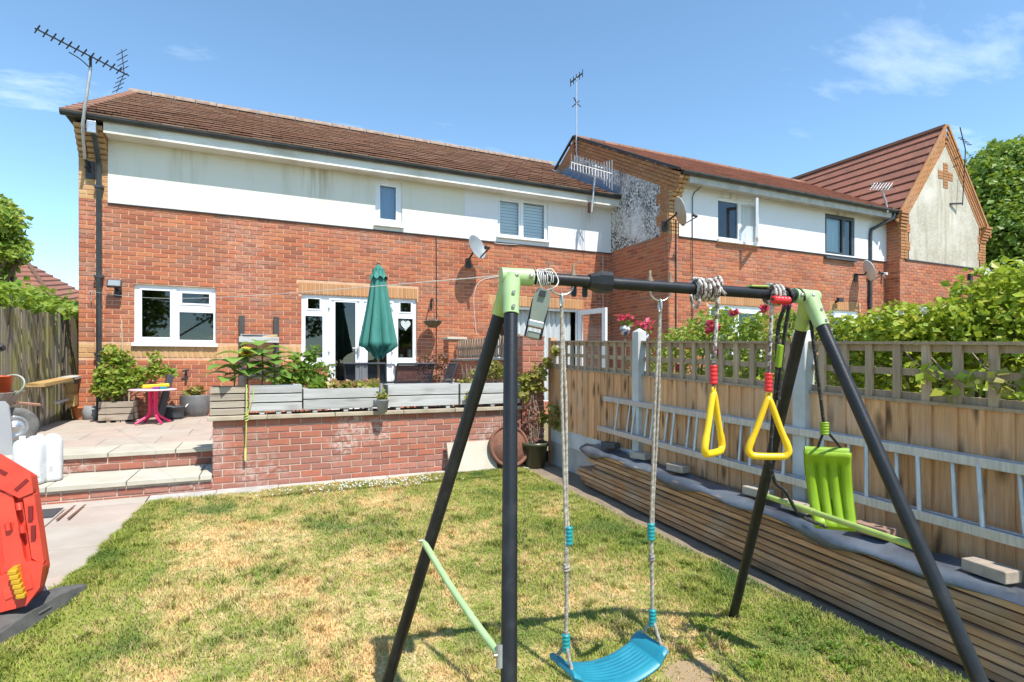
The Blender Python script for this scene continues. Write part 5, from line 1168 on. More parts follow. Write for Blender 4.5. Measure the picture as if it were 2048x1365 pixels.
b = MB(); b.tube([hkq, hkq+Vector((0,.03,0))], .012, 8); b.tube([hkq+Vector((.01,0,0)), hkq+Vector((.01,-.02,-.16))], .008, 6); b.build('hook', galv, o)
# ------------------------------------------------------------------ aerials and dishes
def yagi(name, label, mast, base_bend, tip, tail, nel, el, mats, refl=True, vert=False, par=None):
    t = thing(name, label, 'TV aerial', tuple(mast[0])); b = MB(); b.tube(mast, .022, 8); b.build('mast', mats[0], t)
    tip, tail = Vector(tip), Vector(tail); d = (tail-tip).normalized(); b = MB(); b.tube([tip, tail], .011, 6); bo_ = b.build('boom', mats[1], t)
    sd = Vector((0,0,1)) if vert else d.cross(Vector((0,0,1))).normalized(); up = sd.cross(d)
    for i in range(nel):
        P = tip.lerp(tail, .02 + .86*i/(nel-1)); b = MB()
        if not vert: 
            for s in (1,-1): b.tube([P + up*.0, P + sd*el*.5*s + up*.035], .010, 5); b.tube([P, P + sd*el*.45*s - up*.03], .009, 5)
        else:
            for s in (1,-1): b.tube([P, P + sd*el*.5*s + up*.05], .007, 5); b.tube([P, P + sd*el*.5*s - up*.05], .007, 5)
        b.build('element', mats[1], t)
    return t, d, sd, up
# big aerial, left corner: mast clipped to the corner pier
mq = QE-.10; m0 = onq(170,318,QA-.10); m1 = onq(165,250,mq); m2 = onq(181,135,mq)
tip, tail = onq(70,57,mq-.5), onq(258,152,mq+.2)
ytop, d, sd, up = yagi('roof_aerial', 'big dark yagi aerial on a bent mast at the left roof corner', [m0, m1, m2], None, tip, tail, 12, .16, (alu, black_m))
P = tail.lerp(tip, .06); b = MB()
for sg in (1,-1):
    for i in range(4):
        R = P + up*sg*(.06+.085*i) + d*(-.02 - .015*i); b.tube([R - sd*.16, R + sd*.16], .006, 5)
    b.tube([P, P + up*sg*.36 - d*.07], .006, 5)
b.build('reflector', black_m, ytop)
b = MB(); b.tube(spline([m2+Vector((0,0,-.02)), tip.lerp(tail,.45)+Vector((0,0,-.12)), tip.lerp(tail,.33)+Vector((0,0,-.10))],6), .008, 6); b.tube([m2, tip.lerp(tail,.56)], .018, 6); b.build('bracket_arm', black_m, ytop)
b = MB(); w0 = onq(180,330,QA-.03); b.bar(m0+Vector((0,0,.0)), w0+Vector((0,0,-.05)), .03, .03); b.bar(m0+Vector((0,0,-.12)), w0+Vector((0,0,-.12)), .03, .03); b.bx(w0.x-.06,w0.x+.06,QA-.03,QA,w0.z-.22,w0.z+.06); b.build('wall_bracket', black_m, ytop)
# silver aerial on the fascia near the second block
mq2 = QE-.08; m0 = onq(1183,425,mq2); m1 = onq(1192,330,mq2); tip, tail = onq(1141,325,mq2+.1), onq(1224,348,mq2-.35)
y2, d, sd, up = yagi('fascia_aerial', 'silver yagi aerial with upright elements standing at the gutter by the mossy gable', [m0, m1], None, tip, tail, 13, .34, (alu, alu), vert=True)
b = MB()
for i in range(4):
    R = tail + d*(-.06*i); b.tube([R - Vector((0,0,.36-.03*i)), R + Vector((0,0,.30-.03*i))], .009, 5)
b.tube([tip.lerp(tail,.55)+Vector((0,0,.06)), tip.lerp(tail,.8)+Vector((0,0,.06))], .02, 6); b.build('reflector', alu, y2)
b = MB(); b.bar(m0+Vector((0,0,.12)), Vector((m0.x, QE+.04, m0.z+.12)), .05, .22); b.build('wall_bracket', rust, y2)
# aerial on the apex behind the stepped gable
ap = onp(1153,262,PA1-.12); t = thing('gable_aerial', 'thin dark aerial standing on the apex of the mossy gable', 'TV aerial', tuple(ap)); b = MB(); b.tube([ap - Vector((0,0,.7)), ap + Vector((0,0,1.45))], .018, 6); b.build('mast', alu, t); b = MB()
tp = ap + Vector((0,0,1.45))
for s in (-.5,.5): b.tube([ap+Vector((0,0,.72)), ap+Vector((.22*s,.1*s,.82))], .016, 5); b.tube([ap+Vector((0,0,.72)), ap+Vector((-.2*s,.1*s,.62))], .014, 5)
b.tube([tp+Vector((-.12,.1,-.18)), tp+Vector((.12,-.1,.02))], .02, 5)
for i in range(5): c_ = tp+Vector((-.12+.06*i,.1-.05*i,-.18+.05*i)); b.tube([c_-Vector((.05,.08,-.05)), c_+Vector((.05,.08,-.05))], .011, 5)
b.build('element', black_m, t)
# aerial at the junction of gutter and wing, and one on the far rake
ap = onq(1775,425,QB-.4); t = thing('corner_aerial', 'pale bent mast with small aerial at the gutter corner of the gabled wing', 'TV aerial', tuple(ap)); b = MB(); b.tube([ap, onq(1772,405,QB-.4), onq(1763,380,QB-.4)], .025, 6); b.build('mast', alu, t); b = MB(); c_ = onq(1763,378,QB-.4)
for i in range(7): P = c_ + Vector((.0,.07*i-.2,.02*i)); b.tube([P-Vector((.10,0,.1)), P+Vector((.10,0,.1))], .008, 5); b.tube([P-Vector((.10,0,-.1)), P+Vector((.10,0,-.1))], .008, 5)
b.tube([c_-Vector((0,.25,.02)), c_+Vector((0,.25,.12))], .012, 5); b.build('element', alu, t)
ap = onq(1925,400,QC-.15); t = thing('rake_aerial', 'dark aerial on a thin mast beside the right slope of the wing gable', 'TV aerial', tuple(ap)); b = MB(); b.tube([ap - Vector((0,0,.15)), onq(1931,300,QC-.15), onq(1920,255,QC-.15)], .014, 6); b.build('mast', black_m, t); c_ = onq(1926,285,QC-.15)
for i in range(5): b = MB(); P = c_ + Vector((.02*i-.05, -.12+.06*i, .07*i-.15)); b.tube([P-Vector((.10,.05,0)), P+Vector((.10,-.05,.03))], .013, 5); b.build('element', black_m, t)
b = MB(); b.bar(ap+Vector((0,0,-.1)), ap+Vector((-.35,.12,-.12)), .04, .04); b.build('wall_bracket', black_m, t)
# satellite dishes
dish_g = M('dish_grey', (.20,.23,.25), (.26,.29,.31), .5, 3); dish_b = M('dish_beige', (.50,.43,.34), (.40,.34,.26), .6, 5); dish_w = M('dish_pale', (.62,.62,.60), None, .5)
def dish(label, c, face, wall, r, mat, lnb=True):
    c, f = Vector(c), Vector(face).normalized(); t = thing('satellite_dish', label, 'satellite dish', tuple(c)); b = MB(); u = f.cross(Vector((0,0,1))).normalized(); v = u.cross(f)
    Mx = Matrix(((u.x,v.x,f.x,0),(u.y,v.y,f.y,0),(u.z,v.z,f.z,0),(0,0,0,1))); sc = Matrix.Diagonal((1,1.12,1,1))
    b.lathe([(.001,-.07)] + [(r*k/8, -.07+.07*(k/8)**2) for k in range(1,9)] + [(r*1.02,.0),(r*.97,-.012)] + [(r*k/8,-.082+.07*(k/8)**2) for k in range(7,0,-1)] + [(.001,-.085)], c, 28, Mx @ sc); b.build('reflector', mat, t)
    b = MB(); bot = c - v*r*1.05; hd = c + f*r*1.15 - v*r*.72; b.bar(bot - f*.03, hd, .022, .022); b.build('arm', black_m, t); b = MB(); b.tube([hd + v*.0, hd + v*.05 - f*.07], .028, 8); b.tube([hd + v*.05 - f*.07, hd + v*.06 - f*.085], .04, 10); b.build('receiver', black_m, t)
    w = Vector(wall); b = MB(); b.tube([c - f*.08, c - f*.13 - v*.05, Vector((w.x,w.y,w.z+.05)), w], .02, 8); b.bx(w.x-.06,w.x+.06,w.y-.02 if abs(w.y-QA)<.3 or abs(w.y-QB)<.3 else w.y-.06,w.y+.02,w.z-.12,w.z+.08); b.build('mount', black_m, t); return t
c_ = onq(955,494,QA-.42); dish('grey satellite dish on the brick wall left of the white upper window', c_, (.45,-.85,.35), (c_.x-.05, QA-.01, c_.z-.25), .235, dish_g)
c_ = onq(1361,423,QB-.35); dish('beige satellite dish seen nearly edge-on at the corner of the stepped house', c_, (.86,-.36,.25), (c_.x-.12, QB-.02, c_.z-.22), .26, dish_b)
c_ = onq(1739,542,QB-.34); dish('satellite dish seen edge-on against the drainpipe near the grey window', c_, (.75,-.45,.3), (c_.x-.03, QB-.02, c_.z-.10), .24, dish_w)
c_ = onq(1971,545,QC-.3); dish('small dish at the far right edge of the gabled wing wall', c_, (-.3,-.8,.3), (c_.x-.2, QC-.02, c_.z-.1), .17, dish_w)
# ------------------------------------------------------------------ pipes, lamps, camera
def pipe(label, name, pts, r, mat=gutter_m, clips=()):
    b = MB(); b.tube(pts, r, 10); o = b.build(name, mat); tag(o, label, 'drainpipe')
    for P in clips: c = MB(); c.bx(P[0]-r*1.6, P[0]+r*1.6, P[1]-r*1.15, P[1]+r*1.6, P[2]-.02, P[2]+.02); c.build('pipe_clip', mat, o)
    return o
x_ = onq(198,600,QA-.06).x; zt = onq(186,255,QE+.02).z
o = pipe('black drainpipe running down the left corner of the long terrace', 'drainpipe', [V(x_-.02,QE+.03,5.13), V(x_-.02,QE+.03,4.98), V(x_,QE+.08,4.9), V(x_,QA-.10,4.62), V(x_,QA-.06,4.5), V(x_,QA-.06,.42)], .038, clips=[(x_,QA-.06,z) for z in (1.5,2.75,4.2)])
b = MB(); b.bx(x_-.08,x_+.04,QE-.03,QE+.09,4.93,5.12); b.build('hopper', galv, o, bevel=.01)
x_ = onq(1741,500,QB-.06).x; o = pipe('dark drainpipe on the stepped house beside the gabled wing', 'drainpipe', [V(PB1-.25,QEB+.02,5.12), V(PB1-.28,QEB+.02,4.98), V(x_+.02,QB-.07,4.72), V(x_,QB-.06,4.6), V(x_,QB-.06,.2)], .042, clips=[(x_,QB-.06,z) for z in (2.2,3.6)])
x_ = onq(1206,600,QA-.03).x
pipe('thin pale waste pipe in the inner corner beside the open white doors', 'waste_pipe', [V(x_,QA-.03,3.9), V(x_,QA-.03,.5)], .014, M('pipe_pale', (.5,.42,.36), None, .6))
b = MB(); xk, _ = A(872,600); b.tube([V(xk,QA-.012,3.93), V(xk+.01,QA-.012,2.6), V(xk,QA-.012,1.2)], .011, 6); tag(b.build('wall_cable', black_m), 'black cable running straight down the wall right of the French doors', 'cable')
b = MB(); b.tube(spline([onq(938,481,QA-.02), onq(985,484,QA-.02), onq(1000,488,QA-.03), onq(1100,494,QA-.02), onq(1215,506,QA-.02)],6), .007, 5); tag(b.build('dish_cable', line_m), 'pale cable along the joint below the white rendered wall', 'cable')
b = MB(); b.tube(spline([onq(1000,553,QA-.015), onq(962,562,QA-.012), onq(948,590,QA-.012), onq(950,640,QA-.012), onq(953,670,QA-.012)],6), .006, 5); tag(b.build('wall_flex', line_m), 'thin white flex looping down the brick wall behind the swing joint', 'cable')
b = MB(); b.tube([onq(1352,440,QB-.02), onq(1352,700,QB-.02)], .014, 6); tag(b.build('corner_cable', black_m), 'black cable down the corner of the stepped house under the beige dish', 'cable')
b = MB(); b.tube(spline([onq(1410,362,QB-.3), onq(1398,378,QB-.06), onq(1386,392,QB-.05), onq(1385,430,QB-.05), onq(1385,690,QB-.03)],6), .009, 6); tag(b.build('render_cable', black_m), 'thin cable hanging down the white render left of the open casement', 'cable')
fl_ = onq(229,568,QA-.16); t = thing('floodlight', 'black floodlight with sensor on the wall left of the kitchen window', 'floodlight', tuple(fl_)); b = MB(); Mx = Matrix.Translation(fl_) @ Matrix.Rotation(-.35,4,'X'); b.bx(-.10,.10,-.03,.02,-.065,.065,Mx); ho = b.build('housing', black_m, t, bevel=.008); b = MB(); b.bx(-.08,.08,-.034,-.031,-.048,.048,Mx); b.build('lens', dish_g, ho); b = MB(); b.bar(fl_+V(.01,.02,-.05), fl_+V(.02,.15,-.10), .04, .03); b.ball(fl_+V(.03,.08,-.13), .035, 10); b.bx(fl_.x-.03,fl_.x+.07,QA-.03,QA,fl_.z-.2,fl_.z-.05); b.build('sensor', black_m, t)
sl_ = onq(1680,600,QB-.12); t = thing('security_light', 'small black security light above the right-hand doors of the stepped house', 'wall light', tuple(sl_)); b = MB(); b.bx(sl_.x-.09,sl_.x+.09,sl_.y-.04,sl_.y+.03,sl_.z-.05,sl_.z+.05); b.build('housing', black_m, t, bevel=.01); b = MB(); b.bar(sl_, V(sl_.x,QB,sl_.z-.05), .05, .05); b.build('bracket', black_m, t)
cc_ = onp(1763,548,PB1-.16); t = thing('security_camera', 'white bullet camera on the shaded side wall of the gabled wing', 'security camera', tuple(cc_)); b = MB(); b.tube([cc_+V(.0,.06,0), cc_+V(.0,-.14,-.02)], .035, 10); b.build('body', white_p, t); b = MB(); b.bar(cc_, V(PB1,cc_.y,cc_.z-.1), .03, .03); b.build('bracket', white_p, t)
# ------------------------------------------------------------------ wooden planters
def planter(label, x0, x1, q0, q1, z0, z1, n, mat, group=None, gap=.012, posts=True, soilz=.04, rows=None):
    t = thing('wooden_planter', label, 'planter', ((x0+x1)/2, (q0+q1)/2, z0), group)
    h = (z1-z0)/n
    for i in range(n):
        za, zb = z0 + i*h + gap/2, z0 + (i+1)*h - gap/2
        j = random.uniform(-.003,.003)
        for bx in ((x0,x1,q0+j,q0+.02+j), (x0+.003,x1-.003,q1-.02,q1)): b = MB(); b.bx(bx[0],bx[1],bx[2],bx[3],za,zb); b.build('plank', mat, t, bevel=.003, seg=1)
        for xa in (x0, x1-.02): b = MB(); b.bx(xa+.001,xa+.019,q0+.022,q1-.022,za,zb); b.build('plank', mat, t, bevel=.003, seg=1)
    b = MB(); b.bx(x0+.021,x1-.021,q0+.024,q1-.021,z0+.01,z1-soilz); b.build('soil', soil, t)
    if posts:
        for xa in (x0+.10, x1-.16, (x0+x1)/2): b = MB(); b.bx(xa,xa+.05,q0+.01,q1-.02,z0-.03,z0+.004); b.build('batten', mat, t)
    return t
ZT = ZC+.046; qf = WQ-.02
def Wx(px): return onq(px, 800, qf).x
def Wz(px, py): return onq(px, py, qf).z
zp1 = Wz(760, 775)
planter('weathered four-slat planter at the left end of the garden wall', Wx(419), Wx(496), qf+.03, qf+.40, ZT+.004, Wz(455,774), 4, grey_wt, 'planters on the garden wall', posts=False)
planter('three-slat grey planter on the wall behind the hanging tape, sunflowers above it', Wx(499), Wx(604), qf, qf+.34, ZT+.035, Wz(550,770), 3, grey_w, 'planters on the garden wall')
planter('two-slat grey planter on the wall, full of lettuce', Wx(607), Wx(764), qf, qf+.34, ZT+.035, Wz(690,776), 2, grey_w, 'planters on the garden wall')
planter('two-slat grey planter on the wall right of the small hanging pot', Wx(776), Wx(917), qf, qf+.34, ZT+.035, Wz(850,768), 2, grey_w, 'planters on the garden wall')
planter('two-slat grey planter at the right end of the wall, partly behind the swing leg', Wx(921), 3.16, qf, qf+.34, ZT+.035, Wz(970,766), 2, grey_w, 'planters on the garden wall')
def plant(name, label, cat, base, group=None): return thing(name, label, cat, base, group)
def stems(t, L, r=.006, mat=None):
    for a in L: b = MB(); b.tube(a, [r]*(len(a)-1)+[r*.5], 5); b.build('stem', mat or stem_m, t)
# lettuces
for i, px in enumerate((640, 668, 700, 728, 752)):
    x = Wx(px); z = Wz(700,776); t = plant('lettuce', ['bright green lettuce at the left end of the lettuce planter', 'red tinged lettuce, second from the left in the planter', 'bronze lettuce in the middle of the lettuce planter', 'green and red lettuce, second from the right in the planter', 'pale pinkish lettuce at the right end of the lettuce planter'][i], 'lettuce', (x, qf+.17, z-.04), 'lettuces in the planter')
    l = MB(); leafcloud(l, 110, blob((x,qf+.15,z+.005),(.085,.10,.055),.3), .075, -.4); l.build('leaves', lf_green if i == 0 else lf_lett, t)
def hang(px, py0, py1): pass
# sunflowers
def bigleaf(b, P, d, n_, L, W):
    d = d.normalized(); s = d.cross(n_).normalized(); n_ = s.cross(d); K = 5; vs = []
    for k in range(K+1):
        t = k/K; w_ = W*math.sin(math.pi*min(1,t*.93+.07))**.8*(1-t*.35); c = P + d*L*t - Vector((0,0,1))*L*.45*t*t
        vs += [c - s*w_ + n_*w_*.22, c, c + s*w_ + n_*w_*.22]
    b._add(vs, [(k*3+j,k*3+j+1,k*3+4+j,k*3+3+j) for k in range(K) for j in range(2)], True)
for i, (px, top, lab, nl) in enumerate(((494,708,'sunflower in yellow bloom above the tape, facing the sun',9),(524,690,'tall leafy sunflower without bloom right of the blooming one',11),(468,725,'low leafy sunflower at the left end of the wall planters',8),(548,712,'leafy sunflower nearest the wooden wall rack',8))):
    q = qf+.22; x = onq(px, 760, q).x; z0 = Wz(500,774)-.06; zt_ = onq(px, top, q).z; t = plant('sunflower', lab, 'sunflower', (x,q,z0), 'sunflowers on the garden wall')
    st_ = [V(x,q,z0), V(x+.01,q,(z0+zt_)/2), V(x-.005,q-.01,zt_)]; stems(t, [st_], .009)
    nl += 2
    for k in range(nl):
        f = .30 + .70*k/(nl-1); an = k*2.4 + i; P = st_[0].lerp(st_[2], f); d = V(math.cos(an), math.sin(an)*.8-.25, .35); b = MB(); pt = P + d*.06; b.tube([P, pt], .003, 4); bigleaf(b, pt, d, V(0,0,1), random.uniform(.22,.31), random.uniform(.10,.135)); b.build('leaf', lf_sun, t)
    if i == 0:
        F = V(.05,-.8,.45).normalized(); C = st_[2] + V(0,-.03,.02); u = F.orthogonal().normalized(); v = F.cross(u); b = MB()
        for k in range(18):
            an = 2*math.pi*k/18; d = u*math.cos(an)+v*math.sin(an); s_ = F.cross(d)*.014; b._add([C+d*.025, C+d*.05+s_+F*.004, C+d*.082, C+d*.05-s_+F*.004],[(0,1,2,3)])
        b.build('petals', petal_yel, t); b = MB(); b.tube([C-F*.008, C+F*.012], .032, 14); b.build('flower_disc', M('flower_disc', (.16,.07,.02), None, .9), t)
# leafy green bush behind the planters + others on the patio
def bush(label, cx, q, z0, L, n, size, mat, cat='shrub', droop=.1, stem=None, k=.35, name='shrub', group=None):
    t = plant(name, label, cat, (cx, q, z0), group); l = MB(); leafcloud(l, n, blobs(L, k), size, droop); l.build('foliage', mat, t)
    b = MB()
    for c, r in L: b.tube([V(cx,q,z0), V(cx,q,z0).lerp(V(*c),.6)+V(random.uniform(-.05,.05),0,.03), V(*c)], [.010,.007,.003], 5)
    b.build('stem', stem or twig_m, t); return t
def ptq(px, py, q): v = onq(px, py, q); return (v.x, q, v.z)
q = 7.5; bush('bright green leafy bush on the patio between sunflowers and French doors', onq(595,760,q).x, q, .37, [(ptq(590,745,q),(.22,.2,.14)), (ptq(607,722,q),(.14,.14,.14)), (ptq(625,708,q),(.10,.10,.10)), (ptq(560,755,q),(.20,.15,.10)), (ptq(642,745,q),(.17,.15,.14)), (ptq(600,775,q),(.3,.2,.2))], 950, .075, lf_green)
q = 9.6; bush('purple leaved shrub on the patio right of the French doors', onq(865,780,q).x, q, .42, [(ptq(862,745,q),(.30,.28,.30)), (ptq(878,722,q),(.22,.2,.18)), (ptq(850,725,q),(.18,.2,.16)), (ptq(868,775,q),(.28,.25,.25))], 900, .06, lf_purple)
q = qf+.17; bush('dry yellow green herb clump in the right-hand wall planter', onq(975,760,q).x, q, ZT+.1, [(ptq(965,748,q),(.20,.12,.09)), (ptq(1005,748,q),(.18,.12,.10)), (ptq(935,762,q),(.10,.10,.05)), (ptq(990,735,q),(.16,.10,.10))], 700, .045, lf_yel, 'herbs')
b = MB()
for _ in range(90): x = onq(random.uniform(930,1030),760,q).x; b.tube([V(x,q+random.uniform(-.1,.1),Wz(970,768)-.03), V(x+random.uniform(-.05,.05),q+random.uniform(-.12,.12),Wz(970,768)+random.uniform(.1,.27))], .0022, 3)
tag(b.build('dry_stalks', twig_m), 'thin dry flower stalks rising from the right-hand wall planter', 'stalks')
q = qf-.06; bush('trailing sprig hanging over the front of the right-hand planter', onq(945,790,q).x, q, Wz(945,785), [(ptq(940,790,q),(.06,.03,.05)), (ptq(935,800,q),(.04,.02,.03)), (ptq(955,778,q),(.05,.03,.03))], 90, .045, lf_yel, 'plant')
# plant in the wooden corner planter: hop-like climber
q = QA-.55
xa, xb = onq(197,830,q).x, onq(267,830,q).x
planter('three-slat wooden planter on the patio under the climbing plant', xa, xb, q-.02, q+.38, pz(q)+.03, onq(230,803,q).z, 3, grey_wt, posts=True)
for i, (px, py0, py1, lab) in enumerate(((243,640,812,'tall thin bamboo cane leaning beside the climbing plant'),(258,770,812,'short bamboo cane at the front of the corner planter'),(205,760,812,'short tan cane in the left of the corner planter'))):
    b = MB(); b.tube([onq(px,py0,q+.12 if i==0 else q+.03), onq(px+(6 if i==0 else 0),py1,q+.10 if i==0 else q+.03)], .010, 6); tag(b.build('bamboo_cane', M('cane_%d'%i, (.50,.40,.26), None, .7)), lab, 'cane')
bush('bushy yellow green climbing plant in the corner planter below the drainpipe', (xa+xb)/2, q+.15, pz(q)+.25, [(ptq(228,745,q+.1),(.26,.2,.22)), (ptq(222,710,q+.1),(.13,.13,.18)), (ptq(245,725,q+.1),(.15,.14,.18)), (ptq(218,775,q+.05),(.25,.18,.18)), (ptq(260,765,q+.1),(.20,.15,.15)), (ptq(288,748,q+.15),(.18,.12,.12)), (ptq(312,738,q+.2),(.14,.09,.09)), (ptq(310,715,q+.25),(.07,.06,.09)), (ptq(335,745,q+.2),(.13,.08,.05)), (ptq(195,775,q),(.08,.08,.06))], 1500, .085, lf_hop, 'climbing plant', k=.45)
# pots on the patio
grey_pot = M('pot_grey', (.30,.31,.32), (.22,.23,.24), .6, 6, rnd=.05); dk_pot = M('pot_dark', (.12,.12,.12), (.20,.20,.20), .55, 5, bump=.3); green_pot = M('pot_green', (.055,.06,.03), (.09,.09,.05), .35, 6)
v = onz(158,843,pz(10.1)); small_pot('plant_pot', 'orange terracotta pot at the foot of the house corner', v.x, v.y+.1, pz(10), .125, .24, terracotta, None)
def round_pot(name, label, x, q, z, prof, mat, leaf=None, n=0, ls=.05, bl=None, rim=True):
    t = thing(name, label, 'plant pot', (x,q,z)); b = MB(); b.lathe(prof, (x,q,z), 24); b.build('pot', mat, t); r = prof[-1][0]
    b = MB(); b.disc((x,q,z+prof[-1][1]-.03), r*1.0, 16); b.build('soil', soil, t)
    if leaf: l = MB(); leafcloud(l, n, blobs(bl, .3), ls, .1); l.build('foliage', leaf, t)
    return t
v = onz(181,843,pz(10.1)); round_pot('plant_pot', 'round light grey pot beside the terracotta pot', v.x, v.y+.12, pz(10), [(.001,0),(.09,0),(.135,.08),(.14,.16),(.115,.24),(.105,.25),(.09,.235)], grey_pot, lf_purple, 30, .04, [((v.x,v.y+.12,pz(10)+.23),(.1,.1,.02))])
v = onz(391,837,pz(10)); sx_ = onq(391,800,v.y+.2).x; qq = v.y+.24; round_pot('plant_pot', 'large rounded dark grey pot with a small bush beside the wall planters', sx_, qq, pz(10), [(.001,0),(.17,0),(.22,.10),(.238,.24),(.240,.37),(.238,.385),(.222,.385),(.215,.34)], dk_pot, lf_yel, 260, .07, [((sx_,qq,pz(10)+.45),(.16,.15,.09))])
v = onz(341,842,pz(10)); qq = v.y+.18; t = thing('planting_tub', 'black plastic tub with rope handle right of the pink table', 'tub', (v.x,qq,pz(10))); b = MB(); b.lathe([(.001,0),(.155,0),(.185,.20),(.205,.205),(.205,.225),(.18,.225),(.17,.05)], (v.x,qq,pz(10)), 22); b.build('tub', M('tub_grey', (.065,.075,.085), None, .5), t); b = MB(); b.tube(spline([V(v.x+.19,qq-.05,pz(10)+.20), V(v.x+.23,qq,pz(10)+.26), V(v.x+.17,qq+.08,pz(10)+.21)],6), .010, 6); b.build('handle', galv, t)
# pink table with toys, dark chair behind
pinkm = M('pink_plastic', (.75,.02,.13), (.80,.04,.16), .35, 4); pinkt = M('pink_top', (.82,.50,.58), (.85,.58,.64), .35, 3)
v = onz(300,838,pz(10)); tq = 9.95; tx_ = onq(306,780,tq).x; zt_ = onq(306,780,tq).z; t = thing('toy_table', 'small pink table with pale round top and three splayed legs', 'table', (tx_,tq,pz(tq)))
b = MB(); b.lathe([(.001,zt_-.012),(.31,zt_-.010),(.325,zt_),(.31,zt_+.012),(.001,zt_+.012)], (tx_,tq,0), 26); b.build('table_top', pinkt, t, )
for k in range(4):
    an = k*math.pi/2+.6; d = V(math.cos(an), math.sin(an), 0); b = MB(); b.tube(spline([V(tx_,tq,zt_-.01)+d*.055, V(tx_,tq,zt_-.18)+d*.05, V(tx_,tq,pz(tq)+.15)+d*.07, V(tx_,tq,pz(tq)+.02)+d*.25],6), .019, 8); b.build('leg', pinkm, t)
ta = onq(312,773,tq); b = MB(); b.bar(ta+V(-.17,-.05,.0), ta+V(.17,.02,.02), .13, .05); tag(b.build('toy_case', yel_p, bevel=.01), 'yellow toy case lying on the small pink table', 'toy')
for dx_, c_, lab in ((.10,bead_t,'teal toy block under the yellow case at the right of the table'),(.02,M('toy_purple',(.25,.05,.3),None,.4),'purple toy block in the middle of the pink table')): b = MB(); b.bx(ta.x+dx_-.04,ta.x+dx_+.06,tq-.16,tq-.08,zt_+.013,zt_+.05); tag(b.build('toy_block', c_, bevel=.006), lab, 'toy')
ca, cb2 = onq(341,750,tq+.35), onq(326,800,tq+.25); t = thing('folded_chair', 'dark folded chair back leaning behind the pink table', 'chair', (cb2.x,tq+.3,pz(tq))); b = MB(); b.bar(V(cb2.x-.05,cb2.y,pz(tq)+.05), ca, .06, .10); b.build('back', M('chair_charcoal', (.06,.065,.075), None, .6), t, bevel=.012); b = MB(); b.bar(V(cb2.x+.1,cb2.y+.05,pz(tq)), V(cb2.x-.15,cb2.y+.1,pz(tq)+.35), .03, .03); b.build('leg', black_m, t)
kx = onq(372,752,QA-.03); b = MB(); b.bx(kx.x-.015,kx.x+.015,QA-.05,QA,kx.z-.10,kx.z+.10); b.tube([kx+V(-.05,-.06,.08), kx+V(.05,-.06,.10)], .016, 8); tag(b.build('garden_tap', black_m), 'black outside tap on the brick wall above the tub', 'tap')
# wooden rack on the wall
rx0, rx1 = onq(481,680,QA-.05).x, onq(555,680,QA-.05).x; t = thing('wall_rack', 'dark wooden wall rack with one shelf between kitchen window and French doors', 'wall rack', ((rx0+rx1)/2,QA,1))
for x in (rx0+.02, rx1-.02): b = MB(); b.bx(x-.045,x+.045,QA-.06,QA-.012,onq(480,775,QA).z,onq(480,632,QA).z); b.build('upright', dark_w, t, bevel=.004)
sz = onq(515,682,QA-.2).z
for nm, bx in (('shelf_front',(rx0-.02,rx1+.02,QA-.25,QA-.225,sz-.03,sz+.07)),('shelf_base',(rx0,rx1,QA-.224,QA-.065,sz-.03,sz-.005)),('shelf_back',(rx0,rx1,QA-.085,QA-.065,sz-.03,sz+.12))): b = MB(); b.bx(*bx); b.build(nm, grey_w, t, bevel=.003)
b = MB(); b.bx(rx0+.03,rx0+.35,QA-.22,QA-.10,sz+.0,sz+.10); tag(b.build('tray', black_m, bevel=.006), 'black tray sitting on the wall rack shelf', 'tray')
b = MB(); b.bar(V(rx1-.25,QA-.17,sz+.05), V(rx1-.02,QA-.12,sz+.10), .06, .05); tag(b.build('hand_brush', raw_w, bevel=.01), 'small tan wooden brush on the right of the wall rack shelf', 'brush')
b = MB(); b.bx(rx0+.08, rx1-.08, QA-.075, QA-.062, onq(480,770,QA).z+.1, onq(480,735,QA).z); b.build('back_board', dark_w, t)
# hanging basket
hb = onq(866,645,QA-.28); t = thing('hanging_basket', 'withered hanging basket on a black wall bracket right of the French doors', 'hanging basket', tuple(hb)); b = MB(); b.lathe([(.001,-.11),(.08,-.10),(.15,-.04),(.185,.02)], hb, 16, wob=lambda a, z: 1+.05*math.sin(a*5+z*9)); b.build('basket', M('coir', (.10,.075,.04), (.16,.12,.06), .95, 20, bump=.7), t); l = MB(); leafcloud(l, 160, blob(hb+V(0,0,.03),(.19,.17,.03),.2), .045, .6); l.build('foliage', twig_m, t)
wb_ = onq(863,605,QA-.02); b = MB(); b.bx(wb_.x-.02,wb_.x+.02,QA-.03,QA,wb_.z-.14,wb_.z+.06); b.tube(spline([wb_+V(0,0,.05), V(hb.x+.01,QA-.16,wb_.z+.06), V(hb.x,hb.y,wb_.z+.02)],5), .011, 6); b.tube([wb_+V(0,0,-.1), V(hb.x,QA-.17,wb_.z+.04)], .009, 6); b.build('bracket', black_m, t); b = MB()
for k in range(3): an = k*2.1+.4; b.tube([V(hb.x,hb.y,wb_.z+.02), hb+V(.18*math.cos(an),.18*math.sin(an),.02)], .0035, 4)
b.build('chain', black_m, t)
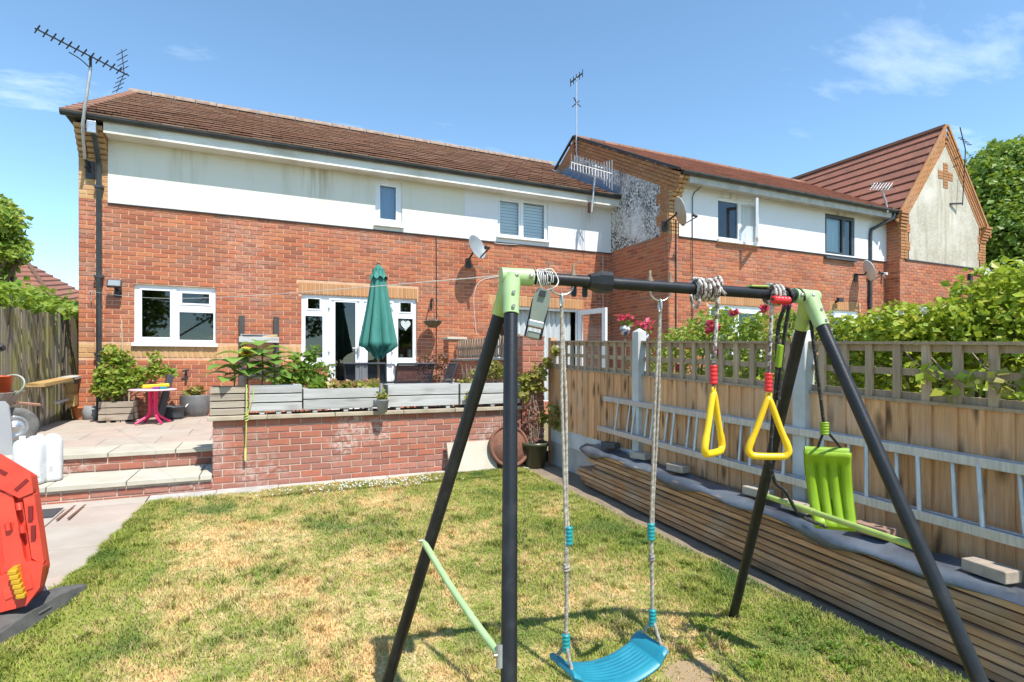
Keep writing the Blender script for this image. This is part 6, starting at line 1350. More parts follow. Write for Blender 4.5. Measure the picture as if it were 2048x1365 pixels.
# parasol
pq = 8.55; px_ = onq(757,700,pq).x; prs = thing('parasol', 'closed dark green garden parasol with wooden pole', 'parasol', (px_,pq,pz(pq))); zt_ = onq(757,527,pq).z; zb_ = onq(757,690,pq).z; zk = onq(757,712,pq).z
gcl = M('parasol_cloth', (.035,.175,.14), (.05,.22,.18), .75, 3, (8,8,.6), bump=.2, bscale=60); woodp = M('pole_wood', (.42,.24,.11), (.34,.19,.09), .5, 8)
b = MB(); b.tube([V(px_,pq,pz(pq)), V(px_,pq,zt_-.02)], .022, 12); b.build('pole', woodp, prs); b = MB(); b.ball(V(px_,pq,zt_+.005), .028, 10, (1,1,1.1)); b.tube([V(px_,pq,zt_-.06), V(px_,pq,zt_-.01)], .02, 10); b.build('finial', M('finial_wood',(.35,.16,.08),None,.5), prs)
b = MB(); N = 128; K = 26; vs = []
for k in range(K+1):
    t_ = k/K; z = zt_-.09 + (zb_-zt_+.09)*t_; r = .088 + .160*t_**1.1
    for j in range(N):
        an = 2*math.pi*j/N; fo = (abs(math.sin(4*an + .35*math.sin(3*an+2*t_)))**.7 - .62)*(.20+.42*t_) + .07*t_*math.sin(3*an+1.0); rr = r*(1 + fo)
        zz_ = z + (.02*math.cos(8*an)*t_**6 if k == K else 0); vs.append(V(px_+rr*math.cos(an), pq+rr*math.sin(an)*.9, zz_))
for z, s_ in ((zb_-.05,.62),(zb_-.10,.36),(zk-.02,.22)):
    for j in range(N):
        an = 2*math.pi*j/N; r = .27*s_*(.85+.5*abs(math.sin(4*an+.3))**.7); vs.append(V(px_+r*math.cos(an)*.95+.012*math.sin(4*an), pq+r*math.sin(an)*.85, z+.035*math.sin(5*an+1)+.02*math.cos(8*an)))
nr = K+1+3; b._add(vs, [(k*N+j,(k+1)*N+j,(k+1)*N+(j+1)%N,k*N+(j+1)%N) for k in range(nr-1) for j in range(N)], True); b.build('canopy', gcl, prs)
b = MB(); vs = []
for z, r in ((zt_-.03,.03),(zt_-.06,.055),(zt_-.14,.085),(zt_-.235,.135)):
    for j in range(N): an = 2*math.pi*j/N; rr = r*(1+(.10*math.sin(8*an) if r > .05 else 0)); vs.append(V(px_+rr*math.cos(an), pq+rr*math.sin(an), z + (.022*math.cos(8*an) if r > .12 else 0)))
b._add(vs, [(k*N+j,(k+1)*N+j,(k+1)*N+(j+1)%N,k*N+(j+1)%N) for k in range(3) for j in range(N)], True); b.build('top_vent', gcl, prs)
b = MB(); b.lathe([(.001,0),(.22,0),(.22,.05),(.06,.08),(.03,.25),(.001,.25)], (px_,pq,pz(pq)), 18); b.build('base', black_m, prs)
# patio chairs and table
mesh_s = Nt('chair_mesh'); wvt = mesh_s.n('ShaderNodeBsdfTransparent'); bsd = mesh_s.n('ShaderNodeBsdfPrincipled', {'Base Color': (.03,.034,.045,1), 'Roughness': .6}); mxx = mesh_s.n('ShaderNodeMixShader', {0: .80, 1: wvt.outputs[0], 2: bsd.outputs[0]}); mesh_s.t.links.new(mxx.outputs[0], mesh_s.out.inputs[0]); chair_mesh = mesh_s.m
fr_m = M('chair_frame', (.05,.053,.06), (.07,.073,.08), .4, 6)
def chair(label, x, q, yaw):
    t = thing('garden_chair', label, 'garden chair', (x,q,pz(q)), 'black mesh garden chairs'); Mx = Matrix.Translation((x,q,pz(q))) @ Matrix.Rotation(yaw,4,'Z'); W = .27
    T = lambda *p: Mx @ Vector(p)
    prof = [(.24,.43),(.0,.40),(-.22,.42),(-.28,.50),(-.33,.70),(-.39,.90),(-.43,.98)]
    for s in (-1,1):
        b = MB(); b.tube(spline([T(y,s*W,z) for y,z in prof],5), .014, 8); b.build('side_rail', fr_m, t)
        b = MB(); b.tube(spline([T(.30,s*W,0),T(.27,s*W,.42),T(.22,s*(W+.02),.63),T(-.05,s*(W+.03),.66),T(-.34,s*W,.64)],5), .014, 8); b.build('leg', fr_m, t)
        b = MB(); b.tube([T(-.34,s*W,0),T(-.20,s*W,.41)], .014, 8); b.build('leg', fr_m, t)
    b = MB(); pr = spline([Vector((y,0,z)) for y,z in prof],5); vs = []
    for P in pr: vs += [T(P.x,-W,P.z),T(P.x,W,P.z)]
    b._add(vs, [(k*2,k*2+1,k*2+3,k*2+2) for k in range(len(pr)-1)], True); b.build('mesh_sling', chair_mesh, t)
    b = MB(); b.tube([T(-.43,-W,.98),T(-.43,W,.98)], .014, 8); b.build('top_rail', fr_m, t)
cz = lambda px, py, q: onq(px,py,q)
c0 = onq(640,745,7.75); chair('black mesh chair seen side-on at the left of the patio table, by the green bush', c0.x+.28, 7.9, math.radians(-8))
c0 = onq(770,745,7.6); chair('black mesh chair nearest the wall, its back towards the lawn, under the parasol', c0.x-.15, 7.95, math.radians(72))
c0 = onq(800,745,8.0); chair('second black mesh chair with its back towards the lawn, right of the parasol pole', c0.x+.02, 7.85, math.radians(100))
c0 = onq(888,745,8.0); chair('black mesh chair seen side-on at the right of the patio table, by the purple shrub', c0.x-.25, 8.1, math.radians(175))
tt = thing('patio_table', 'dark glass topped patio table under the parasol', 'table', (px_,pq,pz(pq))); b = MB(); b.bx(px_-.55,px_+.55,pq-.4,pq+.4,pz(pq)+.69,pz(pq)+.70); b.build('glass_top', glassmat('glass_dark', (.12,.14,.15)), tt); b = MB(); b.tube([V(px_-.56,pq-.41,pz(pq)+.685),V(px_+.56,pq-.41,pz(pq)+.685),V(px_+.56,pq+.41,pz(pq)+.685),V(px_-.56,pq+.41,pz(pq)+.685)], .016, 8, closed=True); b.build('frame', fr_m, tt)
for sx in (-1,1):
    for sy in (-1,1): b = MB(); b.tube([V(px_+sx*.52,pq+sy*.37,pz(pq)), V(px_+sx*.5,pq+sy*.36,pz(pq)+.68)], .018, 8); b.build('leg', fr_m, tt)
ln = onq(895,768,9.2); t = thing('lantern', 'small pale box lantern on the patio beside the brick pillar', 'lantern', (ln.x,9.2,pz(9.2)));
for bx in ((-.09,-.065),(.065,.09)): 
    for by in ((-.09,-.065),(.065,.09)): b = MB(); b.bx(ln.x+bx[0],ln.x+bx[1],9.2+by[0],9.2+by[1],pz(9.2),ln.z+.06); b.build('corner_post', slab_cream, t)
b = MB(); b.bx(ln.x-.10,ln.x+.10,9.1,9.3,ln.z+.06,ln.z+.085); b.build('lid', slab_cream, t); b = MB(); b.bx(ln.x-.06,ln.x+.06,9.14,9.26,pz(9.2),ln.z+.03); b.build('core', black_m, t)
# small pot hung on the planters; hanging tape with yellow handle
hp_ = onq(765,800,qf-.10); t = thing('hanging_pot', 'small grey pot of pale succulents hung on the front of the wall planters', 'plant pot', tuple(hp_)); zc_ = onq(765,812,qf-.1).z
b = MB(); b.lathe([(.001,-.075),(.052,-.075),(.072,.06),(.077,.065),(.077,.075),(.068,.075),(.064,.05)], (hp_.x,qf-.10,zc_), 16); b.build('pot', grey_pot, t); l = MB(); leafcloud(l, 110, blob((hp_.x,qf-.10,zc_+.11),(.075,.06,.05),.3), .04, 0); l.build('foliage', lf_yel, t); b = MB(); b.bx(hp_.x-.012,hp_.x+.012,qf-.04,qf-.03,zc_+.03,Wz(765,768)); b.bx(hp_.x-.012,hp_.x+.012,qf-.04,qf+.05,Wz(765,768),Wz(765,768)+.006); b.build('hanger', grey_pot, t)
yr = M('strap_yellow', (.55,.58,.12), (.42,.48,.10), .6, 12); t = thing('skipping_rope', 'yellow skipping rope hanging down the garden wall with one handle', 'rope', tuple(onq(494,850,WQ-.07))); b = MB(); rope(b, [V(Wx(494),qf+.02,Wz(494,772)+.01), V(Wx(494)-.005,qf-.02,Wz(494,772)), onq(493,826,WQ-.075), onq(492,880,WQ-.065), onq(491,898,WQ-.06)], .007, .03); rope(b, spline([V(Wx(508),qf-.01,Wz(508,774)), onq(505,796,qf-.03), onq(497,822,WQ-.075), onq(492,840,WQ-.075)],5), .005, .03)
b.tube(helix([onq(493,826,WQ-.075), onq(493,842,WQ-.07)], .016, 3, 0, 10), .006, 6); b.build('cord', yr, t); b = MB(); b.tube([onq(491,897,WQ-.055), onq(490.5,921,WQ-.05)], .013, 10); b.build('handle', M('handle_yellow', (.75,.70,.22), None, .45), t)
# slab and rusty lid leaning on the wall, big pot, bare climber
def lean(px0, py0, px1, py1, w_): pass
s0, s1 = onlawn(893,940), onlawn(982,929); L_ = (s1-s0).length; b = MB(); ang = math.atan2(s1.y-s0.y, s1.x-s0.x); Mx = Matrix.Translation((s0.x, WQ-.24, gz(WQ)+.006)) @ Matrix.Rotation(math.radians(-24),4,'X'); b.bx(-.03,.60,-.0,.045,0,.385,Mx); tag(b.build('concrete_slab', slab_cream, bevel=.006), 'pale rectangular concrete slab leaning on the garden wall', 'slab')
rc_ = onq(1014,893,WQ-.13); Mx = Matrix.Translation((rc_.x, WQ-.20, gz(WQ)+.005+.275)) @ Matrix.Rotation(math.radians(90-17),4,'X'); t = thing('manhole_lid', 'round rusty iron lid leaning on the garden wall beside the pale slab', 'manhole lid', (rc_.x,WQ-.2,0)); b = MB(); b.lathe([(.001,.018),(.225,.018),(.226,.010),(.245,.010),(.246,.028),(.275,.028),(.278,.0),(.275,-.03),(.001,-.03)], (0,0,0), 40, Mx); b.build('lid', rust, t); b = MB()
for k in range(5):
    for j in range(max(1,k*7)): an = 2*math.pi*j/max(1,k*7); P = Mx @ V(.045*k*math.cos(an),.045*k*math.sin(an),.018); b.ball(P, .007, 4)
b.build('studs', rust, t, kind='stuff'); b = MB(); b.tube([Mx @ V(.05,-.03,.02), Mx @ V(.065,-.0,.045), Mx @ V(.05,.03,.02)], .008, 6); b.build('handle', rust, t)
bp = onlawn(1068,925); bx_ = onq(1070,900,WQ-.22).x; t = thing('plant_pot', 'dark olive green pot with bare stems at the corner of the fence', 'plant pot', (bx_,WQ-.22,0)); b = MB(); b.lathe([(.001,.0),(.125,0),(.165,.28),(.185,.28),(.185,.325),(.168,.325),(.16,.25)], (bx_,WQ-.22,gz(WQ-.2)), 24); b.build('pot', green_pot, t); b = MB(); b.disc((bx_,WQ-.22,.28),.16,16); b.build('soil', soil, t)
t = plant('climber', 'bare stemmed climber with yellow green leaves against the corner pier', 'climbing plant', (bx_,WQ-.2,.3)); 
for k in range(9):
    x0 = bx_+random.uniform(-.06,.06); xt = onq(random.uniform(1045,1092),random.uniform(740,790),WQ-.1); b = MB(); b.tube(spline([V(x0,WQ-.2,.28), V(x0+random.uniform(-.06,.06),WQ-.16,.6), V((x0+xt.x)/2+random.uniform(-.05,.05),WQ-.1,.9), V(xt.x,WQ-.08,xt.z)],5), .005, 5); b.build('stem', twig_m, t)
L = [((onq(1055,760,WQ-.1).x,WQ-.10,onq(1055,760,WQ).z),(.13,.08,.12)), ((onq(1078,745,WQ-.1).x,WQ-.12,onq(1078,745,WQ).z),(.12,.08,.12)), ((onq(1092,725,WQ-.1).x,WQ-.12,onq(1092,725,WQ).z),(.07,.07,.08)), ((onq(1048,785,WQ-.1).x,WQ-.12,onq(1048,785,WQ).z),(.10,.07,.07)), ((onq(1075,775,WQ-.1).x,WQ-.12,onq(1075,775,WQ).z),(.10,.07,.06)), ((onq(1085,835,WQ-.1).x,WQ-.12,onq(1085,835,WQ).z),(.08,.08,.08)), ((3.5,6.35,onq(1108,820,6.4).z),(.05,.12,.10)), ((3.5,6.25,onq(1112,850,6.3).z),(.05,.10,.07)), ((3.5,6.3,onq(1100,700,6.4).z),(.05,.08,.05))]
l = MB(); leafcloud(l, 620, blobs(L,.2), .075, .2); l.build('foliage', lf_yel, t); l = MB(); leafcloud(l, 200, blobs([((bx_-.03,WQ-.15,.62),(.12,.05,.28)), ((bx_,WQ-.18,.35),(.12,.08,.05))],.2), .05, .5); l.build('dry_foliage', lf_purple, t)
# ------------------------------------------------------------------ barriers, cans and clutter on the left
slot_m = M('slot_shade', (.20,.012,.01), None, .8)  # shade inside the slot holes, painted dark red on raised blocks
redp = M('barrier_red', (.74,.07,.035), (.60,.05,.028), .5, 7, rnd=.05, bump=.15, bscale=25); rub = M('foot_rubber', (.075,.075,.07), (.13,.125,.115), .8, 8, bump=.5, bscale=50)
def barrier(label, x1, q, dz, tilt, roll):
    t = thing('traffic_barrier', label, 'barrier', (x1-.5, q, dz)); Mx = Matrix.Translation((x1, q, dz+.16)) @ Matrix.Rotation(roll, 4, 'Y') @ Matrix.Rotation(tilt, 4, 'X') @ Matrix.Translation((0,0,-.16)); W = 1.2
    def pr(name, poly, y0, y1, bv=.018): b = MB(); b.prism([Mx @ Vector((x,y0,z)) for x, z in poly], Mx.to_3x3() @ Vector((0,y1-y0,0))); return b.build(name, redp, t, bevel=bv, seg=3)
    pr('panel', [(-.23,.98),(-.01,.75),(-.01,.22),(-.05,.11),(-.12,.06),(-W,.06),(-W,.98)], -.02, .05, .008)
    pr('top_rail', [(-W,1.0),(-.22,1.0),(0,.765),(0,.66),(-.065,.645),(-.125,.70),(-.235,.80),(-W,.80)], -.075, -.0195)
    pr('side_rim', [(0,.655),(-.05,.64),(-.05,.30),(-.012,.25),(0,.26)], -.065, -.0195)
    pr('bottom_rail', [(0,.255),(-.03,.13),(-.10,.05),(-W,.05),(-W,.22),(-.20,.24),(-.06,.29)], -.08, -.0195)
    pr('emboss', [(-.06,.225),(-.055,.14),(-.18,.11),(-.19,.20)], -.086, -.0795, .004)
    for xa, xb, za, zb in ((-.16,-.095,.255,.70),(-.30,-.225,.225,.83),(-.50,-.40,.21,.83),(-.72,-.62,.21,.83),(-.94,-.84,.21,.83)):
        pr('rib', [(xa,zb),(xb,zb-.02),(xb+.012,za+.05),(xb+.03,za),(xa-.03,za),(xa-.012,za+.05)], -.062, -.0192)
    for x, z, rr_ in ((-.13,.815,-.8),(-.045,.715,.9),(-.025,.55,.1),(-.025,.44,.1)): b = MB(); b.bx(-.010,.010,-.0785,-.060,-.038,.038,Mx @ Matrix.Translation((x,0,z)) @ Matrix.Rotation(rr_,4,'Y')); b.build('slot', slot_m, t)
    for x, z in ((-.128,.50),(-.07,.47),(-.07,.60)): b = MB(); b.tube([Mx @ Vector((x,-.07,z-.02)), Mx @ Vector((x,-.07,z+.02))], .017, 10); b.build('lug', redp, t, bevel=.006)
    return t
fl0, fl1 = onlawn(20,1262), onlawn(122,1196); xb_ = onlawn(92,1200).x
b1 = barrier('red plastic traffic barrier standing on a black rubber foot at the left edge', -1.105, 3.98, gz(3.95)+.06, math.radians(-5), math.radians(-8))
b2 = barrier('second red traffic barrier directly behind the front one, edge just showing', -1.165, 4.17, gz(4.2)-.04, math.radians(-7), math.radians(-8))
ft = None
zf_ = gz(3.95); C = Vector((-1.20,3.95,zf_)); dirf = (fl1-fl0); dirf.z = 0; dirf.normalize(); sf = Vector((dirf.y,-dirf.x,0))
ol = [(-.46,-.03),(-.40,-.085),(-.15,-.12),(.15,-.12),(.38,-.085),(.46,-.05),(.46,.045),(.38,.075),(.15,.10),(-.15,.10),(-.40,.07),(-.46,.03)]
b = MB(); n = len(ol); vs = [C + dirf*x + sf*y + Vector((0,0,0)) for x,y in ol] + [C + dirf*x*.94 + sf*y*.82 + Vector((0,0,.105-.07*min(1,abs(x)/.46)**1.5)) for x,y in ol]; b._add(vs, [tuple(range(n,2*n))] + [(i,(i+1)%n,n+(i+1)%n,n+i) for i in range(n)]); ft = b.build('rubber_foot', rub, b1, bevel=.008)
for x,y,l_ in ((-.25,.0,.16),(.22,.01,.16),(.0,.06,.1)):
    for s in (-1,1): b = MB(); P = C+dirf*x+sf*(y+.028*s)+Vector((0,0,.055)); b.bar(P-dirf*l_*.5, P+dirf*l_*.5, .018, .012); b.build('rib', rub, ft, bevel=.006)
cp = Vector((onq(38,1180,3.90).x,3.885,0)); zt_ = onq(28,1143,3.88).z; zb_ = onq(42,1190,3.88).z
yl = []
for k in range(6): b = MB(); z = zb_ + (zt_-zb_)*k/5; x = onq(44-3.2*k,1170,3.88).x; b.bx(x-.020,x+.020,3.850,3.890,z-.014,z+.014); yl.append(b)
b = MB(); b.bar(Vector((onq(44,1170,3.88).x,3.90,zb_-.02)), Vector((onq(28,1170,3.88).x,3.90,zt_+.02)), .05, .03); yel_d = M('clip_yellow', (.60,.34,.012), (.48,.27,.012), .5, 12); yc = b.build('clip', yel_d, b1)
for m_ in yl: m_.build('rib', yel_d, yc, bevel=.006)
can_m = Nt('can_white'); 
_pos = can_m.n('ShaderNodeNewGeometry').outputs['Position']; _z = can_m.n('ShaderNodeSeparateXYZ', {0:_pos}).outputs[2]
can_m.finish(can_m.mix(can_m.math('MULTIPLY', can_m.ramp(can_m.noise(_pos, 14, 5, .7), .52, .62), can_m.ramp(_z, .40, .20)), (.66,.68,.69), (.16,.14,.06)), .45); can_m = can_m.m
for lab, px, qd, h, r, rot in (('white plastic jerry can on the lower step, the right-hand one of two', 97,6.98,.50,.115,.2), ('white plastic jerry can on the step, left one standing nearer the barrier', 62,6.86,.50,.12,-.1)):
    h = .44; x = onq(px,920,qd).x; t = thing('jerry_can', lab, 'jerry can', (x,qd,H1), 'white jerry cans on the step'); b = MB(); N = 28; vs = []
    for z, s in ((0,.80),(.012,.97),(.04,1),(.20,1.0),(.22,.985),(.24,1.0),(.40,1.0),(.455,.93),(.475,.75),(.48,.2)):
        for j in range(N):
            an = 2*math.pi*j/N; cx_ = abs(math.cos(an))**.55*math.copysign(1,math.cos(an)); sy_ = abs(math.sin(an))**.55*math.copysign(1,math.sin(an)); P = Vector((cx_*r*s, sy_*r*1.0*s, z*h/.48)); vs.append(Matrix.Rotation(rot,4,'Z') @ P + Vector((x,qd,H1+.002)))
    b._add(vs, [(k*N+j,k*N+(j+1)%N,(k+1)*N+(j+1)%N,(k+1)*N+j) for k in range(9) for j in range(N)] + [tuple(range(9*N,10*N))], True); b.build('body', can_m, t)
    b = MB(); b.tube([V(x-.06,qd-.02,H1+h+.0), V(x-.06,qd-.02,H1+h+.035)], .025, 12); b.build('cap', white_p, t); b = MB(); b.tube(spline([V(x-.03,qd+.02,H1+h-.01),V(x,qd+.02,H1+h+.014),V(x+.05,qd+.02,H1+h+.014),V(x+.08,qd+.03,H1+h-.012)],5), .013, 8); b.build('handle', can_m, t)
# wheelbarrow at the left edge, with bucket and hoop
tyre_m = M('tyre_rubber', (.10,.10,.095), (.17,.165,.155), .85, 12, bump=.4, bscale=60); pan_m = M('pan_grey', (.36,.36,.36), (.28,.28,.285), .5, 4, metal=.2)
wq = 8.35; wc_ = onq(33,848,wq); wr = .225; zw = pz(wq)+wr; wbw = thing('wheelbarrow', 'grey wheelbarrow with a fat dusty tyre at the left edge of the patio', 'wheelbarrow', (wc_.x-.3,wq,pz(wq)))
ax_ = Vector((.35,-.93,0)).normalized(); Mx = Matrix.Translation((wc_.x-.02,wq,zw)) @ ax_.to_track_quat('Z','Y').to_matrix().to_4x4(); b = MB(); b.lathe([(.125,-.045),(.16,-.055),(.20,-.05),(.222,-.03),(.228,0),(.222,.03),(.20,.05),(.16,.055),(.125,.045)], (0,0,0), 36, Mx); wh = b.build('tyre', tyre_m, wbw)
b = MB(); b.lathe([(.13,.04),(.125,.05),(.10,.02),(.05,.03),(.03,.06),(.001,.06)], (0,0,0), 24, Mx); b.build('rim', galv, wh); 
b = MB(); pc_ = Vector((wc_.x-.40,wq-.10,pz(wq)+.42)); tp_ = [(-.45,-.34),(.42,-.30),(.42,.30),(-.45,.34)]; bt_ = [(-.28,-.2),(.20,-.18),(.20,.18),(-.28,.2)]
b._add([pc_+V(x,y,.22) for x,y in tp_]+[pc_+V(x,y,-.10) for x,y in bt_], [(4,5,6,7),(0,1,5,4),(1,2,6,5),(2,3,7,6),(3,0,4,7)]); o = b.build('pan', M('pan_dusty', (.33,.26,.22), (.24,.20,.18), .8, 8), wbw); sm_ = o.modifiers.new('solid','SOLIDIFY'); sm_.thickness = .008
for s in (-1,1): b = MB(); b.tube([Vector((wc_.x-.02,wq,zw))+ax_*.09*s, pc_+V(-.1,.2*-s,-.14), pc_+V(-1.0,.28*-s,.05)], .016, 8); b.build('handle', galv, wbw)
b = MB(); b.tube([pc_+V(-.3,.2,-.12), pc_+V(-.32,.24,-.40)], .014, 8); b.build('leg', galv, wbw); b = MB(); b.tube([pc_+V(-.3,-.2,-.12), pc_+V(-.32,-.24,-.40)], .014, 8); b.build('leg', galv, wbw)
bdq = 7.55; p_ = [onq(px,py,bdq) for px,py in ((-60,803),(8,803),(17,812),(22,850),(26,905),(-60,905))]; p_[-1].z = p_[-2].z = H2-.0; b = MB(); b.prism([tuple(p) for p in p_], (0,.03,0)); tag(b.build('grey_panel', M('panel_grey', (.36,.36,.365), (.31,.31,.32), .55, 3), bevel=.008), 'flat grey plastic panel with a rounded corner standing before the wheelbarrow', 'panel')
bq = 8.45; c_ = onq(2,770,bq); t = thing('bucket', 'orange bucket with white base at the left edge, in the wheelbarrow', 'bucket', tuple(c_)); b = MB(); b.lathe([(.001,-.10),(.085,-.10),(.11,.09),(.118,.09),(.118,.11),(.105,.11)], c_, 20); b.build('pail', M('bucket_orange', (.72,.11,.03), None, .4), t); 
hc = onq(20,772,bq-.12); b = MB(); b.tube([hc + Vector((RT[0],RT[1],0))*.165*math.cos(a_) + V(0,0,.125*math.sin(a_)) + Vector((FW[0],FW[1],0))*.05*math.sin(a_) for a_ in np.linspace(0,2*math.pi,30)[:-1]], .011, 8, closed=True); tag(b.build('hose_loop', M('hose_green', (.20,.27,.16), (.42,.42,.38), .6, 6)), 'faded green hose loop hanging over the wheelbarrow', 'hose')
lx = -2.72
def fp(px, py): return onp(px, py, lx)
b = MB(); b.tube([fp(28,806), fp(80,810)], .018, 8); tag(b.build('pink_pole', M('pole_pink', (.62,.33,.25), None, .6)), 'faded pink pole lying along the old fence behind the tyre', 'pole')
bn = thing('timber_bench', 'rough timber rail on a short post between fence and house corner', 'bench', tuple(fp(140,812)))
b = MB(); b.bar(fp(70,771), fp(132,758.5), .20, .045); b.build('rail', raw_w, bn); b = MB(); b.bar(fp(130,758), fp(156,753), .20, .04); b.build('cap_board', concrete, bn); b = MB(); p0_, p1_ = fp(143,813), fp(141,768); b.bx(p0_.x-.06,p0_.x+.06,p0_.y-.09,p0_.y+.09,p0_.z,p1_.z); b.build('post', raw_w, bn, bevel=.005); b = MB(); b.bar(fp(112,806), fp(134,799), .05, .03); b.build('batten', grey_w, bn)
for i, (px, py) in enumerate(((72,836),(88,831),(104,826),(122,822),(136,817))):
    P = onz(px, py, pz(9.6)+.0); b = MB(); b.bx(-.05,.05,-.16,.16,0,.07); o = b.build('edging_stone', M('stone_%d'%i, [(.34,.31,.32),(.27,.25,.26)][i%2], None, .9, 12, bump=.5), None, bevel=.02, M=Matrix.Translation((-2.78+.03*random.random(), P.y, pz(P.y)))); tag(o, ['edging stone under the old fence, nearest the tyre','second edging stone from the tyre along the old fence','middle edging stone along the foot of the old fence','edging stone left of the bench post','edging stone at the foot of the bench post'][i], 'stone', 'edging stones along the old fence')
b = MB(); b.tube([onp(0,702,-2.6), onp(9,700,-2.6), onp(9,692,-2.6)], .012, 6); b.tube([onp(0,690,-2.6)+V(0,0,0), onp(5,697,-2.6)], .03, 8); tag(b.build('tool_handle', black_m), 'black tool handle sticking up at the left picture edge before the fence', 'tool')
# ------------------------------------------------------------------ hedges, rose, trees, far roof
def hedge(name, label, cat, L, n, size, mat, base, k=.55, stemr=.02):
    t = plant(name, label, cat, base); l = MB(); leafcloud(l, n, blobs(L, k), size, .25); l.build('foliage', mat, t)
    for c, r in L[::2]: b = MB(); b.tube([V(c[0],c[1],base[2]), V(c[0]+random.uniform(-.1,.1),c[1],(base[2]+c[2])/2), V(*c)], [stemr,stemr*.7,stemr*.4], 6); b.build('branch', bark, t)
    return t
# laurel behind the old fence
L = []
for i in range(16):
    q_ = 8.2 + i*.42; L.append(((-3.55+random.uniform(-.1,.1), q_, 2.0+.12*random.random()), (.5,.5,.58+.16*math.sin(i*1.7)))); L.append(((-3.25, q_+.2, 2.15), (.36,.4,.32)))
for q_ in (8.9,9.35,9.8,10.5,11.0): L.append(((-2.86, q_, 2.22), (.16,.14,.16)))
hedge('laurel_hedge', 'glossy green laurel hedge looking over the old fence', 'hedge', L, 7500, .12, lf_laurel, (-3.5,11,.1))
def tree(name, label, base, trunk_h, L, n, size, mat, tr=.2, k=.45):
    t = plant(name, label, 'tree', base); b = MB(); bz = V(*base); top = bz+V(.1,.1,trunk_h); b.tube([bz, bz.lerp(top,.5)+V(.1,0,0), top], [tr,tr*.75,tr*.55], 10); tk = b.build('trunk', bark, t)
    for c, r in L: bb = MB(); c = V(*c); bb.tube(spline([top+V(0,0,-.3), top.lerp(c,.5)+V(random.uniform(-.3,.3),0,-.15), c],4), [tr*.4]*4+[tr*.25]*4+[tr*.08], 6); bb.build('limb', bark, tk)
    l = MB(); leafcloud(l, n, blobs(L, k), size, .35); l.build('crown', mat, t); return t
D = 17; L = []
for px, py, rr in ((-8,440,.8),(12,425,.4),(-40,420,1.0),(22,450,.35),(5,480,.7),(36,484,.35),(50,494,.22),(20,505,.5),(-30,500,1.1),(30,515,.3),(-70,460,1.4),(0,530,.5),(-55,540,1.1),(10,405,.25),(56,502,.14),(38,425,.14)):
    c = atd(px, py, D + random.uniform(-.6,.6)); L.append(((c.x,c.y,c.z),(rr,rr,rr*.62)))
base = atd(-40, 700, D); tree('garden_tree', 'green leafy tree at the left edge above the laurel hedge', (base.x,base.y,.1), 2.6, L, 7500, .17, lf_hop, k=.2)
D = 27; L = []
for px, py, rr in ((2010,330,1.5),(1975,345,1.0),(2045,325,1.6),(1960,380,1.1),(2000,400,2.0),(2050,400,2.2),(1985,450,1.9),(2040,480,2.4),(1990,520,2.0),(2060,560,2.4),(1960,430,1.0),(1950,330,.7),(1995,300,.6),(2035,300,.8),(2100,420,3.0),(2000,590,2.0),(1965,480,1.2)):
    c = atd(px, py, D + random.uniform(-1,1)); L.append(((c.x,c.y,c.z),(rr,rr,rr*.75)))
base = atd(2040, 720, D); tree('big_tree', 'tall dark green tree behind the gabled wing at the right edge', (base.x,base.y,.1), 5, L, 22000, .27, lf_tree, .35, k=.35)
for k_, (bx0, by0, hh_) in enumerate(((-5.5,-11,6.5),(1.5,-13,7.5),(8.5,-11.5,6.0))):
    L = [((bx0+random.gauss(0,1.3), by0+random.gauss(0,1), hh_*random.uniform(.45,.9)), (1.4,1.3,1.0)) for _ in range(9)]
    tree('garden_tree', ['left-hand tree behind the camera, seen only as a reflection in window panes', 'middle tree behind the camera, seen only as a reflection in the window panes', 'right-hand tree behind the camera, seen only as a reflection in window panes'][k_], (bx0,by0,-.7), hh_*.4, L, 2600, .3, lf_tree, k=.3)
# bright bush on the right beyond the trellis, and roses
L = []
for px, py, rr in ((2005,600,.5),(2045,575,.55),(1960,625,.42),(2030,640,.5),(1920,650,.4),(1975,665,.4),(2060,660,.5),(1925,612,.22),(1955,598,.2),(1990,570,.2),(2030,550,.22)):
    c = onp(px+8, py+16, 4.95+random.uniform(-.15,.15)); L.append(((c.x,c.y,c.z),(rr*.85,rr*.85,rr*.58)))
for q_ in (1.2,1.8,2.4,3.0): L.append(((4.8,q_,1.25),(.5,.5,.45)))
hedge('lime_bush', 'bright lime green bush rising over the trellis at the right edge', 'bush', L, 9500, .058, lf_lime, (4.9,2.3,.12), .35)
L = []
for px, py, rr in ((1890,640,.25),(1850,635,.3),(1810,630,.28),(1780,645,.3),(1745,655,.3),(1715,640,.2),(1700,665,.28),(1870,668,.3),(1800,670,.3),(1760,620,.12),(1825,610,.12),(1895,608,.15)):
    c = onp(px, py+18, 4.6+random.uniform(-.2,.2)); L.append(((c.x,c.y,c.z),(rr*1.0,rr*1.0,rr*.66)))
for q_ in (2.6,3.2,3.8): L.append(((4.5,q_,1.2),(.4,.4,.4)))
hedge('white_rose_bush', 'green rose bush with a few white blooms beyond the trellis', 'rose bush', L, 6500, .050, lf_lime, (4.6,3.2,.12), .35)
def blooms(name, label, cat, pts, p, r, mat, group=None):
    t = plant(name, label, cat, tuple(onp(*pts[0], p)), group)
    for px, py in pts:
        c = onp(px, py, p); b = MB()
        for _ in range(12): d = V(random.gauss(0,1),random.gauss(0,1),random.gauss(0,1)).normalized(); s_ = d.orthogonal().normalized()*r*.7; u_ = d.cross(s_); b._add([c+d*r*.3-s_, c+d*r-u_, c+d*r*.3+s_, c+d*r+u_],[(0,1,2,3)])
        b.build('flower', mat, t)
blooms('white_roses', 'scattered white rose blooms on the bush beyond the trellis', 'flowers', [(1758,640),(1800,628),(1848,622)], 4.35, .026, petal_white)
L = []
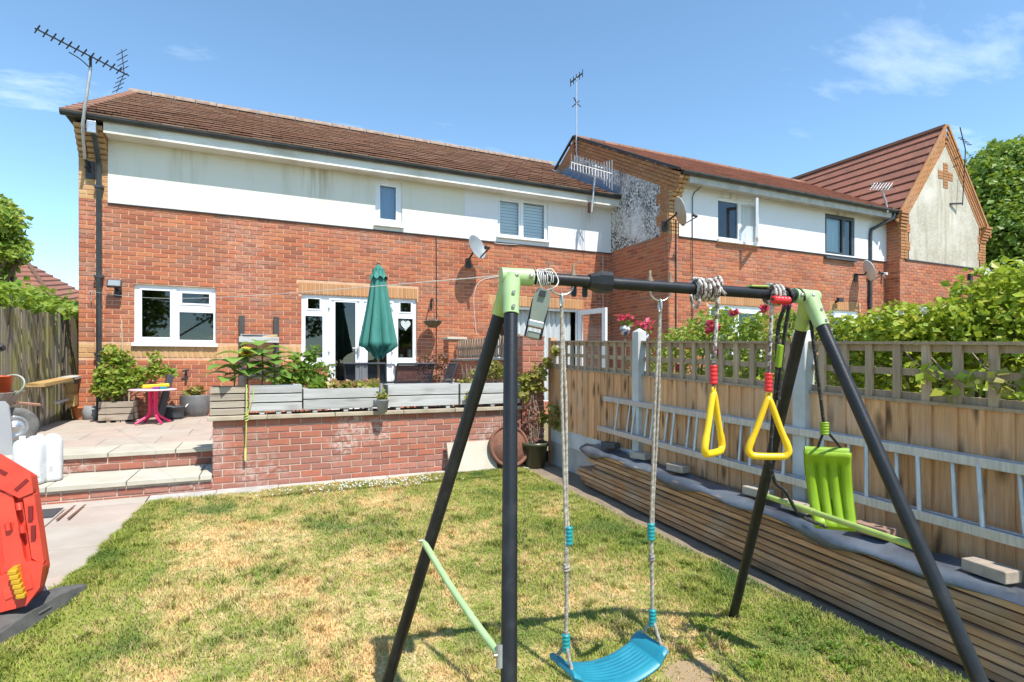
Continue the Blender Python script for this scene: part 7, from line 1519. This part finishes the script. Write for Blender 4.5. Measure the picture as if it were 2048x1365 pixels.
for px, py, rr in ((1420,640,.28),(1440,625,.22),(1410,660,.32),(1480,655,.3),(1500,640,.2),(1550,655,.32),(1580,630,.2),(1600,650,.28),(1640,660,.3),(1650,640,.2),(1520,672,.3),(1450,680,.3),(1350,665,.2),(1370,660,.22),(1345,680,.25),(1390,680,.25),(1680,672,.25)):
    c = onp(px, py+10, 4.5+random.uniform(-.2,.2)); L.append(((c.x,c.y,c.z),(rr*.9,rr*.9,rr*.7)))
for q_ in (4.0,4.5,5.0,5.4): L.append(((4.4,q_,1.25),(.3,.35,.35)))
hedge('red_rose_bush', 'rose bush with crimson blooms behind the middle of the trellis', 'rose bush', L, 5200, .052, lf_hop, (4.5,4.5,.12), .3)
blooms('red_roses', 'crimson rose blooms behind the yellow trapeze handles', 'flowers', [(1420,648),(1432,655),(1468,626),(1528,618),(1572,612),(1580,606),(1378,692),(1433,705),(1360,735),(1650,660),(1418,660),(1640,640)], 4.2, .045, petal_pink)
for k, (px, py, lab, q_) in enumerate(((1250,660,'pink geranium in a patterned pot on a stick left of the white post', 0), (1287,675,'pink geranium in a patterned pot on a stick right of the white post', 0))):
    c = onp(px, py, 4.3); t = thing('flower_stake', lab, 'flowers', tuple(c), 'pots of pink flowers behind the fence'); b = MB(); b.lathe([(.001,-.07),(.045,-.07),(.07,.0),(.06,.05),(.05,.05)], c, 14); b.build('pot', M('pot_patterned_%d'%k, (.10,.12,.25), (.62,.58,.50), .4, 30, lo=.48, hi=.52), t); b = MB(); b.tube([c-V(0,0,.07), V(c.x,c.y,.12)], .012, 6); b.build('stake', twig_m, t); l = MB(); leafcloud(l, 60, blob(c+V(0,0,.16),(.13,.10,.05),.2), .06, .0); l.build('flowers', petal_pink, t); l = MB(); leafcloud(l, 40, blob(c+V(0,0,.08),(.08,.08,.05),.2), .05, .0); l.build('foliage', lf_laurel, t)
# trailing stems through the trellis on the right
for px, py, n, lab in ((1845,735,12,'trailing leafy stem through the trellis beside the dark swing leg'), (1900,750,12,'trailing leafy stem in the middle of the right trellis panel'), (1985,745,16,'trailing reddish stem through the right end of the trellis')):
    c = onp(px, py, XF-.05); t = plant('trailing_stem', lab, 'climbing plant', tuple(c), 'stems poking through the trellis'); b = MB(); b.tube(spline([onp(px-50,py-50,XF+.25), onp(px-20,py-15,XF-.03), c, onp(px+35,py+25,XF-.06), onp(px+60,py+22,XF+.04)],6), .004, 5); b.build('stem', twig_m, t)
    l = MB(); pts = [onp(px+dx_,py+dy_,XF-.06) for dx_,dy_ in ((-15,-10),(0,0),(18,12),(35,22),(-5,20),(20,30))]; leafcloud(l, n, lambda: (random.choice(pts)+V(random.gauss(0,.015),random.gauss(0,.03),random.gauss(0,.03)), V(-.6,-.6,.6)), .075, .3); l.build('leaves', lf_yel if n > 12 else lf_lime, t)
# neighbours' garden bits seen through the trellis: the dark boundary fence behind the roses
nf = thing('neighbour_fence', 'dark board fence of the next garden seen through the trellis', 'fence', (7.2,4,.1))
for i in range(52):
    b = MB(); q_ = .5+i*.125; b.bx(7.2+random.uniform(-.005,.005),7.22,q_,q_+.118,.1,1.45); b.build('fence_board', oldfence_w, nf)
# far house roof on the left
fr = thing('far_house', 'distant house with a hipped brown roof beyond the laurel hedge', 'house', (-13,24,0))
D = 26; apx = atd(57,528,D); el = atd(-60,560,D-3); er = atd(150,585,D-3); bl_ = atd(0,545,D+5); b = MB()
a1 = apx; a2 = apx + Vector((-RT[0],-RT[1],0))*4
def rowquad(b, A0, A1, B0, B1, n):
    for i in range(n):
        f0, f1 = i/n, (i+1)/n; p0, p1, p2, p3 = A0.lerp(B0,f0), A1.lerp(B1,f0), A1.lerp(B1,f1), A0.lerp(B0,f1); up = V(0,0,.05); b._add([p0+up*1.6,p1+up*1.6,p2,p3,p0,p1],[(0,1,2,3),(4,5,1,0)])
e0 = atd(-120,612,D-4); e1_ = atd(118,618,D-4); e2_ = atd(190,600,D+4)
rowquad(b, e0, e1_, a2, a1, 9); rowquad(b, e1_, e2_, a1, a1+(e2_-e1_)*.02, 9); rfo = b.build('roof', tile_rd, fr)
b = MB(); b.prism([(e0.x,e0.y,0),(e1_.x,e1_.y,0),(e2_.x,e2_.y,0)],(0,0,min(e0.z,e1_.z)-.05)); b.build('wall', brick_red, fr)
b = MB(); b.tube([e1_, a1], .10, 6); b.tube([a1, a2], .10, 6); b.build('ridge', tile_br, rfo)
